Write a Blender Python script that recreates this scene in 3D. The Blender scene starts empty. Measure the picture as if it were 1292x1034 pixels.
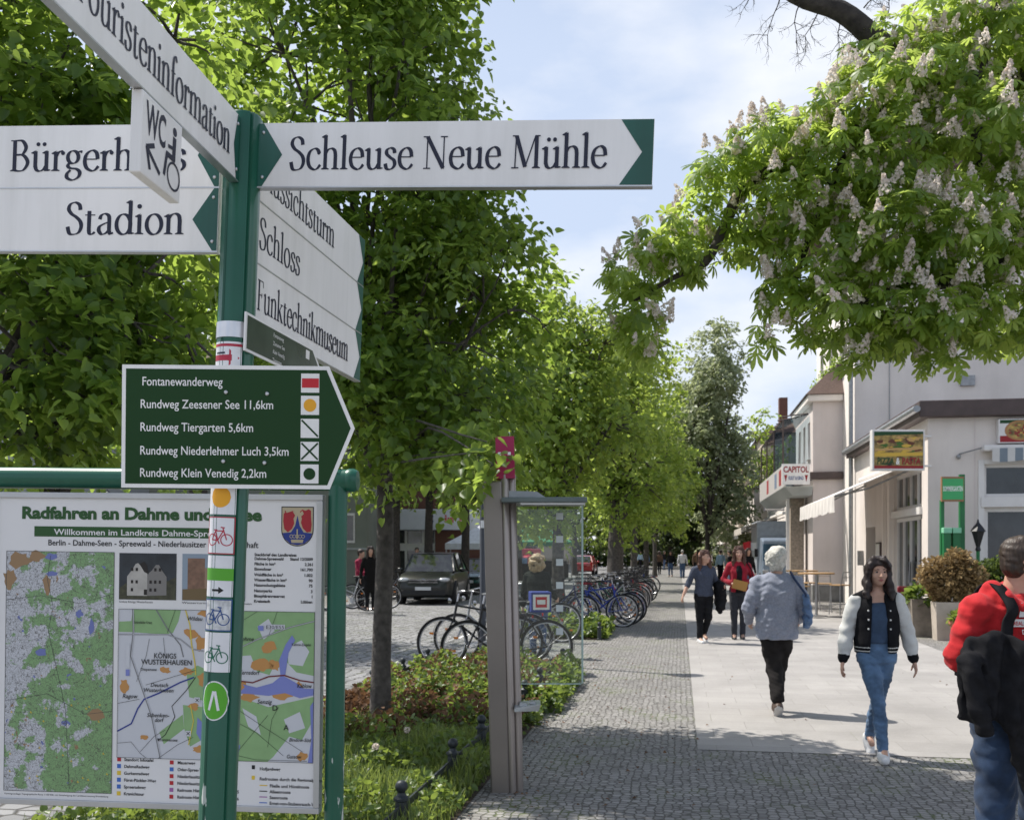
import bpy, math, random
import numpy as np
from mathutils import Vector, Matrix
C = bpy.context.scene.collection
SC = bpy.context.scene
PI = math.pi
rad = math.radians

# ------------------------------------------------------------------ camera, sky, sun, exposure
cam_d = bpy.data.cameras.new("camera"); cam = bpy.data.objects.new("camera", cam_d); C.objects.link(cam)
cam.location = (0, 0, 1.6); cam.rotation_euler = (rad(90), 0, 0)
cam_d.sensor_width = 36; cam_d.lens = 36 * 1250 / 1292; cam_d.shift_y = 180 / 1292
cam_d.clip_start = 0.05; cam_d.clip_end = 3000
cam_d.dof.use_dof = True; cam_d.dof.focus_distance = 2.7; cam_d.dof.aperture_fstop = 11.0
SC.camera = cam
SUN_EL, SUN_AZ = rad(57), math.atan2(-0.85, 0.52)          # azimuth measured from +Y towards +X
sd = Vector((math.sin(SUN_AZ) * math.cos(SUN_EL), math.cos(SUN_AZ) * math.cos(SUN_EL), math.sin(SUN_EL)))
sun_d = bpy.data.lights.new("sun", 'SUN'); sun = bpy.data.objects.new("sun", sun_d); C.objects.link(sun)
sun_d.energy = 5.0; sun_d.angle = rad(0.53); sun_d.color = (1.0, 0.95, 0.87)
sun.rotation_euler = (-sd).to_track_quat('-Z', 'Y').to_euler(); sun.location = (-20, 10, 40)
W = bpy.data.worlds.new("World"); SC.world = W; W.use_nodes = True
def build_world():
    nt = W.node_tree; nt.nodes.clear()
    out = nt.nodes.new('ShaderNodeOutputWorld'); bg = nt.nodes.new('ShaderNodeBackground')
    sky = nt.nodes.new('ShaderNodeTexSky'); sky.sky_type = 'NISHITA'; sky.sun_disc = False
    sky.sun_elevation = SUN_EL; sky.sun_rotation = SUN_AZ
    sky.air_density = 1.0; sky.dust_density = 1.6; sky.ozone_density = 1.5
    tc = nt.nodes.new('ShaderNodeTexCoord'); mp = nt.nodes.new('ShaderNodeMapping')
    mp.inputs['Scale'].default_value = (1.0, 1.0, 2.2); mp.inputs['Location'].default_value = (0.35, 0.1, 0.12)
    n1 = nt.nodes.new('ShaderNodeTexNoise'); n1.inputs['Scale'].default_value = 3.2; n1.inputs['Detail'].default_value = 7; n1.inputs['Roughness'].default_value = 0.52
    r1 = nt.nodes.new('ShaderNodeValToRGB')
    r1.color_ramp.elements[0].position = 0.45; r1.color_ramp.elements[0].color = (0, 0, 0, 1)
    r1.color_ramp.elements[1].position = 0.66; r1.color_ramp.elements[1].color = (1, 1, 1, 1)
    vl = nt.nodes.new('ShaderNodeMixRGB'); vl.inputs[0].default_value = 0.72; vl.inputs[2].default_value = (4.7, 5.4, 6.7, 1)   # thin high cloud
    mx = nt.nodes.new('ShaderNodeMixRGB'); mx.inputs[2].default_value = (7.2, 7.25, 7.4, 1)
    L = nt.links.new
    L(tc.outputs['Generated'], mp.inputs[0]); L(mp.outputs[0], n1.inputs[0]); L(n1.outputs[0], r1.inputs[0])
    sx = nt.nodes.new('ShaderNodeSeparateXYZ'); L(tc.outputs['Generated'], sx.inputs[0])
    el = nt.nodes.new('ShaderNodeMapRange'); el.inputs[1].default_value = 0.45; el.inputs[2].default_value = 0.85; el.inputs[3].default_value = 0.78; el.inputs[4].default_value = 0.12; L(sx.outputs[2], el.inputs[0]); L(el.outputs[0], vl.inputs[0])
    cm = nt.nodes.new('ShaderNodeMath'); cm.operation = 'MULTIPLY'; L(r1.outputs[0], cm.inputs[0]); L(el.outputs[0], cm.inputs[1])
    L(sky.outputs[0], vl.inputs[1]); L(cm.outputs[0], mx.inputs[0]); L(vl.outputs[0], mx.inputs[1]); L(mx.outputs[0], bg.inputs[0])
    bg.inputs[1].default_value = 0.128
    L(bg.outputs[0], out.inputs[0])
build_world()
SC.view_settings.view_transform = 'Standard'; SC.view_settings.look = 'None'
SC.view_settings.exposure = 0.25; SC.view_settings.gamma = 1.0
SC.cycles.use_denoising = True
SC.cycles.max_bounces = 8; SC.cycles.transparent_max_bounces = 16; SC.cycles.transmission_bounces = 6
SC.cycles.sample_clamp_indirect = 6.0

# ------------------------------------------------------------------ helpers
F = 1250.0
def at(px, py, Y):                     # the point seen at photo pixel (px, py) at depth Y
    return Vector(((px - 646) / F * Y, Y, 1.6 + (697 - py) / F * Y))
def gnd(px, Y): return Vector(((px - 646) / F * Y, Y, 0))
ST = math.atan(0.169)
def st(s, t, z=0): return Vector((t * math.cos(ST) + s * math.sin(ST), s * math.cos(ST) - t * math.sin(ST), z))

def lin(c):                            # sRGB 0-255 -> linear
    return tuple(((v / 255) / 12.92 if v / 255 <= 0.04045 else (((v / 255) + 0.055) / 1.055) ** 2.4) for v in c)
MATS = {}
def mat(name, col, rough=0.6, metal=0.0, var=0.12, scale=6.0, bump=0.0, bscale=40.0, spec=0.5, col2=None, detail=4, coat=0.0, sheen=0.0, streak=0.0):
    if name in MATS: return MATS[name]
    m = bpy.data.materials.new(name); m.use_nodes = True; nt = m.node_tree; b = nt.nodes['Principled BSDF']; L = nt.links.new
    b.inputs['Roughness'].default_value = rough; b.inputs['Metallic'].default_value = metal
    b.inputs['Specular IOR Level'].default_value = spec; b.inputs['Coat Weight'].default_value = coat
    if sheen: b.inputs['Sheen Weight'].default_value = sheen
    tc = nt.nodes.new('ShaderNodeTexCoord'); n = nt.nodes.new('ShaderNodeTexNoise')
    n.inputs['Scale'].default_value = scale; n.inputs['Detail'].default_value = detail; L(tc.outputs['Object'], n.inputs[0])
    r = nt.nodes.new('ShaderNodeValToRGB'); a, c2 = r.color_ramp.elements
    a.position = 0.3; c2.position = 0.7
    lo = [max(0, v * (1 - var)) for v in col]; hi = col2 or [min(1, v * (1 + var)) for v in col]
    a.color = (*lo, 1); c2.color = (*hi, 1)
    L(n.outputs[0], r.inputs[0]); L(r.outputs[0], b.inputs['Base Color'])
    if streak:                          # rain streaks and grime running down
        mp = nt.nodes.new('ShaderNodeMapping'); mp.inputs['Scale'].default_value = (9, 9, .9) if streak >= .1 else (1.6, 1.6, .35); L(tc.outputs['Object'], mp.inputs[0])
        n3 = nt.nodes.new('ShaderNodeTexNoise'); n3.inputs['Scale'].default_value = 1.3; n3.inputs['Detail'].default_value = 6; n3.inputs['Roughness'].default_value = .65; L(mp.outputs[0], n3.inputs[0])
        r3 = nt.nodes.new('ShaderNodeValToRGB'); r3.color_ramp.elements[0].position = .34; r3.color_ramp.elements[0].color = (1 - streak, 1 - streak, 1 - streak * 1.1, 1); r3.color_ramp.elements[1].position = .58; L(n3.outputs[0], r3.inputs[0])
        m3 = nt.nodes.new('ShaderNodeMixRGB'); m3.blend_type = 'MULTIPLY'; m3.inputs[0].default_value = 1; L(r.outputs[0], m3.inputs[1]); L(r3.outputs[0], m3.inputs[2]); L(m3.outputs[0], b.inputs['Base Color'])
    if bump:
        n2 = nt.nodes.new('ShaderNodeTexNoise'); n2.inputs['Scale'].default_value = bscale; n2.inputs['Detail'].default_value = 5; L(tc.outputs['Object'], n2.inputs[0])
        bp = nt.nodes.new('ShaderNodeBump'); bp.inputs['Strength'].default_value = bump; bp.inputs['Distance'].default_value = 0.01
        L(n2.outputs[0], bp.inputs['Height']); L(bp.outputs[0], b.inputs['Normal'])
    MATS[name] = m; return m
def flat(name, col, rough=0.5, spec=0.4, metal=0.0):    # print, vinyl and the like
    return mat(name, col, rough, metal, var=0.04, scale=3, spec=spec)
def leafmat(name, dark, light, trans, tw=0.5, rough=0.42):
    m = bpy.data.materials.new(name); m.use_nodes = True; nt = m.node_tree; b = nt.nodes['Principled BSDF']; L = nt.links.new
    at_ = nt.nodes.new('ShaderNodeAttribute'); at_.attribute_name = 'tint'
    r = nt.nodes.new('ShaderNodeValToRGB'); r.color_ramp.elements[0].color = (*dark, 1); r.color_ramp.elements[1].color = (*light, 1)
    L(at_.outputs['Fac'], r.inputs[0]); L(r.outputs[0], b.inputs['Base Color'])
    b.inputs['Roughness'].default_value = rough; b.inputs['Specular IOR Level'].default_value = 0.45
    t = nt.nodes.new('ShaderNodeBsdfTranslucent'); mt = nt.nodes.new('ShaderNodeMixRGB'); mt.blend_type = 'MULTIPLY'; mt.inputs[0].default_value = 0.35
    mt.inputs[1].default_value = (*trans, 1); L(at_.outputs['Fac'], mt.inputs[2]); L(mt.outputs[0], t.inputs[0])
    mx = nt.nodes.new('ShaderNodeMixShader'); mx.inputs[0].default_value = tw
    L(b.outputs[0], mx.inputs[1]); L(t.outputs[0], mx.inputs[2]); L(mx.outputs[0], nt.nodes['Material Output'].inputs[0])
    return m
def glass(name, tint=(0.8, 0.95, 0.9), rough=0.02):
    m = bpy.data.materials.new(name); m.use_nodes = True; nt = m.node_tree; L = nt.links.new
    nt.nodes.remove(nt.nodes['Principled BSDF'])
    tr = nt.nodes.new('ShaderNodeBsdfTransparent'); tr.inputs[0].default_value = (*tint, 1)
    gl = nt.nodes.new('ShaderNodeBsdfGlossy'); gl.inputs['Roughness'].default_value = rough
    fr = nt.nodes.new('ShaderNodeFresnel'); fr.inputs[0].default_value = 1.5
    mx = nt.nodes.new('ShaderNodeMixShader'); L(fr.outputs[0], mx.inputs[0]); L(tr.outputs[0], mx.inputs[1]); L(gl.outputs[0], mx.inputs[2])
    L(mx.outputs[0], nt.nodes['Material Output'].inputs[0]); return m

class MB:
    """collects geometry; build() links it as ONE mesh object"""
    def __init__(s): s.v = []; s.f = []; s.m = []; s.n = 0; s.M = None; s.mi = 0
    def add(s, verts, faces, mi=None):
        v = np.asarray(verts, float).reshape(-1, 3)
        if s.M is not None:
            A = np.array(s.M); v = v @ A[:3, :3].T + A[:3, 3]
        s.v.append(v); s.f += [[i + s.n for i in f] for f in faces]
        s.m += [s.mi if mi is None else mi] * len(faces); s.n += len(v); return s
    def box(s, c, size, rz=0, mi=None, R=None):
        x, y, z = [a / 2 for a in size]
        v = np.array([(-x,-y,-z),(x,-y,-z),(x,y,-z),(-x,y,-z),(-x,-y,z),(x,-y,z),(x,y,z),(-x,y,z)])
        if rz:
            cc, ss = math.cos(rz), math.sin(rz); v = v @ np.array([(cc, ss, 0), (-ss, cc, 0), (0, 0, 1)])
        if R is not None: v = v @ np.array(R).T
        return s.add(v + np.array(c), [(0,3,2,1),(4,5,6,7),(0,1,5,4),(1,2,6,5),(2,3,7,6),(3,0,4,7)], mi)
    def hexa(s, v8, mi=None):
        return s.add(v8, [(0,3,2,1),(4,5,6,7),(0,1,5,4),(1,2,6,5),(2,3,7,6),(3,0,4,7)], mi)
    def tube(s, pts, r, seg=8, mi=None, cap=True, closed=False):
        P = [Vector(p) for p in pts]; n = len(P); rs = r if hasattr(r, '__len__') else [r] * n
        V = []; up = Vector((0.31, 0.2, 0.93)); prev = None
        for i in range(n):
            if closed: d = P[(i + 1) % n] - P[i - 1]
            else: d = P[min(i + 1, n - 1)] - P[max(i - 1, 0)]
            d = d.normalized() if d.length > 1e-9 else Vector((0, 0, 1))
            if prev is None:
                a = d.cross(up)
                if a.length < 1e-3: a = d.cross(Vector((1, 0, 0)))
            else:
                a = prev - d * prev.dot(d)
                if a.length < 1e-6: a = d.cross(up)
            a.normalize(); prev = a; b = d.cross(a)
            for k in range(seg):
                t = 2 * PI * k / seg; V.append(P[i] + (a * math.cos(t) + b * math.sin(t)) * rs[i])
        Fc = []
        for i in range(n if closed else n - 1):
            j = (i + 1) % n
            for k in range(seg):
                k2 = (k + 1) % seg; Fc.append((i*seg+k, i*seg+k2, j*seg+k2, j*seg+k))
        if cap and not closed:
            Fc.append(tuple(range(seg))[::-1]); Fc.append(tuple((n-1)*seg + k for k in range(seg)))
        return s.add([tuple(v) for v in V], Fc, mi)
    def lathe(s, prof, c=(0, 0, 0), seg=16, mi=None):
        V = []; Fc = []; n = len(prof)
        for r, z in prof:
            for k in range(seg):
                t = 2 * PI * k / seg; V.append((c[0] + r * math.cos(t), c[1] + r * math.sin(t), c[2] + z))
        for i in range(n - 1):
            for k in range(seg):
                k2 = (k + 1) % seg; Fc.append((i*seg+k, i*seg+k2, (i+1)*seg+k2, (i+1)*seg+k))
        Fc.append(tuple(range(seg))[::-1]); Fc.append(tuple((n-1)*seg + k for k in range(seg)))
        return s.add(V, Fc, mi)
    def ball(s, c, r, seg=12, rings=8, mi=None):
        rr = r if hasattr(r, '__len__') else (r, r, r)
        V = [(c[0], c[1], c[2] - rr[2])]; Fc = []
        for i in range(1, rings):
            a = -PI / 2 + PI * i / rings
            for k in range(seg):
                t = 2 * PI * k / seg; V.append((c[0] + rr[0]*math.cos(a)*math.cos(t), c[1] + rr[1]*math.cos(a)*math.sin(t), c[2] + rr[2]*math.sin(a)))
        V.append((c[0], c[1], c[2] + rr[2])); top = len(V) - 1
        for k in range(seg):
            Fc.append((0, 1 + (k + 1) % seg, 1 + k)); b = 1 + (rings - 2) * seg; Fc.append((b + k, b + (k + 1) % seg, top))
        for i in range(rings - 2):
            for k in range(seg):
                k2 = (k + 1) % seg; Fc.append((1+i*seg+k, 1+i*seg+k2, 1+(i+1)*seg+k2, 1+(i+1)*seg+k))
        return s.add(V, Fc, mi)
    def prism(s, poly, o, ex, ey, en, depth, mi=None):
        """2D polygon in the plane (o, ex, ey), extruded by depth along -en"""
        o, ex, ey, en = [Vector(a) for a in (o, ex, ey, en)]; n = len(poly)
        V = [tuple(o + ex * x + ey * y) for x, y in poly]
        if not depth: return s.add(V, [tuple(range(n))], mi)
        V += [tuple(o + ex * x + ey * y - en * depth) for x, y in poly]
        Fc = [tuple(range(n)), tuple(range(2*n - 1, n - 1, -1))] + [(i, i + n, (i + 1) % n + n, (i + 1) % n) for i in range(n)]
        return s.add(V, Fc, mi)
    def flat2d(s, data, o, ex, ey, en, lift=0.0008, mi=None):
        o, ex, ey, en = [Vector(a) for a in (o, ex, ey, en)]
        vs, fs = data
        return s.add([tuple(o + ex * x + ey * y + en * (lift + z)) for x, y, z in vs], fs, mi)
    def build(s, name, mats, parent=None, smooth=None, bevel=0, loc=None, rot=None):
        me = bpy.data.meshes.new(name)
        V = np.concatenate(s.v) if s.v else np.zeros((0, 3))
        me.from_pydata(V.tolist(), [], s.f)
        for m in (mats if isinstance(mats, (list, tuple)) else [mats]): me.materials.append(m)
        me.polygons.foreach_set('material_index', s.m)
        o = bpy.data.objects.new(name, me); C.objects.link(o)
        if parent is not None: o.parent = parent
        if loc is not None: o.location = loc
        if rot is not None: o.rotation_euler = rot
        if smooth:
            me.shade_smooth(); me.set_sharp_from_angle(angle=rad(smooth))
        if bevel:
            b = o.modifiers.new('bevel', 'BEVEL'); b.width = bevel; b.segments = 2; b.limit_method = 'ANGLE'; b.angle_limit = rad(40)
        me.update(); return o
def tag(o, label=None, cat=None, group=None, kind=None):
    for k, v in (('label', label), ('category', cat), ('group', group), ('kind', kind)):
        if v: o[k] = v
    return o
def thing(name, label, cat, loc=(0, 0, 0), rz=0, group=None):
    o = bpy.data.objects.new(name, None); C.objects.link(o); o.location = loc; o.rotation_euler = (0, 0, rz)
    o.empty_display_size = 0.1
    return tag(o, label, cat, group)
def structure(o): o['kind'] = 'structure'; return o
def kids(o): return [c for c in C.objects if c.parent == o]
def copy_tree(o, parent=None, ch=None):
    if ch is None:
        ch = {}
        for c in C.objects:
            if c.parent: ch.setdefault(c.parent.name, []).append(c)
    c = o.copy(); C.objects.link(c)
    if parent is not None: c.parent = parent
    for k in ch.get(o.name, []): copy_tree(k, c, ch)
    return c
def raw_mesh(name, verts, loops, starts, totals, mats, midx=None, tint=None, parent=None, smooth=False):
    """fast mesh from numpy arrays"""
    me = bpy.data.meshes.new(name); nv, nl, nf = len(verts), len(loops), len(starts)
    me.vertices.add(nv); me.vertices.foreach_set('co', np.asarray(verts, np.float32).ravel())
    me.loops.add(nl); me.loops.foreach_set('vertex_index', np.asarray(loops, np.int32))
    me.polygons.add(nf); me.polygons.foreach_set('loop_start', np.asarray(starts, np.int32)); me.polygons.foreach_set('loop_total', np.asarray(totals, np.int32))
    for m in mats: me.materials.append(m)
    if midx is not None: me.polygons.foreach_set('material_index', np.asarray(midx, np.int32))
    if tint is not None:
        a = me.attributes.new('tint', 'FLOAT', 'FACE'); a.data.foreach_set('value', np.asarray(tint, np.float32))
    me.update(calc_edges=True); me.validate()
    if smooth: me.shade_smooth()
    o = bpy.data.objects.new(name, me); C.objects.link(o)
    if parent is not None: o.parent = parent
    return o

# ------------------------------------------------------------------ lettering
_tc = {}
def sans(txt, size=1.0, align='LEFT', sx=1.0, fat=0.0, shear=0.0):
    """sans lettering as (verts, faces), baseline at y = 0, cap height about size"""
    key = (txt, fat, shear)
    if key not in _tc:
        cu = bpy.data.curves.new('t', 'FONT'); cu.body = txt; cu.size = 1.0; cu.resolution_u = 3; cu.offset = fat; cu.shear = shear
        o = bpy.data.objects.new('t', cu); C.objects.link(o)
        dg = bpy.context.evaluated_depsgraph_get(); e = o.evaluated_get(dg); me = e.to_mesh()
        v = np.array([tuple(q.co) for q in me.vertices]).reshape(-1, 3); f = [tuple(p.vertices) for p in me.polygons]
        e.to_mesh_clear(); bpy.data.objects.remove(o); bpy.data.curves.remove(cu)
        _tc[key] = (v, f)
    v, f = _tc[key]; v = v.copy()
    if not len(v): return v, f
    k = size / 0.72
    v[:, 0] *= k * sx; v[:, 1] *= k
    w = v[:, 0].max()
    if align == 'RIGHT': v[:, 0] -= w
    if align == 'CENTER': v[:, 0] -= (w + v[:, 0].min()) / 2
    return v, f
# a book serif drawn with a broad pen: V stem, P pen path, H thin bar, D dot, T thin stroke, K thick stroke
_n = [('V', 14, 0, 62, 'bf'), ('P', [(14, 48), (22, 60), (35, 65), (46, 58), (49, 42)]), ('V', 49, 0, 46, 'b')]
SER = {
 'n': (64, _n), 'h': (64, [('V', 14, 0, 106, 'bf')] + _n[1:]),
 'm': (99, _n + [('P', [(49, 48), (57, 60), (70, 65), (81, 58), (84, 42)]), ('V', 84, 0, 46, 'b')]),
 'r': (44, [('V', 14, 0, 62, 'bf'), ('P', [(14, 44), (21, 57), (30, 63), (36, 61)]), ('D', 37, 57, 6.5)]),
 'u': (66, [('V', 14, 12, 64, 'f'), ('P', [(14, 18), (18, 5), (29, 0), (41, 6), (49, 18)]), ('V', 50, 0, 64, 'fr')]),
 'l': (30, [('V', 15, 0, 106, 'bf')]), 'i': (30, [('V', 15, 0, 62, 'bf'), ('D', 14, 88, 7.5)]),
 't': (40, [('V', 17, 10, 74, ''), ('P', [(17, 14), (19, 3), (27, 0), (36, 7)]), ('H', 4, 36, 61)]),
 'o': (62, [('O', 31, 31.5, 23, 32)]),
 'c': (54, [('P', [(47, 50), (41, 61), (30, 65), (14, 55), (8, 32), (14, 10), (30, 0), (42, 4), (51, 15)]), ('D', 45, 52, 6)]),
 'e': (56, [('H', 10, 47, 37), ('P', [(49, 37), (45, 57), (31, 65), (14, 54), (8, 32), (14, 10), (31, 0), (43, 4), (52, 15)])]),
 's': (46, [('P', [(37, 49), (34, 60), (23, 65), (11, 59), (10, 47), (22, 36), (35, 27), (38, 14), (31, 3), (20, -1), (10, 3), (6, 17)])]),
 'a': (56, [('P', [(11, 47), (15, 59), (27, 65), (39, 58), (41, 42)]), ('V', 41, 9, 44, ''), ('P', [(41, 12), (45, 1), (54, 5)]), ('P', [(41, 39), (25, 33), (11, 24), (9, 11), (18, 0), (30, 3), (41, 13)])]),
 'd': (65, [('O', 30, 31.5, 22, 32), ('V', 51, 0, 106, 'fr')]),
 'g': (56, [('O', 26, 44, 17, 20), ('P', [(40, 58), (48, 62), (55, 60)]), ('P', [(17, 27), (10, 17), (18, 9), (38, 6), (49, -5), (44, -20), (26, -29), (9, -22), (8, -9), (19, 3)])]),
 'f': (36, [('V', 17, 0, 84, 'b'), ('P', [(17, 78), (20, 97), (30, 106), (38, 103)]), ('D', 38, 99, 6), ('H', 3, 33, 61)]),
 'k': (62, [('V', 14, 0, 106, 'bf'), ('T', 15, 27, 46, 60), ('K', 26, 37, 52, 2), ('H', 36, 58, 61), ('H', 42, 62, 2)]),
 'S': (58, [('P', [(46, 77), (43, 93), (29, 101), (14, 95), (9, 80), (18, 65), (34, 54), (47, 40), (50, 22), (42, 5), (26, -1), (13, 3), (7, 24)])]),
 'N': (88, [('T', 16, 0, 16, 98), ('K', 16, 98, 71, 2), ('T', 72, 0, 72, 98), ('H', 4, 28, 1.5), ('H', 2, 24, 98), ('H', 60, 84, 98)]),
 'M': (104, [('T', 16, 0, 18, 98), ('K', 19, 98, 50, 4), ('T', 50, 4, 82, 98), ('V', 86, 0, 98, 'b'), ('H', 4, 28, 1.5), ('H', 6, 24, 98), ('H', 80, 98, 98)]),
 'B': (72, [('V', 18, 0, 98, 'b'), ('H', 5, 34, 98), ('P', [(18, 98), (42, 97), (54, 76), (42, 54), (18, 53)]), ('P', [(18, 53), (46, 51), (61, 28), (46, 3), (18, 1.5)])]),
 'T': (74, [('V', 37, 0, 98, 'b'), ('H', 6, 68, 98), ('T', 6, 98, 4, 80), ('T', 68, 98, 70, 80)]),
 'A': (76, [('T', 37, 100, 11, 1), ('K', 37, 100, 65, 1), ('H', 21, 51, 34), ('H', 2, 22, 1.5), ('H', 54, 76, 1.5)]),
 'F': (62, [('V', 18, 0, 98, 'b'), ('H', 5, 54, 98), ('T', 54, 98, 56, 80), ('H', 18, 44, 52), ('T', 44, 60, 44, 44)]),
 ' ': (30, []),
}
SER['ü'] = (66, SER['u'][1] + [('D', 22, 86, 6.5), ('D', 42, 86, 6.5)])
def _cr(P, closed=False, n=7):
    out = []; m = len(P); P = [np.array(p, float) for p in P]
    rng = range(m) if closed else range(m - 1)
    for i in rng:
        if closed: p0, p1, p2, p3 = P[i - 1], P[i], P[(i + 1) % m], P[(i + 2) % m]
        else: p0, p1, p2, p3 = P[max(i - 1, 0)], P[i], P[i + 1], P[min(i + 2, m - 1)]
        for k in range(n):
            t = k / n; out.append(0.5 * (2*p1 + (p2-p0)*t + (2*p0-5*p1+4*p2-p3)*t*t + (3*p1-p0-3*p2+p3)*t**3))
    if not closed: out.append(P[-1])
    return out
def serif(txt, size=1.0, align='LEFT', sx=1.0, thick=12.5, thin=3.6):
    V = []; Fc = []; x0 = 0; z = [0.0]
    def poly(ps):
        b = len(V); z[0] += 0.00002
        V.extend((x0 + p[0], p[1], z[0]) for p in ps); Fc.append(tuple(range(b, b + len(ps))))
    def strip(path, ws, closed=False):
        b = len(V); n = len(path); z[0] += 0.00002
        for i in range(n):
            d = (path[(i + 1) % n] - path[i - 1]) if closed else path[min(i + 1, n - 1)] - path[max(i - 1, 0)]
            d = d / (np.linalg.norm(d) + 1e-9); nrm = np.array([-d[1], d[0]])
            for sg in (1, -1):
                q = path[i] + nrm * sg * ws[i] / 2; V.append((x0 + q[0], q[1], z[0]))
        for i in range(n if closed else n - 1):
            j = (i + 1) % n; Fc.append((b + 2*i, b + 2*j, b + 2*j + 1, b + 2*i + 1))
    def pen(path, closed=False):
        ws = []; n = len(path)
        for i in range(n):
            d = (path[(i + 1) % n] - path[i - 1]) if closed else path[min(i + 1, n - 1)] - path[max(i - 1, 0)]
            a = math.atan2(d[1], d[0]); ws.append(thin + (thick - thin) * abs(math.sin(a - rad(13))) ** 1.25)
        strip(path, ws, closed)
    for ch in txt:
        adv, g = SER[ch]
        for e in g:
            k = e[0]
            if k == 'V':
                x, a, b_, fl = e[1:]; h = thick / 2
                poly([(x - h, a), (x + h, a), (x + h, b_), (x - h, b_)])
                if 'b' in fl: poly([(x - 13.5, 0), (x + 13.5, 0), (x + 13.5, 2.5), (x + h, 6), (x - h, 6), (x - 13.5, 2.5)])
                if 'f' in fl: poly([(x - h, b_ - 9), (x - h, b_), (x + h, b_ + 4), (x - 14, b_ - 4.5), (x - 14, b_ - 7)])
                if 'r' in fl: poly([(x + h, 0), (x + 14, 2), (x + 14, 4.5), (x + h, 6)])
            elif k == 'H': poly([(e[1], e[3] - thin / 2), (e[2], e[3] - thin / 2), (e[2], e[3] + thin / 2), (e[1], e[3] + thin / 2)])
            elif k == 'D': poly([(e[1] + e[3] * math.cos(t * PI / 6), e[2] + e[3] * math.sin(t * PI / 6)) for t in range(12)])
            elif k in 'TK':
                w = thin * 1.15 if k == 'T' else thick * 1.05
                strip([np.array(e[1:3], float), np.array(e[3:5], float)], [w, w])
            elif k == 'P': pen(_cr(e[1]))
            elif k == 'O': pen([np.array((e[1] + e[3] * math.cos(t * PI / 14), e[2] + e[4] * math.sin(t * PI / 14))) for t in range(28)], True)
        x0 += adv
    v = np.array(V); k = size / 100
    v[:, 0] *= k * sx; v[:, 1] *= k; w = x0 * k * sx
    if align == 'RIGHT': v[:, 0] -= w
    if align == 'CENTER': v[:, 0] -= w / 2
    return v, Fc
def circ(cx, cy, r, n=20, ry=None): return [(cx + r * math.cos(2*PI*k/n), cy + (ry or r) * math.sin(2*PI*k/n)) for k in range(n)]
def ring2d(cx, cy, r, w, n=24):
    v = []; f = []
    for k in range(n):
        t = 2 * PI * k / n
        v += [(cx + (r + w/2) * math.cos(t), cy + (r + w/2) * math.sin(t), 0), (cx + (r - w/2) * math.cos(t), cy + (r - w/2) * math.sin(t), 0)]
        j = (k + 1) % n; f.append((2*k, 2*j, 2*j + 1, 2*k + 1))
    return v, f
def line2d(a, b, w, z=0):
    d = Vector((b[0] - a[0], b[1] - a[1])); d.normalize(); n = Vector((-d.y, d.x)) * w / 2
    return [(a[0]+n.x, a[1]+n.y, z), (a[0]-n.x, a[1]-n.y, z), (b[0]-n.x, b[1]-n.y, z), (b[0]+n.x, b[1]+n.y, z)], [(0, 1, 2, 3)]
def pline2d(pts, w, z=0):
    v = []; f = []; n = len(pts)
    for i in range(n):
        a = Vector(pts[max(i - 1, 0)]); b = Vector(pts[min(i + 1, n - 1)]); d = (b - a).normalized(); q = Vector((-d.y, d.x)) * w / 2; p = Vector(pts[i])
        v += [(p.x + q.x, p.y + q.y, z), (p.x - q.x, p.y - q.y, z)]
        if i: f.append((2*i - 2, 2*i - 1, 2*i + 1, 2*i))
    return v, f
def poly2d(pts, z=0): return [(x, y, z) for x, y in pts], [tuple(range(len(pts)))]
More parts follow.
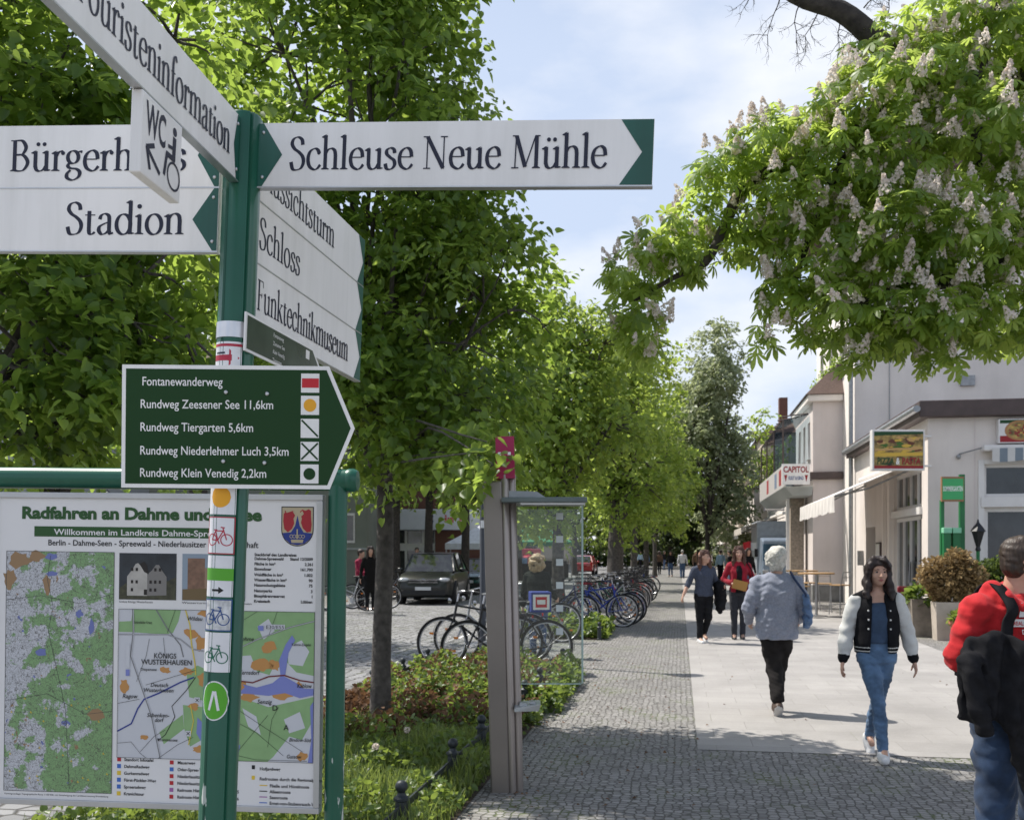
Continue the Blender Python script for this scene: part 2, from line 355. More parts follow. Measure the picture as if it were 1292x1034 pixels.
# ------------------------------------------------------------------ ground, road, pavements
def paving(name, kind, base, joint, scale, bump=0.6, moss=None, vary=0.25, stain=0.25):
    m = bpy.data.materials.new(name); m.use_nodes = True; nt = m.node_tree; b = nt.nodes['Principled BSDF']; L = nt.links.new; N = nt.nodes.new
    tc = N('ShaderNodeTexCoord'); mp = N('ShaderNodeMapping'); L(tc.outputs['Object'], mp.inputs[0])
    mp.inputs['Rotation'].default_value = (0, 0, ST)
    wob = N('ShaderNodeTexNoise'); wob.inputs['Scale'].default_value = 3.0; wob.inputs['Detail'].default_value = 3; L(mp.outputs[0], wob.inputs[0])
    add = N('ShaderNodeVectorMath'); add.operation = 'MULTIPLY_ADD'; add.inputs[1].default_value = (0.05, 0.05, 0)
    L(wob.outputs[1], add.inputs[0]); L(mp.outputs[0], add.inputs[2])
    if kind == 'mosaic' or kind == 'cobble':
        if kind == 'cobble':
            sq = N('ShaderNodeMapping'); sq.inputs['Scale'].default_value = (1.0, 1.35, 1); L(add.outputs[0], sq.inputs[0]); src = sq.outputs[0]
        else: src = add.outputs[0]
        vo = N('ShaderNodeTexVoronoi'); vo.feature = 'DISTANCE_TO_EDGE'; vo.inputs['Scale'].default_value = scale; vo.inputs['Randomness'].default_value = 0.5 if kind == 'mosaic' else 0.5
        vc = N('ShaderNodeTexVoronoi'); vc.inputs['Scale'].default_value = scale; vc.inputs['Randomness'].default_value = vo.inputs['Randomness'].default_value
        L(src, vo.inputs['Vector']); L(src, vc.inputs['Vector'])
        jr = N('ShaderNodeValToRGB'); jr.color_ramp.elements[0].position = 0.02; jr.color_ramp.elements[1].position = 0.13; L(vo.outputs['Distance'], jr.inputs[0])
        jfac = jr.outputs[0]
        sep = N('ShaderNodeSeparateColor'); L(vc.outputs['Color'], sep.inputs[0]); cell = sep.outputs[0]
    else:
        br = N('ShaderNodeTexBrick'); br.inputs['Scale'].default_value = 1.0; br.inputs['Mortar Size'].default_value = 0.004; br.inputs['Mortar Smooth'].default_value = 0.3
        br.inputs['Brick Width'].default_value = 0.6; br.inputs['Row Height'].default_value = 0.4; br.inputs['Bias'].default_value = 0.0
        br.inputs['Color1'].default_value = (0, 0, 0, 1); br.inputs['Color2'].default_value = (1, 1, 1, 1); br.inputs['Mortar'].default_value = (.5, .5, .5, 1)
        L(mp.outputs[0], br.inputs[0])
        inv = N('ShaderNodeMath'); inv.operation = 'SUBTRACT'; inv.inputs[0].default_value = 1.0; L(br.outputs['Fac'], inv.inputs[1]); jfac = inv.outputs[0]
        sep = N('ShaderNodeSeparateColor'); L(br.outputs['Color'], sep.inputs[0]); cell = sep.outputs[0]
    cr = N('ShaderNodeValToRGB'); cr.color_ramp.elements[0].color = (*[v * (1 - vary) for v in base], 1); cr.color_ramp.elements[1].color = (*[min(1, v * (1 + vary)) for v in base], 1)
    L(cell, cr.inputs[0])
    # long-wave wear
    st_ = N('ShaderNodeTexNoise'); st_.inputs['Scale'].default_value = 0.7; st_.inputs['Detail'].default_value = 6; st_.inputs['Roughness'].default_value = 0.65; L(mp.outputs[0], st_.inputs[0])
    sr = N('ShaderNodeValToRGB'); sr.color_ramp.elements[0].position = 0.3; sr.color_ramp.elements[0].color = (1 - stain, 1 - stain, 1 - stain, 1); sr.color_ramp.elements[1].position = 0.62; L(st_.outputs[0], sr.inputs[0])
    mu = N('ShaderNodeMixRGB'); mu.blend_type = 'MULTIPLY'; mu.inputs[0].default_value = 1; L(cr.outputs[0], mu.inputs[1]); L(sr.outputs[0], mu.inputs[2])
    sv = N('ShaderNodeTexVoronoi'); sv.inputs['Scale'].default_value = 2.3; L(mp.outputs[0], sv.inputs['Vector'])   # gum and drip spots
    svr = N('ShaderNodeValToRGB'); svr.color_ramp.elements[0].position = .035; svr.color_ramp.elements[0].color = (.55, .54, .53, 1); svr.color_ramp.elements[1].position = .06; L(sv.outputs['Distance'], svr.inputs[0])
    smx = N('ShaderNodeMixRGB'); smx.blend_type = 'MULTIPLY'; smx.inputs[0].default_value = .8; L(mu.outputs[0], smx.inputs[1]); L(svr.outputs[0], smx.inputs[2]); mu = smx
    fine = N('ShaderNodeTexNoise'); fine.inputs['Scale'].default_value = 120; fine.inputs['Detail'].default_value = 3; L(mp.outputs[0], fine.inputs[0])
    fr = N('ShaderNodeValToRGB'); fr.color_ramp.elements[0].color = (.78, .78, .78, 1); fr.color_ramp.elements[1].color = (1.15, 1.15, 1.15, 1); L(fine.outputs[0], fr.inputs[0])
    mu2 = N('ShaderNodeMixRGB'); mu2.blend_type = 'MULTIPLY'; mu2.inputs[0].default_value = 1; L(mu.outputs[0], mu2.inputs[1]); L(fr.outputs[0], mu2.inputs[2])
    jc = N('ShaderNodeMixRGB'); jc.inputs[1].default_value = (*joint, 1); jc.inputs[2].default_value = (*(moss or joint), 1)
    mn = N('ShaderNodeTexNoise'); mn.inputs['Scale'].default_value = 1.6; mn.inputs['Detail'].default_value = 5; L(mp.outputs[0], mn.inputs[0])
    mr = N('ShaderNodeValToRGB'); mr.color_ramp.elements[0].position = .52; mr.color_ramp.elements[1].position = .62; L(mn.outputs[0], mr.inputs[0]); L(mr.outputs[0], jc.inputs[0])
    fin = N('ShaderNodeMixRGB'); L(jfac, fin.inputs[0]); L(jc.outputs[0], fin.inputs[1]); L(mu2.outputs[0], fin.inputs[2]); L(fin.outputs[0], b.inputs['Base Color'])
    b.inputs['Roughness'].default_value = 0.82; b.inputs['Specular IOR Level'].default_value = 0.3
    hm = N('ShaderNodeMath'); hm.operation = 'MULTIPLY_ADD'; hm.inputs[1].default_value = 0.12; L(fine.outputs[0], hm.inputs[0]); L(jfac, hm.inputs[2])
    bp = N('ShaderNodeBump'); bp.inputs['Strength'].default_value = bump; bp.inputs['Distance'].default_value = 0.012; L(hm.outputs[0], bp.inputs['Height']); L(bp.outputs[0], b.inputs['Normal'])
    return m
M_mosaic = paving('mosaic_stone', 'mosaic', (.29, .28, .268), (.10, .094, .085), 17.5, 0.7, (.10, .12, .05), .20, .22)
M_slab = paving('pavement_slab', 'slab', (.375, .358, .342), (.255, .243, .23), 1, 0.3, (.25, .245, .21), .05, .26)
M_cob = paving('road_cobble', 'cobble', (.29, .29, .295), (.08, .077, .072), 5.2, 1.0, (.09, .10, .05), .2, .25)
M_soil = mat('bed_soil', (.055, .04, .028), .95, 0, .5, 9, bump=1.0, bscale=30)
M_kerb = mat('kerb_granite', (.36, .355, .35), .8, 0, .25, 25, bump=.4, bscale=90)
M_far = mat('far_asphalt', (.16, .16, .16), .9, 0, .3, .3)
def sheet(name, s0, s1, t0, t1, z, m, kind='structure', label=None):
    b = MB(); b.add([st(s0, t0, z), st(s0, t1, z), st(s1, t1, z), st(s1, t0, z)], [(0, 1, 2, 3)])
    o = b.build(name, m); o['kind'] = kind
    if label: o['label'] = label
    return o
b = MB(); b.add([(-900, -300, -.14), (900, -300, -.14), (900, 2200, -.14), (-900, 2200, -.14)], [(0, 1, 2, 3)]); structure(b.build('ground', M_far))
sheet('road', -8, 170, -10.2, -3.62, -.1, M_cob)
sheet('mosaic_pavement', -8, 170, -3.5, 14, 0, M_mosaic)
sheet('slab_pavement', 8.19, 120, .148, 4.2, .004, M_slab)
sheet('far_pavement', -8, 170, -28, -10.3, 0, M_mosaic)
sheet('planting_bed', 4.2, 13.2, -3.45, -1.32, .006, M_soil)
sheet('second_planting_bed', 18.2, 20.3, -3.45, -1.38, .006, M_soil)
def kerb(name, t0, t1):
    k = MB(); rng = random.Random(int(t0 * 10)); s = -8
    while s < 110:
        L_ = rng.uniform(.8, 1.1); dz = rng.uniform(-.006, .004); w = rng.uniform(-.004, .004)
        k.hexa([st(s, t0 + w, -.12), st(s, t1 + w, -.12), st(s + L_ - .012, t1 + w, -.12), st(s + L_ - .012, t0 + w, -.12),
                st(s, t0 + w, .002 + dz), st(s, t1 + w, .002 + dz), st(s + L_ - .012, t1 + w, .002 + dz), st(s + L_ - .012, t0 + w, .002 + dz)])
        s += L_
    return structure(k.build(name, M_kerb, bevel=.012))
kerb('kerb', -3.62, -3.48); kerb('far_kerb', -10.33, -10.19)
# ------------------------------------------------------------------ signpost
M_white = mat('sign_white', (.89, .87, .845), .3, 0, .04, 3, spec=.5, streak=.10)
M_green = mat('sign_green', (.012, .10, .072), .34, 0, .12, 4, streak=.2)
M_navy = flat('sign_navy', (.012, .014, .035), .45)
M_alu = mat('aluminium', (.55, .55, .55), .38, 1.0, .08, 12)
def chipped(name, col, rough):           # painted metal with flaked patches showing the pale primer
    m = mat(name, col, rough, 0, .12, 5, spec=.5); nt = m.node_tree; L = nt.links.new; b = nt.nodes['Principled BSDF']
    src = b.inputs['Base Color'].links[0].from_socket
    tc = nt.nodes.new('ShaderNodeTexCoord'); mp = nt.nodes.new('ShaderNodeMapping'); mp.inputs['Scale'].default_value = (34, 34, 9); L(tc.outputs['Object'], mp.inputs[0])
    n = nt.nodes.new('ShaderNodeTexNoise'); n.inputs['Scale'].default_value = 1; n.inputs['Detail'].default_value = 4; L(mp.outputs[0], n.inputs[0])
    sep = nt.nodes.new('ShaderNodeSeparateXYZ'); L(tc.outputs['Object'], sep.inputs[0])
    mr = nt.nodes.new('ShaderNodeMapRange'); mr.inputs[1].default_value = 1.28; mr.inputs[2].default_value = .9; mr.inputs[3].default_value = 0; mr.inputs[4].default_value = .2; L(sep.outputs[2], mr.inputs[0])
    a = nt.nodes.new('ShaderNodeMath'); L(n.outputs[0], a.inputs[0]); L(mr.outputs[0], a.inputs[1])
    r = nt.nodes.new('ShaderNodeValToRGB'); r.color_ramp.elements[0].position = .77; r.color_ramp.elements[1].position = .785; L(a.outputs[0], r.inputs[0])
    mx = nt.nodes.new('ShaderNodeMixRGB'); mx.inputs[2].default_value = (.5, .54, .5, 1); L(r.outputs[0], mx.inputs[0]); L(src, mx.inputs[1]); L(mx.outputs[0], b.inputs['Base Color'])
    return m
M_pole = chipped('pole_green_paint', (.012, .10, .058), .3)
TILT = rad(2.2)
SP = thing('signpost', 'leaning green signpost with white finger signs in front of the town map board', 'signpost', (-.722, 2.3, 0))
SP.rotation_euler = (0, TILT, 0)
p = MB(); N_ = 64; prof = []
for k in range(N_):
    a = 2 * PI * k / N_; r = .0425
    for g in (rad(-118), rad(-52), rad(38), rad(142)):
        d = abs((a - g + PI) % (2 * PI) - PI)
        if d < rad(4): r -= .004
        elif d < rad(9): r += .0012
    prof.append((r * math.cos(a), r * math.sin(a)))
V = [(x, y, z) for z in (-.05, 2.606) for x, y in prof] + [(x * .9, y * .9, 2.613) for x, y in prof]
Fc = [(i, (i + 1) % N_, N_ + (i + 1) % N_, N_ + i) for i in range(N_)] + [(N_ + i, N_ + (i + 1) % N_, 2*N_ + (i + 1) % N_, 2*N_ + i) for i in range(N_)] + [tuple(range(2*N_, 3*N_))]
p.add(V, Fc); POLE = p.build('pole', M_pole, SP, smooth=50)

def finger(label, txt, yaw, z0, x0, x1, h, face, tx, size, align='LEFT', sx=.78, near=.045, far=.05, tip_out=True, text_x=None, yoff=0.0):
    """finger panel in the signpost's frame. The arm runs from the pole at angle yaw; face = +1/-1 which side carries the lettering in view."""
    R = Matrix.Rotation(yaw, 4, 'Z'); T = Matrix.Translation((0, yoff, 0)) @ R
    m = MB(); m.M = T; th = .017
    m.box(((x0 + x1) / 2, 0, z0 + h / 2), (x1 - x0, th, h), mi=0)
    for y in (-th/2 - .0008, th/2 + .0008):                              # thin metal edge rails
        pass
    en = Vector((0, -1, 0)) * face; ex = Vector((1, 0, 0)) * face; ey = Vector((0, 0, 1))
    o = Vector((0, -th / 2 * face, 0))
    def fx(x): return x * face
    zc = z0 + h / 2; w = .045
    # green arrow at the pole and green flank at the outer end
    tips = [MB(), MB()]
    def q(pts):
        pts = [(x * face, z) for x, z in pts]
        return poly2d(pts if face > 0 else pts[::-1])
    for t in tips: t.M = T
    tips[0].flat2d(q([(x0 + .001, z0 + .001), (x0 + .012, z0 + .001), (x0 + near, zc), (x0 + .012, z0 + h - .001), (x0 + .001, z0 + h - .001)]), o, ex, ey, en)
    tips[1].flat2d(q([(x1 - far - .028, z0 + .001), (x1 - .001, z0 + .001), (x1 - .001, z0 + h - .001), (x1 - far - .028, z0 + h - .001), (x1 - far + .02, zc)]), o, ex, ey, en)
    v, f = serif(txt, size, 'LEFT', sx); wd = v[:, 0].max()
    if align == 'END': start = (fx(text_x) - wd)
    else: start = fx(text_x)
    m.flat2d((v + np.array([start, zc - size * .47, 0]), f), o, ex, ey, en, .0006, 1)
    pn = m.build('sign_panel', [M_white, M_navy], SP, bevel=0)
    pn['label'] = label
    for t in tips: t.build('arrow_tip', M_green, pn)
    for zz in (z0 + .022, z0 + h - .022):
        bl = MB(); bl.M = T; bl.ball((x0 + .012, -(th / 2 + .001) * face, zz), (.0045, .003, .0045), 10, 6); bl.build('bolt', M_alu, pn, smooth=60)
    rl = MB(); rl.M = T
    rl.box(((x0 + x1) / 2, 0, z0 - .0015), (x1 - x0 + .002, th + .003, .003)); rl.build('edge_strip', M_alu, pn)
    return pn
L1, L2, L3, H_ = 2.4475, 2.2985, 2.1495, .1465
CS = .074
def schleuse():
    return finger('white finger sign with green ends reading Schleuse Neue Mühle', 'Schleuse Neue Mühle', rad(-6.5), L1, .04, .945, H_, 1, 0, CS, sx=.916, text_x=.115, near=.058, far=.045)
schleuse()
# the two arms to the other side: x runs outward along the arm, so on this face the words read towards the pole
finger('white finger sign reading Bürgerhaus, half behind the small toilet sign', 'Bürgerhaus', rad(180 - 6.5), L1, .05, .96, H_, -1, 0, CS, 'END', 1.05, text_x=.132, near=.055, far=.045)
finger('white finger sign reading Stadion, lower of the pair', 'Stadion', rad(180 - 6.5), L2, .05, .96, H_, -1, 0, CS, 'END', 1.06, text_x=.132, near=.062, far=.045)
ya = rad(90 - 10.2)
finger('white finger sign reading Aussichtsturm pointing down the street', 'Aussichtsturm', ya, L1, .05, .845, H_, 1, 0, CS, sx=.9, text_x=.10, near=.022, far=.03)
finger('white finger sign reading Schloss pointing down the street', 'Schloss', ya, L2, .05, .845, H_, 1, 0, CS, sx=.95, text_x=.085, near=.022, far=.03)
finger('white finger sign reading Funktechnikmuseum pointing down the street', 'Funktechnikmuseum', ya, L3, .05, .845, H_, 1, 0, CS, sx=.82, text_x=.085, near=.022, far=.03)
yt = rad(270 - 6.2)
finger('long white finger sign reading Touristeninformation', 'Touristeninformation', yt, L1, .045, 1.02, H_, -1, 0, CS, 'END', .80, text_x=.10, near=.03, far=.05)
# small toilet sign hanging under it
w_ = MB(); w_.M = Matrix.Translation((0, 0, 0)) @ Matrix.Rotation(yt, 4, 'Z')
X0, X1, Z0 = .335, .50, 2.292
w_.box(((X0 + X1) / 2, 0, Z0 + .076), (X1 - X0, .022, .152), mi=0)
o_ = Vector((0, .011, 0)); ex_, ey_, en_ = Vector((-1, 0, 0)), Vector((0, 0, 1)), Vector((0, 1, 0))
def wc(d, l=.0006): w_.flat2d(d, o_, ex_, ey_, en_, l, 1)
def U(u, v): return (-X1 + u * (X1 - X0), Z0 + v * .152)     # u, v in 0..1 on the face
v, f = sans('WC', .060, 'LEFT', .54, .022); wc((v + np.array([*U(.10, .53), 0]), f))
wc(line2d(U(.46, .16), U(.14, .36), .009)); wc(line2d(U(.13, .37), U(.22, .12), .009), .0007); wc(line2d(U(.12, .36), U(.31, .45), .009), .0008)
wc(poly2d(circ(*U(.80, .84), .0085))); wc(line2d(U(.80, .77), U(.79, .47), .014)); wc(line2d(U(.82, .49), U(.60, .49), .011), .0007); wc(line2d(U(.62, .51), U(.56, .2), .009), .0008)
wc(line2d(U(.79, .62), U(.64, .60), .007), .0009)
v, f = ring2d(*U(.80, .27), .0255, .0045); wc((v, f), .001)
pw = w_.build('sign_panel', [M_white, M_navy], SP, bevel=.003); pw['label'] = 'small square white toilet sign with WC, arrow and wheelchair symbol'
# small dark green arrow sign behind the pole
M_dkgreen = flat('hike_green', (.012, .05, .012), .4, .2)
g_ = MB(); g_.M = Matrix.Rotation(ya, 4, 'Z')
zt, zb, xa, xb = 2.150, 2.062, -.045, .42
g_.prism([(xa, zb), (xb - .06, zb), (xb, (zt + zb) / 2), (xb - .06, zt), (xa, zt)], (0, -.045, 0), (1, 0, 0), (0, 0, 1), (0, -1, 0), .004, 0)
g_.flat2d(poly2d([(xa + .008, zb + .006), (xb - .064, zb + .006), (xb - .014, (zt + zb) / 2), (xb - .064, zt - .006), (xa + .008, zt - .006)]), (0, -.045, 0), (1, 0, 0), (0, 0, 1), (0, -1, 0), .0006, 1)
for i, tx in enumerate(('Fontaneweg', 'Zeesener See', 'Klein Venedig', 'Tiergarten')):
    v, f = sans(tx, .010, sx=.9); g_.flat2d((v + np.array([xa + .15, zt - .024 - i * .02, 0]), f), (0, -.045, 0), (1, 0, 0), (0, 0, 1), (0, -1, 0), .001, 0)
for i in range(2): g_.flat2d(poly2d([(xb - .11, zt - .035 - i*.045), (xb - .085, zt - .035 - i*.045), (xb - .085, zt - .012 - i*.045), (xb - .11, zt - .012 - i*.045)]), (0, -.045, 0), (1, 0, 0), (0, 0, 1), (0, -1, 0), .001, 0)
o = g_.build('sign_panel', [M_white, mat('glare_greyed_green', (.075, .095, .075), .16, .1, .25, 9, spec=.8)], SP); o['label'] = 'small dark green arrow sign pointing away behind the pole'  # green greyed in the base colour to stand for glare on the sheet
# the green hiking sign
M_red = flat('sign_red', (.55, .02, .03)); M_org = flat('sign_orange', (.80, .38, .02))
h = MB(); yH = -.062; D_ = 2.3 - .062
def hx(px): return (px - 283) / F * D_ + .006
def hz(py): return (697 - py) / F * D_ + 1.6
SX = Matrix.Rotation(rad(-1.7), 4, 'Y')
h.M = Matrix.Translation((0, yH, hz(537))) @ SX @ Matrix.Translation((0, 0, -hz(537)))
O_, EX, EY, EN = (0, 0, 0), (1, 0, 0), (0, 0, 1), (0, -1, 0)
h.prism([(hx(150), hz(615)), (hx(413), hz(615)), (hx(444), hz(538)), (hx(411), hz(460)), (hx(150), hz(460))], O_, EX, EY, EN, .003, 0)
h.flat2d(poly2d([(hx(155), hz(610)), (hx(410), hz(610)), (hx(439), hz(538)), (hx(408), hz(465)), (hx(155), hz(465))]), O_, EX, EY, EN, .0006, 1)
def put(mb, fr, txt, x, z, size, width=None, mi=0, lift=.0011, align='LEFT', fat=0.0, kern=1.0, shear=0.0):
    v, f = sans(txt, size, 'LEFT', 1.0, fat, shear); w = v[:, 0].max() if len(v) else 0
    k = (width / w) if width else kern
    v[:, 0] *= k; w *= k
    off = {'LEFT': 0, 'RIGHT': -w, 'CENTER': -w / 2}[align]
    mb.flat2d((v + np.array([x + off, z, 0]), f), *fr, lift, mi)
FR = (O_, EX, EY, EN)
for tx, x0, x1, yc in (('Fontanewanderweg', 175, 277, 481), ('Rundweg Zeesener See 11,6km', 173, 341, 509.5), ('Rundweg Tiergarten 5,6km', 173, 316, 538.5), ('Rundweg Niederlehmer Luch 3,5km', 173, 361, 568), ('Rundweg Klein Venedig 2,2km', 173, 333, 596)):
    put(h, FR, tx, hx(x0), hz(yc + 5.2), 11.3 / F * D_, (x1 - x0) / F * D_, 0, fat=.006)
for i, yc in enumerate((481.5, 509.5, 538.5, 567.5, 596)):
    a, b_, c, d = hx(376), hx(399), hz(yc + 12), hz(yc - 12)
    h.flat2d(poly2d([(a, c), (b_, c), (b_, d), (a, d)]), *FR, .0011, 0)
    cx, cz = (a + b_) / 2, (c + d) / 2
    if i == 0: h.flat2d(poly2d([(a + .002, cz - .0105), (b_ - .001, cz - .0105), (b_ - .001, cz + .0105), (a + .002, cz + .0105)]), *FR, .0016, 2)
    if i == 1: h.flat2d(poly2d(circ(cx, cz, .0145)), *FR, .0016, 3)
    if i in (2, 3): h.flat2d(line2d((a + .002, d - .003), (b_ - .002, c + .003), .004), *FR, .0016, 1)
    if i == 3: h.flat2d(line2d((a + .002, c + .003), (b_ - .002, d - .003), .004), *FR, .0019, 1)
    if i == 4: h.flat2d(poly2d(circ(cx, cz, .0135)), *FR, .0016, 1)
HS = h.build('sign_panel', [M_white, M_dkgreen, M_red, M_org], SP); HS['label'] = 'dark green arrow sign listing five hiking trails with trail marks'
for px, py in ((249, 494), (301, 494), (249, 581), (301, 581)):
    bl = MB(); bl.M = h.M; bl.lathe([(.0045, 0), (.0045, .003), (.003, .0045)], (0, 0, 0), 10)
    vv = bl.v[0].copy(); bl.v[0] = np.stack([vv[:, 0] + hx(px), -vv[:, 2] + 2 * yH * 0 + (vv[:, 1] * 0) + yH - .0 , vv[:, 1] + hz(py)], 1)
    bl.v[0] = np.stack([hx(px) + (vv[:, 0]), yH - .001 - (vv[:, 2] - hz(537) + hz(537)) * .0 - np.abs(vv[:, 2] - vv[:, 2].min()), hz(py) + (vv[:, 1] - yH)], 1)
    bl.build('bolt', M_alu, HS, smooth=40)
for zz in (494, 581): br = MB(); br.box((0, -.051, hz(zz)), (.11, .018, .03)); br.build('bracket', M_alu, SP)
# stickers wrapped round the pole
def wrap(mb, data, uc, zc, r, mi=0):
    vs, fs = data; vs = np.array(vs, float); th = (vs[:, 0] + uc) / .0425
    mb.add(np.stack([(r + vs[:, 2]) * np.sin(th), -(r + vs[:, 2]) * np.cos(th), vs[:, 1] + zc], 1), fs, mi)
def grid2d(w, hgt, n=14, ell=False):
    v = []; f = []
    for i in range(n + 1):
        u = -1 + 2 * i / n; hh = hgt / 2 * (math.sqrt(max(0, 1 - u * u)) if ell else 1)
        v += [(u * w / 2, -hh, 0), (u * w / 2, hh, 0)]
        if i: f.append((2*i - 2, 2*i, 2*i + 1, 2*i - 1))
    return v, f
def pz(py): return 1.6 + (697 - py) / F * 2.26
M_ink_red = flat('ink_red', (.45, .03, .06)); M_ink_blue = flat('ink_blue', (.03, .08, .25)); M_ink_green = flat('ink_green', (.01, .14, .08)); M_bright = flat('ink_leaf_green', (.10, .38, .03)); M_black = flat('ink_black', (.012, .012, .012))
M_vinyl = mat('sticker_vinyl', (.76, .76, .78), .35, 0, .08, 14)
M_worn = mat('sticker_worn', (.55, .56, .57), .6, 0, .4, 60)
def bike_icon(mb, uc, zc, k, mi):
    r = .0452
    def W_(d): wrap(mb, d, uc, zc, r - .0012, mi)
    for cx in (-.0175, .0175):
        v, f = ring2d(cx * k, -.008 * k, .0125 * k, .0022 * k, 28); W_((v, f))
    def seg(a, b):
        W_(pline2d([(a[0] + (b[0] - a[0]) * t / 6, a[1] + (b[1] - a[1]) * t / 6) for t in range(7)], .0025 * k))
    P = {'r': (-.0175*k, -.008*k), 'f': (.0175*k, -.008*k), 'b': (-.002*k, -.009*k), 's': (-.008*k, .012*k), 'h': (.010*k, .012*k), 'hb': (.009*k, .018*k)}
    for a, b_ in (('r', 'b'), ('b', 's'), ('s', 'h'), ('b', 'h'), ('r', 's'), ('f', 'hb')): seg(P[a], P[b_])
    seg((-.013*k, .014*k), (-.004*k, .014*k)); seg((.004*k, .020*k), (.013*k, .019*k)); seg((-.002*k, -.009*k), (.002*k, -.017*k))
def sticker(y0, y1, label, draw, mats, w=.072, uc=-.009, ell=False, r=.0434):
    mb = MB(); zc = (pz(y0) + pz(y1)) / 2; hh = pz(y0) - pz(y1)
    wrap(mb, grid2d(w, hh, 16, ell), uc, zc, r, 0)
    if draw: draw(mb, uc, zc, hh)
    o = mb.build('sticker', mats, POLE); o['label'] = label; return o
def frame(mb, uc, zc, hh, w, mi, t=.0022):
    for sg in (1, -1):
        v, f = grid2d(w, t); v = [(x, y + sg * (hh / 2 - t / 2), 0) for x, y, z in v]; wrap(mb, (v, f), uc, zc, .0439, mi)
        v, f = grid2d(t, hh - 2 * t, 2); v = [(x + sg * (w / 2 - t / 2), y, 0) for x, y, z in v]; wrap(mb, (v, f), uc, zc, .0439, mi)
def disc(mb, uc, zc, rx, ry, mi, dx=0, dz=0):
    v, f = grid2d(2 * rx, 2 * ry, 16, True); wrap(mb, ([(x + dx, y + dz, 0) for x, y, z in v], f), uc, zc, .0439, mi)
sticker(613, 648, 'white sticker with an orange disc', lambda m, u, z, h_: disc(m, u, z, .024, .024, 1, 0, .008), [M_vinyl, M_org])
sticker(651, 698, 'white sticker with red bicycle and red border', lambda m, u, z, h_: (frame(m, u, z, h_, .072, 1), bike_icon(m, u, z - .002, 1.02, 1)), [M_vinyl, M_ink_red])
def band(m, u, z, h_):
    v, f = grid2d(.0722, .028); wrap(m, ([(x, y + .004, 0) for x, y, q in v], f), u, z, .0439, 1)
    wrap(m, pline2d([(-.012 + .003 * t, -.032) for t in range(7)], .005), u, z, .0439, 2); wrap(m, poly2d([(.004, -.040), (.016, -.032), (.004, -.024)]), u, z, .0440, 2)
sticker(700, 752, 'white sticker with green band and black arrow', band, [M_vinyl, M_bright, M_black])
sticker(755, 795, 'worn grey sticker with blue bicycle', lambda m, u, z, h_: (frame(m, u, z, h_, .072, 1), bike_icon(m, u, z - .002, 1.0, 1)), [M_worn, M_ink_blue])
sticker(797, 847, 'white sticker with dark green bicycle', lambda m, u, z, h_: bike_icon(m, u, z - .004, 1.0, 1), [M_vinyl, M_ink_green])
def lam(m, u, z, h_):
    v, f = grid2d(.062, h_ - .006, 16, True); wrap(m, (v, f), u, z, .0437, 1)
    def seg(a, b): wrap(m, pline2d([(a[0] + (b[0] - a[0]) * t / 5, a[1] + (b[1] - a[1]) * t / 5) for t in range(6)], .006), u, z, .0441, 0)
    seg((-.011, -.022), (-.001, .022)); seg((.011, -.022), (.002, .022))
sticker(858, 908, 'oval green sticker with a white angular mark', lam, [M_vinyl, M_bright], .068, -.006, True)
def redarrow(m, u, z, h_):
    v, f = grid2d(.072, .006); wrap(m, ([(x, y + .021, 0) for x, y, q in v], f), u, z, .0439, 1)
    wrap(m, pline2d([(-.034 + .008 * t, -.008) for t in range(7)], .013), u, z, .0439, 1); wrap(m, pline2d([(.006 + .004 * t, -.008) for t in range(3)], .014), u, z, .0441, 1)
    wrap(m, poly2d([(.008, -.026), (.031, -.008), (.008, .012)]), u, z, .0443, 1)
    wrap(m, pline2d([(-.026 + .006 * t, .003) for t in range(5)], .004), u, z, .0443, 2)
sticker(430, 462, 'white sticker with red arrow', redarrow, [M_vinyl, M_ink_red, M_navy])
cl = MB()
for zz in (pz(414), ): cl.lathe([(.0426, -.018), (.0442, -.018), (.0442, .018), (.0426, .018)], (0, 0, zz), 40)
cl.build('clamp', mat('clamp_steel', (.62, .62, .64), .3, .9, .1, 20), SP, smooth=40)

# ------------------------------------------------------------------ map board
BD = thing('map_board', 'green framed town and cycling map board behind the leaning signpost', 'map board', (-1.106, 3.045, 0))
BD.rotation_euler = (0, rad(.75), rad(-4.2)); BW, BH = 1.04, .957; BZ = .828
def bx(px): return (px - 200) / F * 3.045 * 1.002
def bz(py): return 1.3 + (824 - py) / F * 3.04 - .002
M_gpaint = chipped('board_green_paint', (.012, .10, .062), .3)
for sx_, lb in ((bx(426), 0), (bx(-36), 1)):
    q = MB(); q.lathe([(.029, -.05), (.029, 1.85), (.02, 1.86)], (sx_, .02, 0), 24); q.build('post', M_gpaint, BD, smooth=40)
q = MB(); q.tube([(bx(-60), .02, bz(606)), (bx(440), .02, bz(606))], .033, 24); q.build('top_rail', M_gpaint, BD, smooth=40)
q = MB(); q.lathe([(.0, 0), (.034, 0), (.036, .006), (.036, .02), (.03, .032), (.0, .036)], (0, 0, 0), 24); vv = q.v[0]; q.v[0] = np.stack([bx(438) + vv[:, 2], .02 + vv[:, 0], bz(606) + vv[:, 1]], 1); q.build('end_cap', M_gpaint, BD, smooth=40)
fr_ = MB(); xl, xr, zb_, zt_ = bx(-16), bx(411), bz(1021), bz(625)
for c_, s_ in ((((xl + xr) / 2, 0, zt_ - .009), (xr - xl, .04, .018)), (((xl + xr) / 2, 0, zb_ + .009), (xr - xl, .04, .018))): fr_.box(c_, s_)
for x in (xl + .009, xr - .009): fr_.box((x, 0, (zt_ + zb_) / 2), (.018, .04, zt_ - zb_ - .037))
fr_.build('frame', mat('board_frame', (.50, .50, .50), .42, .6, .06, 9), BD, bevel=.002)
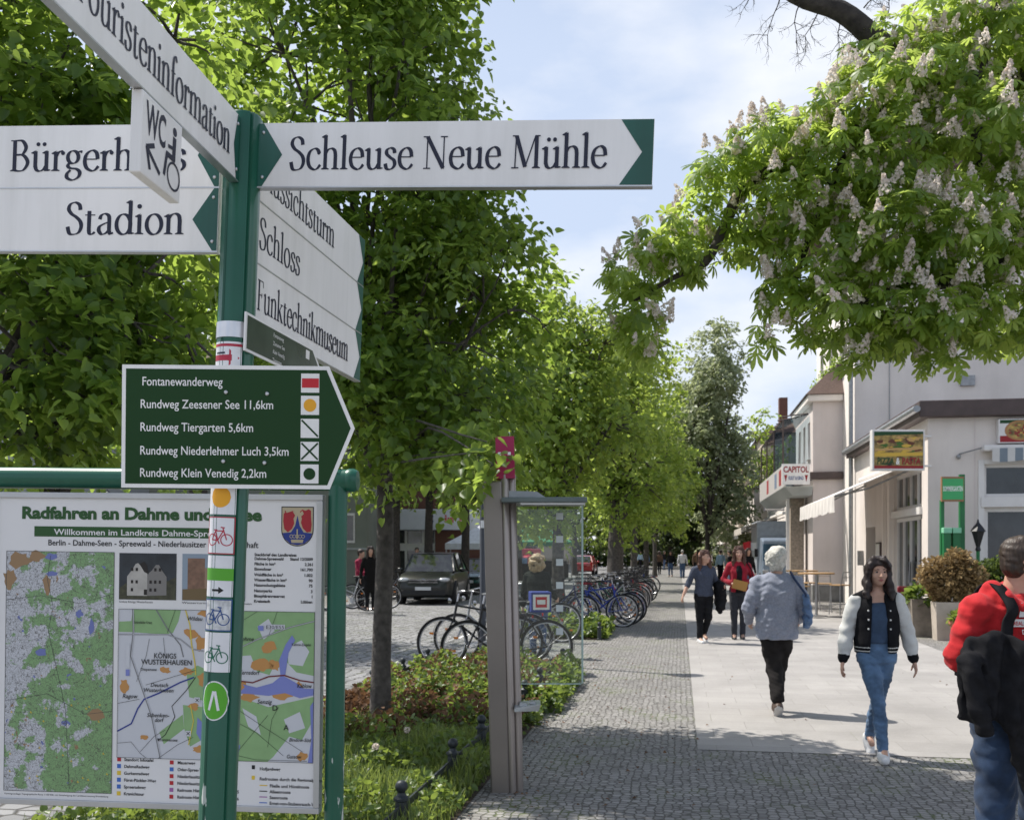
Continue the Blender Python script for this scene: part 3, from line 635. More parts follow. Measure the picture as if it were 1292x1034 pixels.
BFR = ((0, -.0125, 0), (1, 0, 0), (0, 0, 1), (0, -1, 0))
M_print = mat('board_print', (.73, .72, .725), .3, 0, .03, 4); M_pgreen = flat('print_green', (.022, .085, .020)); M_blk = flat('print_black', (.015, .015, .018))
pn = MB(); pn.box(((xl + xr) / 2, 0, (zt_ + zb_) / 2), (xr - xl - .03, .025, zt_ - zb_ - .03), mi=0)
def bt(txt, x0, y, size, x1=None, mi=2, fat=0.0, align='LEFT', lift=.0012): put(pn, BFR, txt, bx(x0), bz(y), size / F * 3.04, ((x1 - x0) / F * 3.05 if x1 else None), mi, lift, align, fat)
def brect(x0, y0, x1, y1, mi, lift=.0008): pn.flat2d(poly2d([(bx(x0), bz(y1)), (bx(x1), bz(y1)), (bx(x1), bz(y0)), (bx(x0), bz(y0))]), *BFR, lift, mi)
bt('Radfahren an Dahme und Spree', 23, 658, 14.8, 334, 1, .046)
brect(40, 668, 314, 681, 1); bt('Willkommen im Landkreis Dahme-Spreewald', 66, 678.5, 7.6, 300, 0, .014)
bt('Berlin - Dahme-Seen - Spreewald - Niederlausitzer Heidelandschaft', 58, 692, 7.4, 330, 2, .012)
rows = [('Steckbrief des Landkreises', '', 1), ('Dahme-Spreewald', 'Stand 12/2009', 0), ('Fläche in km²', '2.261', 0), ('Einwohner', '161.700', 0), ('Waldfläche in km²', '1.022', 0), ('Wasserfläche in km²', '90', 0), ('Naturschutzgebiete', '75', 0), ('Naturparks', '3', 0), ('Biosphärenreservat', '1', 0), ('Kreisstadt', 'Lübben', 0)]
ys = [702, 707, 713.5, 720, 727, 733.5, 740, 747, 753.5, 760]
for (a, c, _), y in zip(rows, ys):
    bt(a, 325, y, 3.6, None, 2, .03)
    if c: put(pn, BFR, c, bx(399), bz(y), 3.6 / F * 3.04, None, 2, .0012, 'RIGHT', .03)
M_mapline = [flat('key_red', (.45, .02, .03)), flat('key_blue', (.05, .15, .5)), flat('key_yellow', (.7, .5, .05)), flat('key_purple', (.35, .12, .35))]
for i, tx in enumerate(('Standort Infotafel', 'DahmeRadweg', 'Gurkenradweg', 'Fürst-Pückler-Weg', 'Spreeradweg', 'Kranichtour')):
    y = 963 + i * 8.6; brect(152, y - 5.2, 157, y, 3 + (0, 1, 2, 1, 1, 2)[i]); bt(tx, 161, y - .6, 3.9, None, 2, .02)
for i, tx in enumerate(('Mauerweg', 'Oder-Spree-Tour', 'Niederlausitzer Kreisel', 'Niederlausitzer Bergbautour', 'Radroute Historische Stadtkerne Nr. 5', 'Radroute Historische Stadtkerne Nr. 6')):
    y = 965 + i * 8.6; brect(220, y - 5, 225, y, 3 + (0, 1, 0, 0, 3, 0)[i]); bt(tx, 230, y - .6, 3.9, 309 if i > 3 else None, 2, .02)
bt('Hofjagdweg', 335, 969, 4.0, None, 2, .02); brect(325, 963, 329, 968, 2); bt('Radrouten durch die Regionalparks', 335, 981.5, 4.0, None, 2, .02); brect(325, 976, 329, 981, 5)
for i, (tx, k) in enumerate((('Fließe und Hügelroute', 5), ('Alleenroute', 2), ('Seenroute', 6), ('Ernst-von-Stubenrauch-Weg', 4))):
    y = 990 + i * 7.2; brect(335, y - 2.8, 345, y - 1.6, k); bt(tx, 348, y, 4.0, None, 2, .02)
bt('Schloss Königs Wusterhausen', 152, 763, 2.6); bt('Wasserturm Königs Wusterhausen', 233, 763, 2.6, 322)
bt('Kartengrundlage: Topographische Karte 1:100 000, mit Genehmigung der Landesvermessung Brandenburg', 5, 1009, 2.2, 141)
PRINT = pn.build('printed_panel', [M_print, M_pgreen, M_blk] + M_mapline, BD)
# coat of arms
ca = MB()
def cpt(px, py): return (bx(px), bz(py))
def cpoly(pts, mi, lift): ca.flat2d(poly2d([cpt(*q) for q in pts][::-1]), *BFR, lift, mi)
def shield(x0, x1, y0, y1, n=14):
    cx = (x0 + x1) / 2; rx = (x1 - x0) / 2; ym = y0 + (y1 - y0) * .58
    return [(x0, y0), (x1, y0)] + [(cx + rx * math.cos(PI * k / n), ym + (y1 - ym) * math.sin(PI * k / n)) for k in range(n + 1)]
cpoly(shield(358.5, 399.5, 640, 689.5), 0, .0008); cpoly(shield(359.7, 398.3, 641.2, 688.4), 1, .0011)
cpoly([(379, 651), (382, 664), (387, 672), (397.8, 673), (395, 680), (388, 686), (379, 688), (370, 686), (363, 680), (360.2, 673), (371, 672), (376, 664)], 2, .0014)
cpoly([(361.5, 650), (362, 646), (364, 645), (365, 648), (368, 647), (371, 646), (374, 645), (374, 648), (376, 651), (374, 655), (375, 661), (372, 668), (367, 672), (362.5, 668), (361, 658)], 3, .0017)
cpoly([(383, 650), (382, 646), (385, 643.5), (389, 645), (393, 643), (396, 645), (396, 652), (397, 662), (396, 671), (391, 672), (386, 667), (383.5, 660), (384.5, 655)], 3, .0017)
cpoly([(382, 648), (385, 645), (387, 649), (384, 652)], 1, .0020); cpoly([(362, 645), (363.5, 647), (362, 649)], 1, .0020); cpoly([(374.5, 644), (375.5, 647), (373, 647)], 1, .0020)
for k in range(5):
    x = 371.5 + k * 3.75; ca.flat2d(ring2d(*cpt(x, 677), .0048, .0016, 12), *BFR, .0020 + k * .0001, 1)
cpoly([(371, 681), (387, 681), (386, 685), (372, 685)], 1, .0027); cpoly([(378.2, 668), (379.8, 668), (379.8, 680), (378.2, 680)], 1, .0026)
o = ca.build('coat_of_arms', [M_blk, flat('arms_cream', (.45, .38, .25)), flat('arms_blue', (.02, .04, .22)), flat('arms_red', (.35, .02, .03))], BD)
o['label'] = 'red and blue shield with golden crown'
# two small photographs printed on the board
def picture(x0, y0, x1, y1, polys, mats, label):
    q = MB()
    for pts, mi, l in [([(x0, y0), (x1, y0), (x1, y1), (x0, y1)], 0, .0008)] + polys:
        q.flat2d(poly2d([cpt(*a) for a in pts][::-1]), *BFR, l, mi)
    o = q.build('printed_photo', mats, BD); o['label'] = label
M_pw = mat('photo_wall', (.42, .40, .37), .4, 0, .15, 30); M_pd = mat('photo_storm_sky', (.022, .027, .033), .4, 0, .5, 22); M_ps = flat('photo_shaded_wall', (.20, .19, .18)); M_pg = mat('photo_ground', (.05, .05, .025), .5, 0, .5, 60)
wins = []
for r_, y in enumerate((719, 734.5, 744.5)):
    for k, x in enumerate((167, 173, 191, 197, 203)):
        if r_ == 0 and k in (2,): continue
        if r_ == 2 and k in (1, 4): continue
        wins.append(([(x, y), (x + 3, y), (x + 3, y + 4), (x, y + 4)], 3, .0020))
wins.append(([(184, 746), (188, 746), (188, 753), (184, 753)], 3, .0021))
picture(151.5, 700.5, 225.5, 759, [([(152, 754), (225, 754), (225, 758.5), (152, 758.5)], 4, .0010), ([(200, 742), (225, 730), (225, 754), (200, 754)], 4, .0011), ([(152, 745), (161, 738), (163, 754), (152, 754)], 4, .0011),
    ([(162, 730), (168, 722), (173, 714), (176, 713), (179, 716), (184, 724), (188, 722), (188, 754), (162, 754)], 1, .0014),
    ([(188, 727), (194, 722), (199, 715), (203, 715), (207, 722), (213, 730), (213, 753), (188, 754)], 2, .0014), ([(178, 714), (184, 711), (188, 716), (190, 727), (184, 724)], 3, .0016)] + wins,
    [M_pd, M_pw, M_ps, flat('photo_dark', (.02, .016, .014)), M_pg], 'small dark photograph of a white gabled castle')
M_brick = mat('photo_brick', (.20, .11, .07), .5, 0, .3, 60); M_psky = flat('photo_pale_sky', (.25, .31, .38))
picture(233, 700.5, 314, 759, [([(240, 706), (262, 706), (262, 757), (240, 757)], 1, .0012), ([(262, 718), (290, 718), (290, 757), (262, 757)], 2, .0013), ([(233.5, 745), (313.5, 741), (313.5, 758.5), (233.5, 758.5)], 3, .0015), ([(304, 716), (307, 710), (310, 716), (313.5, 722), (313.5, 758), (300, 758), (302, 730)], 4, .0017)],
    [M_psky, M_brick, flat('photo_brick_pale', (.3, .2, .14)), flat('photo_dry_grass', (.16, .11, .05)), flat('photo_fir', (.03, .035, .02))], 'small photograph of a brick water tower and trees')
# the maps
def mapmat(name, seed, sc, road_sc):
    m = bpy.data.materials.new(name); m.use_nodes = True; nt = m.node_tree; b = nt.nodes['Principled BSDF']; L = nt.links.new; N = nt.nodes.new
    tc = N('ShaderNodeTexCoord'); mp = N('ShaderNodeMapping'); mp.inputs['Location'].default_value = (seed, seed * .7, seed * .3); L(tc.outputs['Object'], mp.inputs[0])
    def noise(s, d, dx):
        q = N('ShaderNodeMapping'); q.inputs['Location'].default_value = (dx, dx, dx); L(mp.outputs[0], q.inputs[0])
        n = N('ShaderNodeTexNoise'); n.inputs['Scale'].default_value = s; n.inputs['Detail'].default_value = d; n.inputs['Roughness'].default_value = .6; L(q.outputs[0], n.inputs[0]); return n.outputs[0]
    def ramp(src, a, c):
        r = N('ShaderNodeValToRGB'); r.color_ramp.elements[0].position = a; r.color_ramp.elements[1].position = c; L(src, r.inputs[0]); return r.outputs[0]
    def mix(f, c1, c2):
        x = N('ShaderNodeMixRGB'); L(f, x.inputs[0])
        if isinstance(c1, tuple): x.inputs[1].default_value = (*c1, 1)
        else: L(c1, x.inputs[1])
        x.inputs[2].default_value = (*c2, 1); return x.outputs[0]
    sp = N('ShaderNodeSeparateXYZ'); L(tc.outputs['Object'], sp.inputs[0])
    # open farmland lies mostly in the upper left of the sheet
    g1 = N('ShaderNodeMath'); g1.operation = 'MULTIPLY_ADD'; g1.inputs[1].default_value = -.55; L(sp.outputs[0], g1.inputs[0]); L(noise(sc, 7, 0), g1.inputs[2])
    g2 = N('ShaderNodeMath'); g2.operation = 'MULTIPLY_ADD'; g2.inputs[1].default_value = .12; L(sp.outputs[2], g2.inputs[0]); L(g1.outputs[0], g2.inputs[2])
    c = mix(ramp(g2.outputs[0], .815, .84), (.21, .36, .16), (.52, .53, .57))
    c = mix(ramp(noise(sc * 1.6, 5, 3.1), .66, .675), c, (.30, .19, .10))
    c = mix(ramp(noise(sc * 1.7, 2, 7.7), .695, .70), c, (.15, .18, .42))
    for k, (rs, wd) in enumerate(((road_sc, .03), (road_sc * 2.3, .045))):
        v = N('ShaderNodeTexVoronoi'); v.feature = 'DISTANCE_TO_EDGE'; v.inputs['Scale'].default_value = rs
        wv = N('ShaderNodeMixRGB'); wv.inputs[0].default_value = .06; L(mp.outputs[0], wv.inputs[1])
        nn = N('ShaderNodeTexNoise'); nn.inputs['Scale'].default_value = 40; L(mp.outputs[0], nn.inputs[0]); L(nn.outputs[1], wv.inputs[2]); L(wv.outputs[0], v.inputs['Vector'])
        r = N('ShaderNodeValToRGB'); r.color_ramp.elements[0].position = wd * .5; r.color_ramp.elements[0].color = (.75, .75, .75, 1); r.color_ramp.elements[1].position = wd; r.color_ramp.elements[1].color = (0, 0, 0, 1); L(v.outputs['Distance'], r.inputs[0])
        c = mix(r.outputs[0], c, (.07, .07, .06))
    L(c, b.inputs['Base Color']); b.inputs['Roughness'].default_value = .3; return m
mm = MB(); mm.flat2d(poly2d([cpt(4, 1004), cpt(145, 1004), cpt(145, 700), cpt(4, 700)]), *BFR, .0008, 0)
for a, c in (((4, 700), (145, 700)), ((145, 700), (145, 1004)), ((4, 1004), (145, 1004)), ((4, 700), (4, 1004))): mm.flat2d(line2d(cpt(*a), cpt(*c), .0014), *BFR, .0012 + .0001 * (a[0] + c[1]) / 500, 1)
rng = random.Random(5)
for k in range(26):
    x, y = rng.uniform(10, 140), rng.uniform(880, 995); mm.flat2d(poly2d([cpt(x, y), cpt(x + 3, y + .6), cpt(x + 1, y - 2.4)]), *BFR, .0013, 2)
for pts in ([(62, 705), (58, 735), (66, 770), (60, 800), (72, 850), (84, 900), (90, 1000)], [(4, 762), (50, 756), (100, 765), (145, 752)], [(5, 890), (60, 880), (110, 905), (145, 900)]):
    mm.flat2d(pline2d([cpt(*q) for q in pts], .0013), *BFR, .0014, 1)
def blob(cx, cy, r, rng, n=14, sq=1.0): return [cpt(cx + r * rng.uniform(.6, 1.25) * math.cos(2*PI*k/n), cy + sq * r * rng.uniform(.6, 1.25) * math.sin(2*PI*k/n)) for k in range(n)][::-1]
for cx, cy, r, q, mi in ((20, 712, 17, .6, 3), (8, 735, 9, 1.4, 3), (58, 742, 6, 2, 3), (44, 706, 11, .6, 3), (63, 706, 8, .5, 4), (100, 778, 6, .9, 4), (117, 795, 4, 2.6, 4), (64, 728, 7, .5, 4), (52, 828, 8, .7, 4), (124, 905, 11, .7, 3)):
    mm.flat2d(poly2d(blob(cx, cy, r, rng, sq=q)), *BFR, .0010 + .00003 * mi, mi)
o = mm.build('district_map', [mapmat('district_map_print', 3.3, 16, 42), flat('map_line', (.06, .06, .06)), flat('map_dot', (.6, .45, .05)), flat('map_town_brown', (.30, .19, .10)), flat('map_lake', (.15, .18, .42))], BD)
o['label'] = 'tall green and white district map dense with fine roads'
tm = MB(); rng = random.Random(11)
def tl(pts, w, mi, l): tm.flat2d(pline2d([cpt(*q) for q in pts], w), *BFR, l, mi)
def tp(pts, mi, l): tm.flat2d(poly2d([cpt(*q) for q in pts][::-1]), *BFR, l, mi)
X0_, X1_, Y0_, Y1_ = 152, 402.5, 771, 958
tp([(X0_, Y0_), (X1_, Y0_), (X1_, Y1_), (X0_, Y1_)], 0, .0008)
G = 1
tp([(177, 771), (232, 771), (229, 785), (222, 800), (212, 802), (168, 800), (152, 800), (152, 787), (168, 786), (170, 771)], G, .0010)
tp([(290, 771), (402, 771), (402, 850), (380, 846), (366, 832), (352, 838), (346, 850), (330, 846), (322, 826), (300, 828), (290, 812)], G, .0010)
tp([(290, 880), (320, 882), (345, 890), (402, 876), (402, 905), (388, 930), (372, 926), (352, 952), (345, 958), (290, 958)], G, .0010)
tp([(240, 850), (254, 840), (268, 846), (270, 870), (262, 884), (244, 880)], G, .0010); tp([(236, 890), (262, 892), (266, 930), (246, 942), (238, 920)], G, .0010); tp([(206, 925), (236, 902), (238, 920), (212, 940)], G, .0011)
tp([(365, 905), (385, 895), (392, 915), (372, 922)], 0, .0013); tp([(312, 892), (330, 902), (336, 925), (320, 915)], 0, .0013); tp([(330, 790), (344, 780), (352, 795), (338, 806)], 0, .0012); tp([(368, 815), (386, 806), (396, 820), (388, 838), (370, 836)], 0, .0012)
for cx, cy, r, q in ((246, 800, 9, .8), (258, 812, 7, 1.3), (262, 775, 9, .5), (212, 847, 8, .5), (240, 848, 10, .5), (262, 858, 9, .9), (160, 868, 6, 1.4), (250, 892, 7, .7), (310, 865, 12, .55), (345, 815, 10, .8), (336, 838, 13, .55), (352, 838, 8, 1), (362, 873, 14, .5), (320, 878, 12, .5), (384, 864, 5, 1.2), (388, 950, 7, .9), (256, 945, 7, .7), (300, 938, 6, .8), (186, 932, 6, .5)):
    tm.flat2d(poly2d(blob(cx, cy, r, rng, sq=q)), *BFR, .0015, 2)
tp([(290, 866), (310, 862), (330, 866), (350, 860), (362, 850), (378, 858), (390, 866), (402, 866), (402, 874), (385, 878), (366, 872), (345, 876), (320, 874), (300, 874), (290, 878)], 3, .0018)
tp([(360, 850), (358, 832), (366, 812), (374, 800), (378, 806), (370, 822), (366, 850)], 3, .0019); tp([(398, 888), (402, 882), (402, 958), (396, 958), (400, 930)], 3, .0019); tp([(298, 940), (310, 938), (308, 950), (296, 952)], 3, .0019); tp([(255, 905), (262, 912), (260, 935), (254, 925)], 3, .0019)
tm.flat2d(poly2d(blob(308, 866, 7, rng, sq=.7)), *BFR, .0021, 2)
tl([(238, 771), (244, 790), (246, 812), (251, 838), (252, 852)], .004, 4, .0022)
tl([(152, 925), (170, 915), (178, 896), (186, 884), (205, 876), (232, 862), (250, 855)], .0042, 5, .0023)
tl([(252, 855), (240, 872), (222, 892), (226, 905), (214, 928), (204, 936)], .0022, 8, .0024); tl([(246, 890), (250, 910), (244, 940)], .003, 4, .0025)
tl([(170, 771), (171, 800), (168, 830), (180, 862), (196, 905), (208, 958)], .0042, 6, .0021); tl([(171, 771), (172, 800), (169, 830), (181, 862), (197, 905), (209, 958)], .0016, 0, .0026)
tl([(152, 803), (215, 802), (232, 808), (248, 820), (290, 826), (330, 806), (372, 790), (402, 782)], .004, 6, .0020); tl([(152, 803), (215, 802), (232, 808), (248, 820), (290, 826), (330, 806), (372, 790), (402, 782)], .0012, 0, .0027)
tl([(200, 771), (215, 795), (232, 815), (236, 830)], .0035, 6, .0019); tl([(290, 862), (305, 858), (325, 860), (345, 852), (365, 850), (385, 856), (402, 858)], .004, 7, .0028)
for pts in ([(176, 862), (188, 830), (192, 808)], [(188, 866), (220, 856), (252, 846)], [(152, 890), (180, 884)], [(205, 958), (230, 940), (250, 930)], [(152, 940), (170, 938), (182, 952), (190, 958)], [(182, 950), (200, 930), (214, 922)], [(290, 902), (330, 922), (365, 950)], [(300, 890), (340, 915), (390, 945)], [(345, 940), (350, 905), (358, 890)], [(300, 790), (330, 771)], [(355, 771), (345, 800)], [(290, 948), (330, 956), (395, 956)], [(210, 806), (214, 840)], [(300, 955), (345, 900)], [(225, 771), (215, 800)]):
    tl(pts, .0011, 8, .0029)
def tt(txt, x, y, s, x1=None, fat=.01, sh=0.0): put(tm, BFR, txt, bx(x), bz(y), s / F * 3.04, ((x1 - x) / F * 3.05 if x1 else None), 8, .0033, 'LEFT', fat, 1, sh)
tt('KÖNIGS', 198, 832, 6.6, 227); tt('WUSTERHAUSEN', 182, 840, 6.6, 247, .012); tt('Deutsch', 194, 868, 5, 217, .01, .2); tt('Wusterhausen', 185, 874.5, 5, 224, .01, .2); tt('Ragow', 158, 883, 5.4, 178, .01, .2); tt('Schenken-', 190, 906, 5.2, 219, .01, .2); tt('dorf', 200, 912, 5.2, 212, .01, .2)
tt('Zernsdorf', 307, 850, 5.4, 334, .01, .2); tt('Kablow', 381, 865, 5.4, 400, .01, .2); tt('Senzig', 331, 886, 5.4, 350, .01, .2); tt('Niederlehme', 290, 808, 5.2, 326, .01, .2); tt('Gussow', 369, 953, 4.8, 388, .01, .2); tt('Bindow-Süd', 372, 932, 4.4, 400, .01, .2); tt('Krummensee', 204, 936, 3.8, 230); tt('Diepensee', 181, 848, 3.6, 202); tt('Schönefelder Kreuz', 172, 789, 3.4, 195); tt('Wildau', 240, 784, 5.2, 260, .01, .2); tt('D', 350, 894, 7); tt('A', 365, 918, 7); tt('Kablow-Ziegelei', 374, 813, 3.4, 398)
for x0, y0, x1, y1, tx in ((162, 815, 167, 845, ''), (340, 787, 365, 793, '')):
    tp([(x0, y0), (x1, y0), (x1, y1), (x0, y1)], 0, .0030)
put(tm, BFR, 'E30/E55', bx(341), bz(792.4), 4.4 / F * 3.04, 23 / F * 3.05, 8, .0034); tp([(331, 789), (338, 789), (338, 795), (331, 795)], 3, .0031); tp([(162, 847), (167, 847), (167, 855), (162, 855)], 3, .0031)
for x, y in ((262, 861), (251, 880), (240, 922), (301, 908)): tp([(x, y), (x + 7, y), (x + 7, y + 7), (x, y + 7)], 0, .0030); tl([(x + 1.5, y + 1.5), (x + 5.5, y + 5.5)], .002, 8, .0034); tl([(x + 5.5, y + 1.5), (x + 1.5, y + 5.5)], .002, 8, .0035)
for a, c in (((X0_, Y0_), (X1_, Y0_)), ((X1_, Y0_), (X1_, Y1_)), ((X0_, Y1_), (X1_, Y1_)), ((X0_, Y0_), (X0_, Y1_))): tl([a, c], .0012, 8, .0036 + .0001 * ((a[0] + c[1]) % 3))
o = tm.build('town_map', [flat('map_white', (.56, .57, .61)), mat('map_green', (.24, .40, .18), .35, 0, .08, 20), flat('map_town', (.50, .25, .08)), flat('map_water', (.19, .22, .52)), flat('map_yellow', (.65, .52, .08)), flat('map_route_blue', (.02, .04, .25)), flat('map_road_grey', (.20, .20, .21)), flat('map_dark_red', (.16, .02, .02)), flat('map_ink', (.02, .02, .02))], BD)
o['label'] = 'town map with lakes, roads and place names'
# ------------------------------------------------------------------ trees
M_linden = leafmat('linden_leaf', (.028, .066, .010), (.09, .165, .03), (.58, .78, .13), .47)
M_linden2 = leafmat('linden_leaf_young', (.05, .11, .014), (.14, .215, .04), (.64, .80, .14), .47)
M_chest = leafmat('chestnut_leaf', (.05, .105, .016), (.17, .26, .045), (.72, .90, .18), .52)
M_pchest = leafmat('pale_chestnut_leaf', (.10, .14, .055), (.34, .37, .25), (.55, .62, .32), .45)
M_dchest = leafmat('dark_chestnut_leaf', (.018, .035, .010), (.05, .075, .022), (.20, .28, .06), .3)
M_blos = leafmat('blossom_petal', (.66, .55, .50), (.88, .82, .76), (.98, .90, .82), .5, .6)
def bark(name, c): return mat(name, c, .92, 0, .45, 14, bump=.9, bscale=38)
M_bark = bark('linden_bark', (.085, .075, .068)); M_dbark = bark('chestnut_bark', (.045, .038, .033))
LINDEN = ([(0, 0, 0), (.26, -.07, 1), (.45, .14, 1), (.44, .45, 1), (.20, .80, 1), (0, 1, 0)], 'heart')
def leaf_cloud(name, P, D, Nn, size, tint, material, parent, detail=True):
    """P base points, D tip directions, Nn approximate normals; one folded heart-shaped (or diamond) leaf each"""
    n = len(P); D = D / np.linalg.norm(D, axis=1, keepdims=True)
    S = np.cross(D, Nn); S /= np.linalg.norm(S, axis=1, keepdims=True) + 1e-9; U_ = np.cross(S, D)
    if detail: half = [(.26, -.07), (.45, .14), (.43, .47), (.19, .82)]; mid = [(0, 0), (0, 1)]; 
    else: half = [(.42, .36)]; mid = [(0, 0), (0, 1)]
    fold, droop = .35, .28
    loc = [(0, y, -droop * y * y) for x, y in mid] + [(-x, y, fold * x - droop * y * y) for x, y in half] + [(x, y, fold * x - droop * y * y) for x, y in half]
    loc = np.array(loc); k = len(loc); h = len(half)
    V = P[:, None, :] + size[:, None, None] * (loc[None, :, 0:1] * S[:, None, :] + loc[None, :, 1:2] * D[:, None, :] + loc[None, :, 2:3] * U_[:, None, :])
    fa = [0] + [2 + i for i in range(h)] + [1]; fb = [1] + [2 + h + i for i in reversed(range(h))] + [0]
    fl = len(fa); base = (np.arange(n) * k)[:, None]
    loops = np.concatenate([base + np.array(fa)[None], base + np.array(fb)[None]], 1).ravel()
    nf = 2 * n; starts = np.arange(nf) * fl; totals = np.full(nf, fl)
    return raw_mesh(name, V.reshape(-1, 3), loops, starts, totals, [material], None, np.repeat(tint, 2), parent)
def lobes_points(rng, lobes, n, shell=.35):
    """n points inside a union of ellipsoids (cx, cy, cz, rx, ry, rz), crowded toward the skin"""
    L_ = np.array(lobes, float); vol = L_[:, 3] * L_[:, 4] * L_[:, 5]; idx = rng.choice(len(L_), n, p=vol ** .75 / (vol ** .75).sum())
    d = rng.normal(size=(n, 3)); d /= np.linalg.norm(d, axis=1, keepdims=True)
    r = rng.uniform(0, 1, n) ** (1 / 3.); r = r * (1 - shell) + shell * rng.uniform(.72, 1.02, n) * (rng.uniform(0, 1, n) > .12) + shell * r * 0
    r = np.clip(r, 0.1, 1.03)
    return L_[idx, :3] + d * r[:, None] * L_[idx, 3:6], d, idx
def limb_path(a, b, rng, n=7, wob=.12, sag=0.0):
    a, b = Vector(a), Vector(b); L_ = (b - a).length; out = []
    o1, o2 = Vector(rng.normal(size=3)) * wob * L_, Vector(rng.normal(size=3)) * wob * .6 * L_
    for i in range(n):
        t = i / (n - 1); q = a.lerp(b, t) + o1 * math.sin(PI * t) * .6 + o2 * math.sin(2 * PI * t) * .4 + Vector((0, 0, sag * L_ * math.sin(PI * t)))
        out.append(q)
    return out
def tree(name, label, group, base, lobes, trunk_r, trunk_top, n_clusters, per, lsize, leaf_m, bark_m, seed, detail=True, spread=.30, twig=True, lean=(0, 0), cat='tree', keep=None, droop=.35):
    rng = np.random.default_rng(seed); T = thing(name, label, cat, base, 0, group)
    lob = [(a[0] - base[0], a[1] - base[1], a[2] - base[2], *a[3:]) for a in lobes]
    tp = Vector((lean[0], lean[1], trunk_top)); tr = MB(); pts = []; rs = []
    for i in range(9):
        t = i / 8; pts.append(Vector((lean[0] * t ** 1.5 + .02 * math.sin(5 * t + seed), lean[1] * t + .02 * math.cos(4 * t + seed), -.15 + (trunk_top + .15) * t)))
        rs.append(trunk_r * (1 + .55 * max(0, .16 - t) / .16 * .6) * (1 - .28 * t))
    tr.tube(pts, rs, 14); tr.build('trunk', bark_m, T, smooth=60)
    C_, Dn, idx = lobes_points(rng, lob, n_clusters)
    if keep is not None:
        ok = keep(C_ + np.array(base)); C_, Dn, idx = C_[ok], Dn[ok], idx[ok]
    nz = np.sin(2.9 * C_[:, 0] + 1.3 * np.sin(2.3 * C_[:, 2])) + np.sin(2.7 * C_[:, 1] + 1.1 * np.sin(2.9 * C_[:, 0])) + np.sin(3.3 * C_[:, 2] + 1.7 * np.sin(2.1 * C_[:, 1]))
    ok = nz > (-.75 if name == 'linden_tree' else -9)                                              # gaps between the boughs
    C_, Dn, idx = C_[ok], Dn[ok], idx[ok]
    lm = MB(); ends = []
    for i, l in enumerate(lob):
        e = Vector(l[:3]) + Vector((0, 0, l[5] * .15)); st_ = Vector((lean[0] * .9, lean[1] * .9, trunk_top * (.86 + .12 * ((i * 7) % 5) / 5)))
        P = limb_path(st_, e, rng, 8, .08, .05); r0 = trunk_r * .62 * min(1, (l[3] + .4) / 2); lm.tube(P, [r0 * (1 - .75 * k / 7) for k in range(8)], 8); ends.append(P)
    if twig:
        for j in range(0, len(C_), max(1, len(C_) // (260 if detail else 60))):
            P = ends[idx[j]]; c = Vector(C_[j]); k = min(range(2, 8), key=lambda q: (P[q] - c).length)
            lm.tube(limb_path(P[k], c, rng, 5, .10, .06), [trunk_r * .12, trunk_r * .10, trunk_r * .08, trunk_r * .05, .003], 5, cap=False)
    lm.build('limb', bark_m, T, smooth=60)
    # leaves stand alternately along small drooping shoots
    m_ = len(C_); n = m_ * per
    tw_ = Dn * np.array([1, 1, .45]) + rng.normal(size=(m_, 3)) * .55 + np.array([0, 0, -.12]); tw_ /= np.linalg.norm(tw_, axis=1, keepdims=True)
    sd_ = np.cross(tw_, np.array([0, 0, 1.0])); sd_ /= np.linalg.norm(sd_, axis=1, keepdims=True) + 1e-9
    u = np.tile((np.arange(per) + .5) / per, m_); sg = np.tile(np.where(np.arange(per) % 2 == 0, 1.0, -1.0), m_)
    cc = np.repeat(C_, per, 0); tt_ = np.repeat(tw_, per, 0); ss_ = np.repeat(sd_, per, 0); ln = spread * 3.0 * rng.uniform(.6, 1.3, m_).repeat(per)
    P = cc + tt_ * ((u - .45) * ln)[:, None] + ss_ * (sg * spread * .18)[:, None] + rng.normal(size=(n, 3)) * spread * .30 + np.array([0, 0, -1.0]) * (u * u * spread * .7)[:, None]
    D = tt_ * .55 + ss_ * (sg * .8)[:, None] + np.array([0, 0, -droop]) + rng.normal(size=(n, 3)) * .38
    Nn = np.array([0, 0, 1.0]) + rng.normal(size=(n, 3)) * .42 + np.repeat(Dn, per, 0) * .25
    ctint = np.repeat(rng.uniform(0, 1, len(C_)), per); tint = np.clip(.5 * ctint + .5 * rng.uniform(0, 1, n), 0, 1)
    leaf_cloud('crown', P, D, Nn, lsize * rng.uniform(.5, 1.25, n), tint, leaf_m, T, detail)
    return T
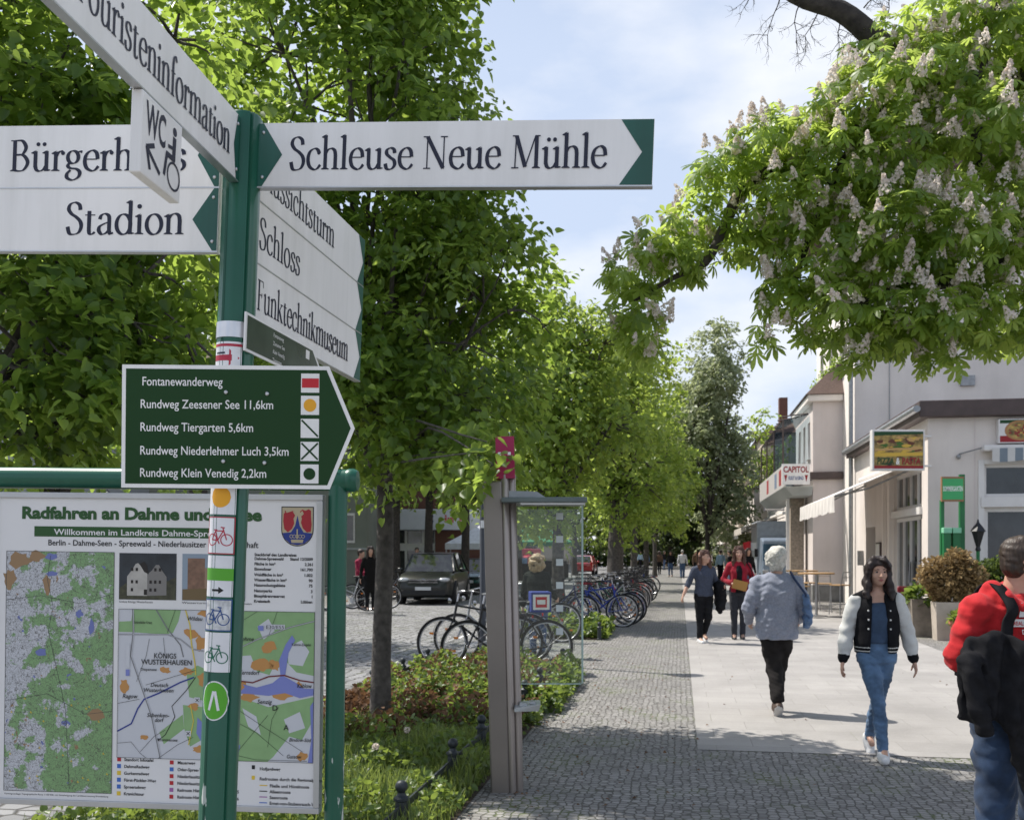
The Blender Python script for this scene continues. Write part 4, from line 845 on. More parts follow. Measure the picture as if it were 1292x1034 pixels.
# the linden in the bed behind the signpost
bA = gnd(483, 9.2)
def lobA(*q): return [(*at(px, py, Y), rx, ry, rz) for px, py, Y, rx, ry, rz in q]
def lobN(dy, *q): return lobA(*[(px, py, Y + dy, *r) for px, py, Y, *r in q])
tree('linden_tree', 'broad linden tree with slim trunk in the planting bed behind the signpost', None, bA, lobN(-.65, 
    (520, 430, 9.4, 1.45, 1.4, 1.05), (610, 400, 9.6, .95, 1.2, .85), (640, 400, 9.6, .72, .9, .40), (560, 520, 9.0, .95, 1.0, .75), (455, 540, 9.2, .85, 1.2, .7), (400, 380, 9.6, 1.4, 1.3, 1.1), (360, 250, 9.4, 1.35, 1.3, 1.1), (470, 210, 9.4, 1.25, 1.3, 1.1),
    (530, 270, 9.4, .85, 1.1, .9), (470, 60, 9.4, 1.05, 1.3, 1.1), (515, 90, 9.2, .6, .9, .6), (360, 90, 9.6, 1.2, 1.2, 1.0), (400, -60, 9.4, 1.2, 1.2, .7), (515, -20, 9.3, .6, .9, .6), (330, 460, 9.6, 1.0, 1.2, .8), (620, 340, 9.5, .6, .8, .5), (605, 545, 8.0, .30, .4, .16), (560, 575, 8.2, .34, .4, .15), (500, 595, 8.6, .35, .4, .16), (610, 572, 7.12, .16, .16, .10), (622, 588, 7.10, .14, .14, .09), (604, 590, 7.14, .15, .15, .09), (614, 560, 7.2, .16, .16, .10),),
    .098, 2.6, 2900, 19, .076, M_linden, M_bark, 4, spread=.165)
# its neighbour nearer the camera, trunk beside the board
bB = (-3.05, 5.35, 0)
tree('linden_tree', 'near linden tree whose leafy boughs hang behind the map board', None, bB, lobA(
    (40, 430, 5.3, .75, .7, .55), (150, 400, 5.5, .55, .6, .40), (120, 520, 5.3, .5, .5, .34), (230, 430, 5.7, .42, .6, .40), (-40, 250, 5.3, .8, .8, .6), (60, 120, 5.4, .55, .7, .35), (150, 200, 5.6, .55, .7, .42), (235, 300, 5.7, .45, .6, .42), (0, 540, 5.2, .5, .5, .25), (-150, 0, 5.3, .9, .9, .8), (20, -60, 5.3, .6, .8, .5), (220, 60, 5.8, .42, .6, .3), (250, 520, 5.8, .38, .5, .26)),
    .10, 2.3, 1000, 17, .072, M_linden, M_bark, 8, spread=.125)
# street row
def row_tree(label, px, Y, R_, zb_, zt_, seed, ncl, per, ls, lm_=M_linden2, group='street lindens along the pavement', detail=False, tr=.16, name='street_tree', cat='tree', bm=M_bark):
    rng = np.random.default_rng(seed + 100); b_ = gnd(px, Y); zc = (zb_ + zt_) / 2; hz_ = (zt_ - zb_) / 2; lobes = []
    for k in range(9):
        a = rng.uniform(0, 2 * PI); zz = zb_ + (zt_ - zb_) * (k + .6) / 9.4; prof = math.sqrt(max(.12, 1 - ((zz - zc + hz_ * .15) / hz_) ** 2)) * .95
        r = R_ * prof * .55; lobes.append((b_[0] + math.cos(a) * r, b_[1] + math.sin(a) * r, zz, R_ * rng.uniform(.42, .62), R_ * rng.uniform(.42, .62), hz_ * rng.uniform(.24, .36)))
        if k in (2, 4, 6): lobes.append((b_[0] - math.cos(a) * r, b_[1] - math.sin(a) * r, zz + .2, R_ * .5, R_ * .5, hz_ * .28))
    lobes.append((b_[0], b_[1], zc, R_ * .62, R_ * .62, hz_ * .7))
    return tree(name, label, group, b_, lobes, tr, zb_ + .5, ncl, per, ls, lm_, bm, seed, detail, spread=.28, cat=cat)
row_tree('bright green street linden behind the glass phone shelter', 705, 22.5, 2.35, 2.3, 7.6, 21, 900, 16, .125, detail=True)
row_tree('bright green street linden with dark forked trunk beside parked bicycles', 777, 32, 2.6, 2.5, 9.2, 22, 680, 16, .17, tr=.30)
row_tree('third linden of the pavement row, beyond the parked bicycles', 800, 42, 2.8, 2.9, 9.0, 23, 420, 16, .21)
row_tree('far linden of the pavement row, where bicycles end', 815, 53, 2.9, 3.0, 9.5, 24, 300, 15, .26)
row_tree('farthest linden of the pavement row near the distant walkers', 826, 66, 3.2, 3.0, 10, 25, 240, 15, .32)
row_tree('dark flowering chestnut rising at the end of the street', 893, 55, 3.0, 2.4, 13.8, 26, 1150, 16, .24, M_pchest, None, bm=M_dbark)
row_tree('small pale tree in front of the far brown roof', 963, 62, 2.0, 3.0, 10.3, 27, 130, 14, .26, M_linden2, None)
# across the road
for i, (px, Y, R_, zb_, zt_, lb, lx) in enumerate(((500, 37, 2.6, 3.6, 9.5, 'dark trunked tree across the road left of the dark car', -.3), (541, 38, 2.6, 3.8, 9.5, 'dark trunked tree across the road behind the dark car bonnet', -.5), (587, 39, 2.6, 3.6, 9.5, 'dark trunked tree across the road by the white tent', .25),
        (250, 19, 3.0, 3.2, 9.0, 'leafy roadside tree hidden behind the map board', 0), (60, 24, 3.4, 2.4, 9.5, 'leafy roadside tree behind the left finger signs', 0), (440, 52, 3.5, 3.0, 10, 'far green tree by the pale house across the road', 0), (655, 60, 3.2, 2.8, 9, 'shaded tree across the road seen through the glass panel', 0), (725, 75, 3.4, 2.8, 9, 'shaded tree across the road beyond the bicycles', 0), (770, 100, 4, 3, 10, 'farthest shaded tree at the end of the road', 0), (800, 104, 4.2, 1.6, 10, 'dark tree closing the view between the road and the pavement', 0), (845, 112, 4.2, 1.8, 10, 'dark tree closing the view at the end of the pavement', 0), (880, 100, 3.6, 2.0, 9, 'dark tree closing the view behind the flowering chestnut', 0))):
    row_tree(lb, px, Y, R_, zb_, zt_, 40 + i, 330, 15, .2 if Y < 90 else .42, M_linden if Y < 90 else M_dchest, 'trees across the road', tr=.19 if i < 3 else .22, bm=M_dbark)
# ------------------------------------------------------------------ the flowering chestnut whose boughs hang in from the right
def chestnut():
    rng = np.random.default_rng(77); base = Vector((5.6, 8.4, 0)); T = thing('chestnut_tree', 'flowering chestnut with pink white blossom candles hanging over the pavement', 'tree', base)
    q = lobA((800, 345, 7.3, .24, .4, .14), (835, 300, 7.3, .22, .4, .14), (805, 400, 7.3, .20, .35, .16), (815, 440, 7.3, .12, .3, .10), (860, 330, 7.4, .20, .35, .16), (885, 275, 7.4, .22, .4, .16), (910, 220, 7.3, .25, .4, .16), (935, 300, 7.5, .22, .35, .2),
        (960, 190, 7.3, .30, .45, .2), (1000, 260, 7.3, .38, .5, .34), (1010, 160, 7.3, .30, .45, .2), (1060, 210, 7.2, .42, .5, .36), (1040, 330, 7.2, .40, .5, .34), (985, 370, 7.2, .18, .35, .17), (965, 425, 7.1, .10, .25, .08), (1060, 395, 7.0, .36, .45, .24),
        (1130, 300, 7.0, .48, .5, .40), (1110, 120, 7.2, .42, .5, .30), (1130, 200, 7.2, .42, .5, .35), (1130, 400, 6.9, .36, .45, .26), (1120, 60, 7.4, .30, .4, .16), (1190, 400, 6.8, .36, .4, .26), (1085, 455, 6.9, .10, .22, .08), (1190, 455, 6.8, .12, .25, .09), (1230, 300, 6.9, .48, .5, .40), (1270, 400, 6.8, .34, .4, .24),
        (1240, 170, 7.1, .48, .5, .36), (1180, 100, 7.3, .40, .5, .28), (1200, 20, 7.4, .34, .4, .24), (1275, 50, 7.4, .36, .5, .3), (1330, 250, 7.1, .5, .6, .5), (1340, 400, 7.0, .4, .5, .3), (1390, 100, 7.6, .7, .8, .7), (1450, 300, 7.6, .7, .8, .6), (1380, -40, 7.8, .5, .6, .4), (1550, 150, 8.4, .9, 1.0, .9), (1500, -100, 8.4, .7, .8, .6))
    lob = [(a[0] - base[0], a[1] - base[1], a[2], *a[3:]) for a in q]
    tr = MB(); tr.tube([(0, 0, -.2), (.02, 0, .3), (0, .03, 1.5), (-.05, 0, 2.8), (-.1, 0, 3.6), (-.3, -.1, 4.6), (-.5, -.2, 6.2)], [.34, .29, .25, .24, .23, .17, .10], 16); tr.build('trunk', M_dbark, T, smooth=60)
    def R(px, py, Y): return at(px, py, Y) - base
    for P, r in (([(-.15, 0, 3.8), R(1330, 120, 7.9), R(1230, 110, 7.6), R(1160, 95, 7.5), R(1105, 50, 7.5), R(1060, 14, 7.5), R(1000, -6, 7.6), R(930, -60, 7.7)], [.17, .13, .11, .095, .085, .075, .055, .03]),
                 ([(-.3, -.1, 4.5), R(1330, 60, 7.7), R(1262, -30, 7.6), R(1225, -120, 7.6)], [.13, .09, .07, .04]), ([R(1262, -30, 7.6), R(1240, 60, 7.4), R(1232, 150, 7.3), R(1236, 240, 7.2)], [.065, .055, .045, .02]),
                 ([R(1160, 95, 7.5), R(1080, 160, 7.4), R(1000, 200, 7.4), R(940, 235, 7.4), R(912, 290, 7.4), R(890, 330, 7.35), R(850, 350, 7.3), R(800, 380, 7.3)], [.07, .06, .055, .05, .04, .034, .02, .01]),
                 ([(-.1, 0, 3.4), R(1330, 330, 7.4), R(1220, 350, 7.1), R(1120, 370, 7.0), R(1050, 400, 7.0)], [.12, .08, .06, .04, .015]), ([R(1100, 150, 7.4), R(1050, 230, 7.3), R(1020, 300, 7.3), R(1000, 370, 7.2)], [.05, .04, .03, .012])):
        l = MB(); l.tube([Vector(p) for p in np.array(_cr([tuple(p) for p in P], n=4))], np.interp(np.linspace(0, len(r) - 1, 4 * (len(P) - 1) + 1), range(len(r)), r).tolist(), 10); l.build('limb', M_dbark, T, smooth=60)
    # bare drooping twigs under the top limb
    tw = MB()
    def twig(p, d, L_, r, dep):
        pts = [Vector(p)]; dd = Vector(d).normalized()
        for k in range(5):
            dd = (dd + Vector(rng.normal(size=3)) * .28 + Vector((0, 0, -.10 + .05 * k))).normalized(); pts.append(pts[-1] + dd * L_ / 5)
        tw.tube(pts, [r, r * .85, r * .7, r * .55, r * .4, r * .25], 5, cap=False)
        if dep:
            for k in (2, 3, 4):
                for _ in range(2): twig(pts[k], dd + Vector(rng.normal(size=3)) * .8, L_ * .5, r * .5, dep - 1)
    for px, py in ((1010, 2), (1035, 10), (1060, 22), (985, -6), (1085, 48), (955, -40)):
        twig(R(px, py, 7.55), (-.35, rng.normal() * .3, -.9), .36, .0055, 2)
    for px, py in ((1110, 30), (1090, 10)): twig(R(px, py, 7.5), (.3, .2, .8), .3, .006, 2)
    tw.build('twig', M_dbark, T)
    # palmate leaves
    N_ = 9200; P, d, idx = lobes_points(rng, lob, N_, .35)
    P += rng.normal(size=P.shape) * .03
    off = PI / 180 * np.array([0, 42, -42, 84, -84, 128, -128]); sz = np.array([1, .92, .92, .74, .74, .48, .48]); LS = .106
    ax = d * .6 + rng.normal(size=(N_, 3)) * .45 + np.array([0, 0, 1.0]); ax /= np.linalg.norm(ax, axis=1, keepdims=True)
    h0 = np.cross(ax, rng.normal(size=(N_, 3))); f0 = d + np.array([0, 0, -.4]) + rng.normal(size=(N_, 3)) * .4; f0 -= ax * (f0 * ax).sum(1, keepdims=True); f0 /= np.linalg.norm(f0, axis=1, keepdims=True); s0 = np.cross(f0, ax)
    prof = [(.03, .0), (.09, .3), (.165, .62), (.15, .78), (.05, .95)]
    size = LS * rng.uniform(.7, 1.2, N_); dr = rng.uniform(.15, .75, N_); V = []; nl = 7
    for a, s_ in zip(off, sz):
        dirr = f0 * np.cos(a) + s0 * np.sin(a); sd_ = -f0 * np.sin(a) + s0 * np.cos(a); Lf = (size * s_)[:, None]
        ring = []
        for w, y in prof[:3] + prof[3:]:
            z = -(dr[:, None] * y * y * .9)
            for sg in (-1, 1): ring.append(P + Lf * (dirr * y + sd_ * w * sg + ax * (z + .10 * w)))
        ring.append(P + Lf * (dirr * 1.0 - ax * dr[:, None] * .9)); V.append(np.stack(ring, 1))
    V = np.stack(V, 1)                                       # N, 7, 11, 3
    k = 11; base_i = np.arange(N_ * nl)[:, None] * k
    f1 = np.array([0, 1, 3, 5, 4, 2]); f2 = np.array([4, 5, 7, 9, 10, 8, 6])
    L1_ = (base_i + f1[None]); L2_ = (base_i + f2[None]); loops = np.concatenate([L1_, L2_], 1).ravel(); nf = N_ * nl * 2
    totals = np.tile([6, 7], N_ * nl); starts = np.concatenate([[0], np.cumsum(totals)[:-1]])
    tint = np.repeat(np.clip(rng.normal(.5, .28, N_), 0, 1), nl * 2)
    raw_mesh('crown', V.reshape(-1, 3), loops, starts, totals, [M_chest], None, tint, T)
    # blossom candles: small two-petalled florets packed round upright cones
    sh_ = np.linalg.norm((P - np.array(lob)[idx, :3]) / np.array(lob)[idx, 3:6], axis=1); ok = np.where((sh_ > .62) & (d[:, 2] > -.7) & (d[:, 1] < .35) & (idx < 36))[0]; ok = rng.permutation(ok)[:860]; pb, db = P[ok], d[ok]
    fv = []; ft = []
    for c, dd in zip(pb, db):
        ax_ = np.array([0, 0, 1.0]) + dd * .35 + rng.normal(size=3) * .18; ax_ /= np.linalg.norm(ax_); hgt = rng.uniform(.075, .135); c = c + dd * .03 + np.array([0, 0, .01]); m = int(95 * hgt / .14); t0 = rng.uniform(.2, 1)
        e1 = np.cross(ax_, [1, .3, 0]); e1 /= np.linalg.norm(e1); e2 = np.cross(ax_, e1)
        for j in range(m):
            t = rng.uniform(0, 1) ** 1.2; r_ = hgt * .42 * (1 - t * .85) * rng.uniform(.65, 1.1); a = rng.uniform(0, 2 * PI); rd = e1 * math.cos(a) + e2 * math.sin(a)
            pc = c + ax_ * hgt * t + rd * r_; n_ = rd + ax_ * .3 + rng.normal(size=3) * .4; u = np.cross(n_, ax_); u /= np.linalg.norm(u) + 1e-9; w = np.cross(u, n_); w /= np.linalg.norm(w) + 1e-9; s_ = .0115 * rng.uniform(.7, 1.2)
            fv += [pc - u * s_, pc - w * s_ * .9, pc + u * s_, pc + w * s_ * 1.1]; ft.append(np.clip(t0 * .5 + rng.uniform(0, .5), 0, 1))
    n4 = len(fv); raw_mesh('blossom', np.array(fv), np.arange(n4), np.arange(0, n4, 4), np.full(n4 // 4, 4), [M_blos], None, ft, T)
chestnut()
# ------------------------------------------------------------------ buildings on the right
def render_m(name, c, var=.08): 
    return mat(name, c, .9, 0, var, .8, bump=.25, bscale=120, detail=8, streak=.07)
M_cream = render_m('render_cream', (.70, .64, .595)); M_pale = render_m('render_pale', (.78, .725, .675)); M_rose = render_m('render_rose', (.66, .59, .56)); M_ochre = render_m('render_ochre', (.55, .47, .38)); M_greyw = render_m('render_grey', (.42, .44, .43))
M_brown = mat('fascia_brown', (.075, .052, .048), .55, 0, .2, 4); M_tile = mat('roof_tile', (.125, .085, .07), .85, 0, .35, 30, bump=.8, bscale=25); M_frame_w = mat('window_frame_white', (.72, .70, .68), .4, 0, .04, 5)
M_pane = mat('window_pane', (.03, .034, .036), .06, 0, .5, 2.5, spec=.8); M_dark = mat('dark_interior', (.02, .02, .02), .7, 0, .4, 4); M_zinc = mat('zinc_pipe', (.30, .31, .32), .45, .7, .15, 10); M_plinth = mat('plinth_grey', (.17, .17, .17), .85, 0, .2, 5)
M_brickred = mat('shop_brick', (.15, .07, .052), .85, 0, .3, 40); M_stone = mat('cut_stone', (.30, .25, .20), .85, 0, .3, 14, bump=.6, bscale=30)
Rs = Matrix(((math.cos(ST), math.sin(ST), 0), (-math.sin(ST), math.cos(ST), 0), (0, 0, 1)))   # street frame (t, s, z) -> world
class SB(MB):
    """box builder in street coordinates: t across (right), s along, z up"""
    def bx(self, t0, t1, s0, s1, z0, z1, mi=None):
        return self.hexa([st(s0, t0, z0), st(s0, t1, z0), st(s1, t1, z0), st(s1, t0, z0), st(s0, t0, z1), st(s0, t1, z1), st(s1, t1, z1), st(s1, t0, z1)], mi)
    def quad(self, pts, mi=None): return self.add([st(s, t, z) for t, s, z in pts], [tuple(range(len(pts)))], mi)
def bld(name, label, cat='building', group=None):
    return thing(name, label, cat, (0, 0, 0), 0, group)
def wall_holes(m, axis, pos, a0, a1, z0, z1, holes, depth, mi=0):
    """wall panel with rectangular openings. axis 's': runs along the street at t = pos (outer face), axis 't': across at s = pos. Thickness goes to + side."""
    xs = sorted({a0, a1, *[h[0] for h in holes], *[h[1] for h in holes]}); zs = sorted({z0, z1, *[h[2] for h in holes], *[h[3] for h in holes]})
    for i in range(len(xs) - 1):
        run = None
        for j in range(len(zs) - 1):
            cx, cz = (xs[i] + xs[i + 1]) / 2, (zs[j] + zs[j + 1]) / 2
            inside = any(h[0] < cx < h[1] and h[2] < cz < h[3] for h in holes)
            if not inside:
                if run is None: run = zs[j]
            if (inside or j == len(zs) - 2) and run is not None:
                top = zs[j] if inside else zs[j + 1]
                if axis == 's': m.bx(pos, pos + depth, xs[i], xs[i + 1], run, top, mi)
                else: m.bx(xs[i], xs[i + 1], pos, pos + depth, run, top, mi)
                run = None
def window(parent, axis, pos, a0, a1, z0, z1, nv=1, nh=1, fw=.07, inset=.10, fm=None, sill=False):
    f = SB(); zsplit = nh if isinstance(nh, (list, tuple)) else [z0 + (z1 - z0) * k / nh for k in range(1, nh)]; vs = nv if isinstance(nv, (list, tuple)) else [a0 + (a1 - a0) * k / nv for k in range(1, nv)]
    def B(A0, A1, Z0, Z1, d0, d1, mb): mb.bx(pos + d0, pos + d1, A0, A1, Z0, Z1) if axis == 's' else mb.bx(A0, A1, pos + d0, pos + d1, Z0, Z1)
    B(a0 - .004, a0 + fw, z0 - .004, z1 + .004, inset - .03, inset + .05, f); B(a1 - fw, a1 + .004, z0 - .004, z1 + .004, inset - .03, inset + .05, f)
    B(a0 + fw, a1 - fw, z0 - .004, z0 + fw, inset - .03, inset + .05, f); B(a0 + fw, a1 - fw, z1 - fw, z1 + .004, inset - .03, inset + .05, f)
    for v in vs: B(v - fw * .4, v + fw * .4, z0 + fw, z1 - fw, inset - .027, inset + .047, f)
    for z in zsplit: B(a0 + fw, a1 - fw, z - fw * .4, z + fw * .4, inset - .024, inset + .044, f)
    w = f.build('window', fm or M_frame_w, parent)
    p = SB(); B(a0 + fw * .5, a1 - fw * .5, z0 + fw * .5, z1 - fw * .5, inset + .02, inset + .03, p); p.build('pane', M_pane, w)
    if sill: q = SB(); B(a0 - .06, a1 + .06, z0 - .06, z0 - .006, -.08, inset, q); q.build('sill', M_frame_w, w)
    return w
# A: the one-storey restaurant on the corner
A = bld('corner_restaurant', 'cream one storey corner restaurant with dark brown roof edge')
tA, sA0, sA1 = 5.2, 22.2, 31.2
w = SB(); holesL = [(22.75, 25.6, .0, 3.45), (26.0, 26.5, .0, 3.3), (27.9, 29.3, 0, 2.3)]
wall_holes(w, 's', tA, sA0, sA1, 0, 4.45, holesL, .3)
sf = sA0
wall_holes(w, 't', sf, tA + .3, tA + 9, 0, 4.45, [(tA + 1.12, tA + 6.5, 1.0, 2.55), (tA + 1.12, tA + 6.5, 2.78, 3.45)], .3)
w.bx(tA + .31, tA + 9, sf + .31, sA1 - .01, 4.2, 4.43); w.build('wall', M_cream, A)
r = SB(); r.bx(tA - .22, tA + 9.2, sA0 - .22, sA1 + .1, 4.452, 4.80); r.bx(tA - .30, tA + 9.2, sA0 - .30, sA1 + .1, 4.72, 4.84) if False else None
r.build('roof', M_brown, A, bevel=.02)
g = SB(); g.tube([st(sA0 - .3, tA - .29, 4.62), st(sA1, tA - .29, 4.62)], .075, 10); g.build('gutter', M_zinc, A, smooth=50)
pl = SB(); pl.bx(tA - .02, tA + 9, sA0 - .02, sA0 + .28, 0, .32); pl.build('plinth', M_plinth, A)
gr = SB(); gr.bx(tA + .92, tA + .945, sA0 - .006, sA0 + .02, .3, 4.45); gr.build('seam', M_rose, A)
window(A, 't', sf, tA + 1.12, tA + 6.5, 1.0, 2.55, 3, 1, .09); window(A, 't', sf, tA + 1.12, tA + 6.5, 2.78, 3.45, 3, 1, .06)
ls = SB(); ls.bx(tA + 1.05, tA + 6.6, sf - .06, sf + .1, 2.56, 2.77); ls.bx(tA + 1.0, tA + 1.115, sf - .03, sf + .1, .9, 3.55); ls.bx(tA + 1.116, tA + 6.6, sf - .03, sf + .1, 3.46, 3.55); ls.build('window_surround', M_frame_w, A)
window(A, 's', tA, 22.75, 25.6, 2.62, 3.45, 4, 1, .07); d_ = window(A, 's', tA, 22.75, 25.6, .02, 2.42, [23.45, 24.2, 24.9], 1, .08)
q = SB(); q.bx(tA - .06, tA + .2, 22.7, 25.65, 2.44, 2.6); q.build('door_lintel', M_frame_w, A)
q = SB(); q.tube([st(24.12, tA + .05, .9), st(24.12, tA + .05, 1.4)], .02, 8); q.build('handle', M_zinc, d_)
window(A, 's', tA, 26.0, 26.5, .02, 3.3, 1, 2, .06)
q = SB(); q.bx(tA + .28, tA + .3, 27.9, 29.3, 0, 2.3); q.build('doorway', M_dark, A)
q = SB(); q.bx(tA - .09, tA, 25.68, 25.95, 0, 3.5); q.bx(tA - .06, tA, 26.6, 26.75, 0, 3.5); q.build('pilaster', M_pale, A)
q = SB(); q.bx(tA + .0, tA + 8.9, sf + .6, sf + .62, 0.3, 3.6); q.build('inner_curtain', mat('inner_dark', (.05, .045, .04), .8, 0, .6, 1.5), A)
q = SB(); q.box(st(29.7, tA - .08, 1.45), (.15, .12, .42), rz=-ST); q.build('letter_box', M_zinc, A)
dp = SB(); dp.tube([st(31.05, tA - .12, -.05), st(31.05, tA - .12, 9.2)], .062, 10); dp.build('drainpipe', M_zinc, A, smooth=50)
# awnings
def awning(label, s0, s1, t0, reach, z_hi, z_lo, val, m, m2=None, tdir=-1, grp=None):
    a = SB(); t1 = t0 + tdir * reach; n = max(2, int((s1 - s0) / .12))
    a.hexa([st(s0, t1, z_lo), st(s0, t0, z_hi), st(s1, t0, z_hi), st(s1, t1, z_lo), st(s0, t1, z_lo + .02), st(s0, t0, z_hi + .02), st(s1, t0, z_hi + .02), st(s1, t1, z_lo + .02)])
    T = bld('awning', label, 'awning', grp); a.build('awning_cloth', m, T)
    v = SB(); rng = random.Random(3); prev = None
    for k in range(n):
        sa, sb = s0 + (s1 - s0) * k / n, s0 + (s1 - s0) * (k + 1) / n; oa, ob = .03 * math.sin(k * 1.3), .03 * math.sin((k + 1) * 1.3); sc = .03 * abs(math.sin(k * .9))
        v.quad([(t1 + tdir * .006, sa, z_lo + .015), (t1 + tdir * .006, sb, z_lo + .015), (t1 + ob, sb, z_lo - val - sc), (t1 + oa, sa, z_lo - val - sc)])
    v.build('valance', m2 or m, T)
    c = SB(); c.tube([st(s0 - .05, t0 + tdir * .07, z_hi + .05), st(s1 + .05, t0 + tdir * .07, z_hi + .05)], .07, 10); c.build('cassette', M_frame_w, T, smooth=50)
    for s_ in (s0 + .4, s1 - .4): q = SB(); q.tube([st(s_, t0, z_hi - .12), st(s_ + .3, (t0 + t1) / 2, (z_hi + z_lo) / 2 - .16), st(s_, t1, z_lo - .01)], .022, 6); q.build('arm', M_zinc, T)
    return T
M_awn = mat('awning_white', (.72, .68, .64), .85, 0, .08, 3); M_awn2 = mat('awning_beige', (.55, .50, .44), .85, 0, .1, 3)
awning('long white awning stretched over the terrace beside the restaurant', 23.2, 29.6, tA - .01, 1.75, 3.62, 2.88, .34, M_awn)
# striped roller awning above the front window
sa = bld('awning', 'narrow grey and white striped awning rolled in above the front window', 'awning'); q = SB(); q.bx(tA + 1.05, tA + 7, sf - .24, sf - .01, 3.72, 3.84); q.build('cassette', M_frame_w, sa, bevel=.02)
q = SB(); V = []; Fv = []
for k in range(41): V += [st(sf - .27 + .012 * (k % 2), tA + 1.2 + k * .15, 3.77), st(sf - .27 + .02 * (k % 2), tA + 1.2 + k * .15, 3.50 - .02 * math.sin(k))]
for k in range(40): q.add(V, [], 0) if k == 0 else None; Fv.append((2*k, 2*k + 1, 2*k + 3, 2*k + 2))
q.f = [list(f) for f in Fv]; q.m = [k % 2 for k in range(40)]; q.build('valance', [flat('awning_stripe_white', (.6, .59, .57), .9), flat('awning_stripe_grey', (.20, .24, .28), .9)], sa)
q = SB(); q.tube([st(sf - .26, tA + 1.0, 3.78), st(sf + .0, tA + .62, 3.68)], .015, 6); q.ball(tuple(st(sf - .05, tA + .60, 3.62)), .05); q.build('bracket', M_zinc, sa)
# hanging picture sign at the corner
M_lb = flat('sign_box_red', (.30, .015, .02)); M_signg = flat('sign_deep_green', (.01, .06, .015))
sgn = thing('hanging_sign', 'square light box sign with burger picture and pizza lettering on the restaurant corner', 'shop sign', at(1132, 568, 21.0)); Wd, Hd = 1.05, .80
q = MB(); q.box((0, 0, 0), (Wd + .06, .16, Hd + .06)); q.build('sign_box', M_frame_w, sgn, bevel=.01)
FS = ((0, -.081, 0), (1, 0, 0), (0, 0, 1), (0, -1, 0))
foodm = mat('burger_photo', (.30, .10, .03), .4, 0, .9, 7, col2=(.55, .38, .10), detail=6)
q = MB(); q.flat2d(poly2d([(-.52, -.39), (.52, -.39), (.52, .39), (-.52, .39)]), *FS, .001, 0); q.flat2d(poly2d([(-.52, .30), (.52, .34), (.52, .39), (-.52, .39)]), *FS, .002, 1); q.flat2d(poly2d([(-.52, -.39), (.52, -.39), (.52, -.33), (-.52, -.33)]), *FS, .002, 2)
rr = random.Random(2)
for k in range(34):
    mi = (3, 4, 5, 6)[k % 4]; cx, cy = rr.uniform(-.45, .42), rr.uniform(-.05, .26); q.flat2d(poly2d([(cx + rr.uniform(.03, .13) * math.cos(a), cy + rr.uniform(.02, .055) * math.sin(a)) for a in np.linspace(0, 2 * PI, 11)[:-1]]), *FS, .0022 + k * .00004, mi)
q.flat2d(poly2d([(-.50, -.02), (.50, .02), (.50, .06), (-.50, .03)]), *FS, .004, 6); q.flat2d(poly2d([(-.51, -.14), (.51, -.12), (.51, -.05), (-.51, -.06)]), *FS, .004, 3)
for txt, x, mi, wd in (('PIZZA', -.46, 1, .36), ('&', -.06, 7, .08), ('PASTA', .06, 2, .40)): put(q, FS, txt, x, -.30, .14, wd, mi, .0055, fat=.03, shear=.1)
q.build('picture', [foodm, M_signg, M_lb, flat('food_cheese', (.65, .42, .06)), flat('food_salad', (.06, .14, .02)), flat('food_meat', (.13, .04, .02)), flat('food_bun', (.55, .33, .12)), M_white], sgn)
q = MB(); q.box((.62, 0, .30), (.2, .04, .04)); q.build('arm', M_frame_w, sgn); q = MB(); q.box((.62, 0, -.33), (.2, .04, .04)); q.build('arm', M_frame_w, sgn)
ps = thing('shop_sign', 'long light box sign with a pizza above the striped awning', 'shop sign', st(sf - .09, tA + 3.0, 4.13), -ST)
q = MB(); q.box((0, 0, 0), (3.3, .16, .50)); q.build('sign_box', M_frame_w, ps, bevel=.01); FS2 = ((0, -.081, 0), (1, 0, 0), (0, 0, 1), (0, -1, 0))
q = MB(); q.flat2d(poly2d([(-1.62, -.23), (1.62, -.23), (1.62, -.10), (-1.62, -.10)]), *FS2, .001, 2); q.flat2d(poly2d([(-1.62, .16), (1.62, .16), (1.62, .23), (-1.62, .23)]), *FS2, .001, 1)
q.flat2d(poly2d(circ(-1.22, .01, .31, 24, .21)), *FS2, .002, 3); q.flat2d(poly2d(circ(-1.22, .01, .26, 24, .175)), *FS2, .0025, 0)
for k in range(40):
    a, r_ = rr.uniform(0, 7), rr.uniform(0, .22); q.flat2d(poly2d(circ(-1.22 + r_ * math.cos(a), .01 + r_ * .66 * math.sin(a), rr.uniform(.015, .035), 7, rr.uniform(.012, .024))), *FS2, .003 + k * .00003, (2, 4, 5)[k % 3])
put(q, FS2, 'PIZZERIA', -.7, -.05, .14, 1.2, 1, .002, fat=.02); q.build('picture', [foodm, M_signg, M_lb, flat('pizza_crust', (.40, .20, .08)), flat('food_cheese2', (.6, .40, .1)), flat('food_meat2', (.25, .05, .03))], ps)
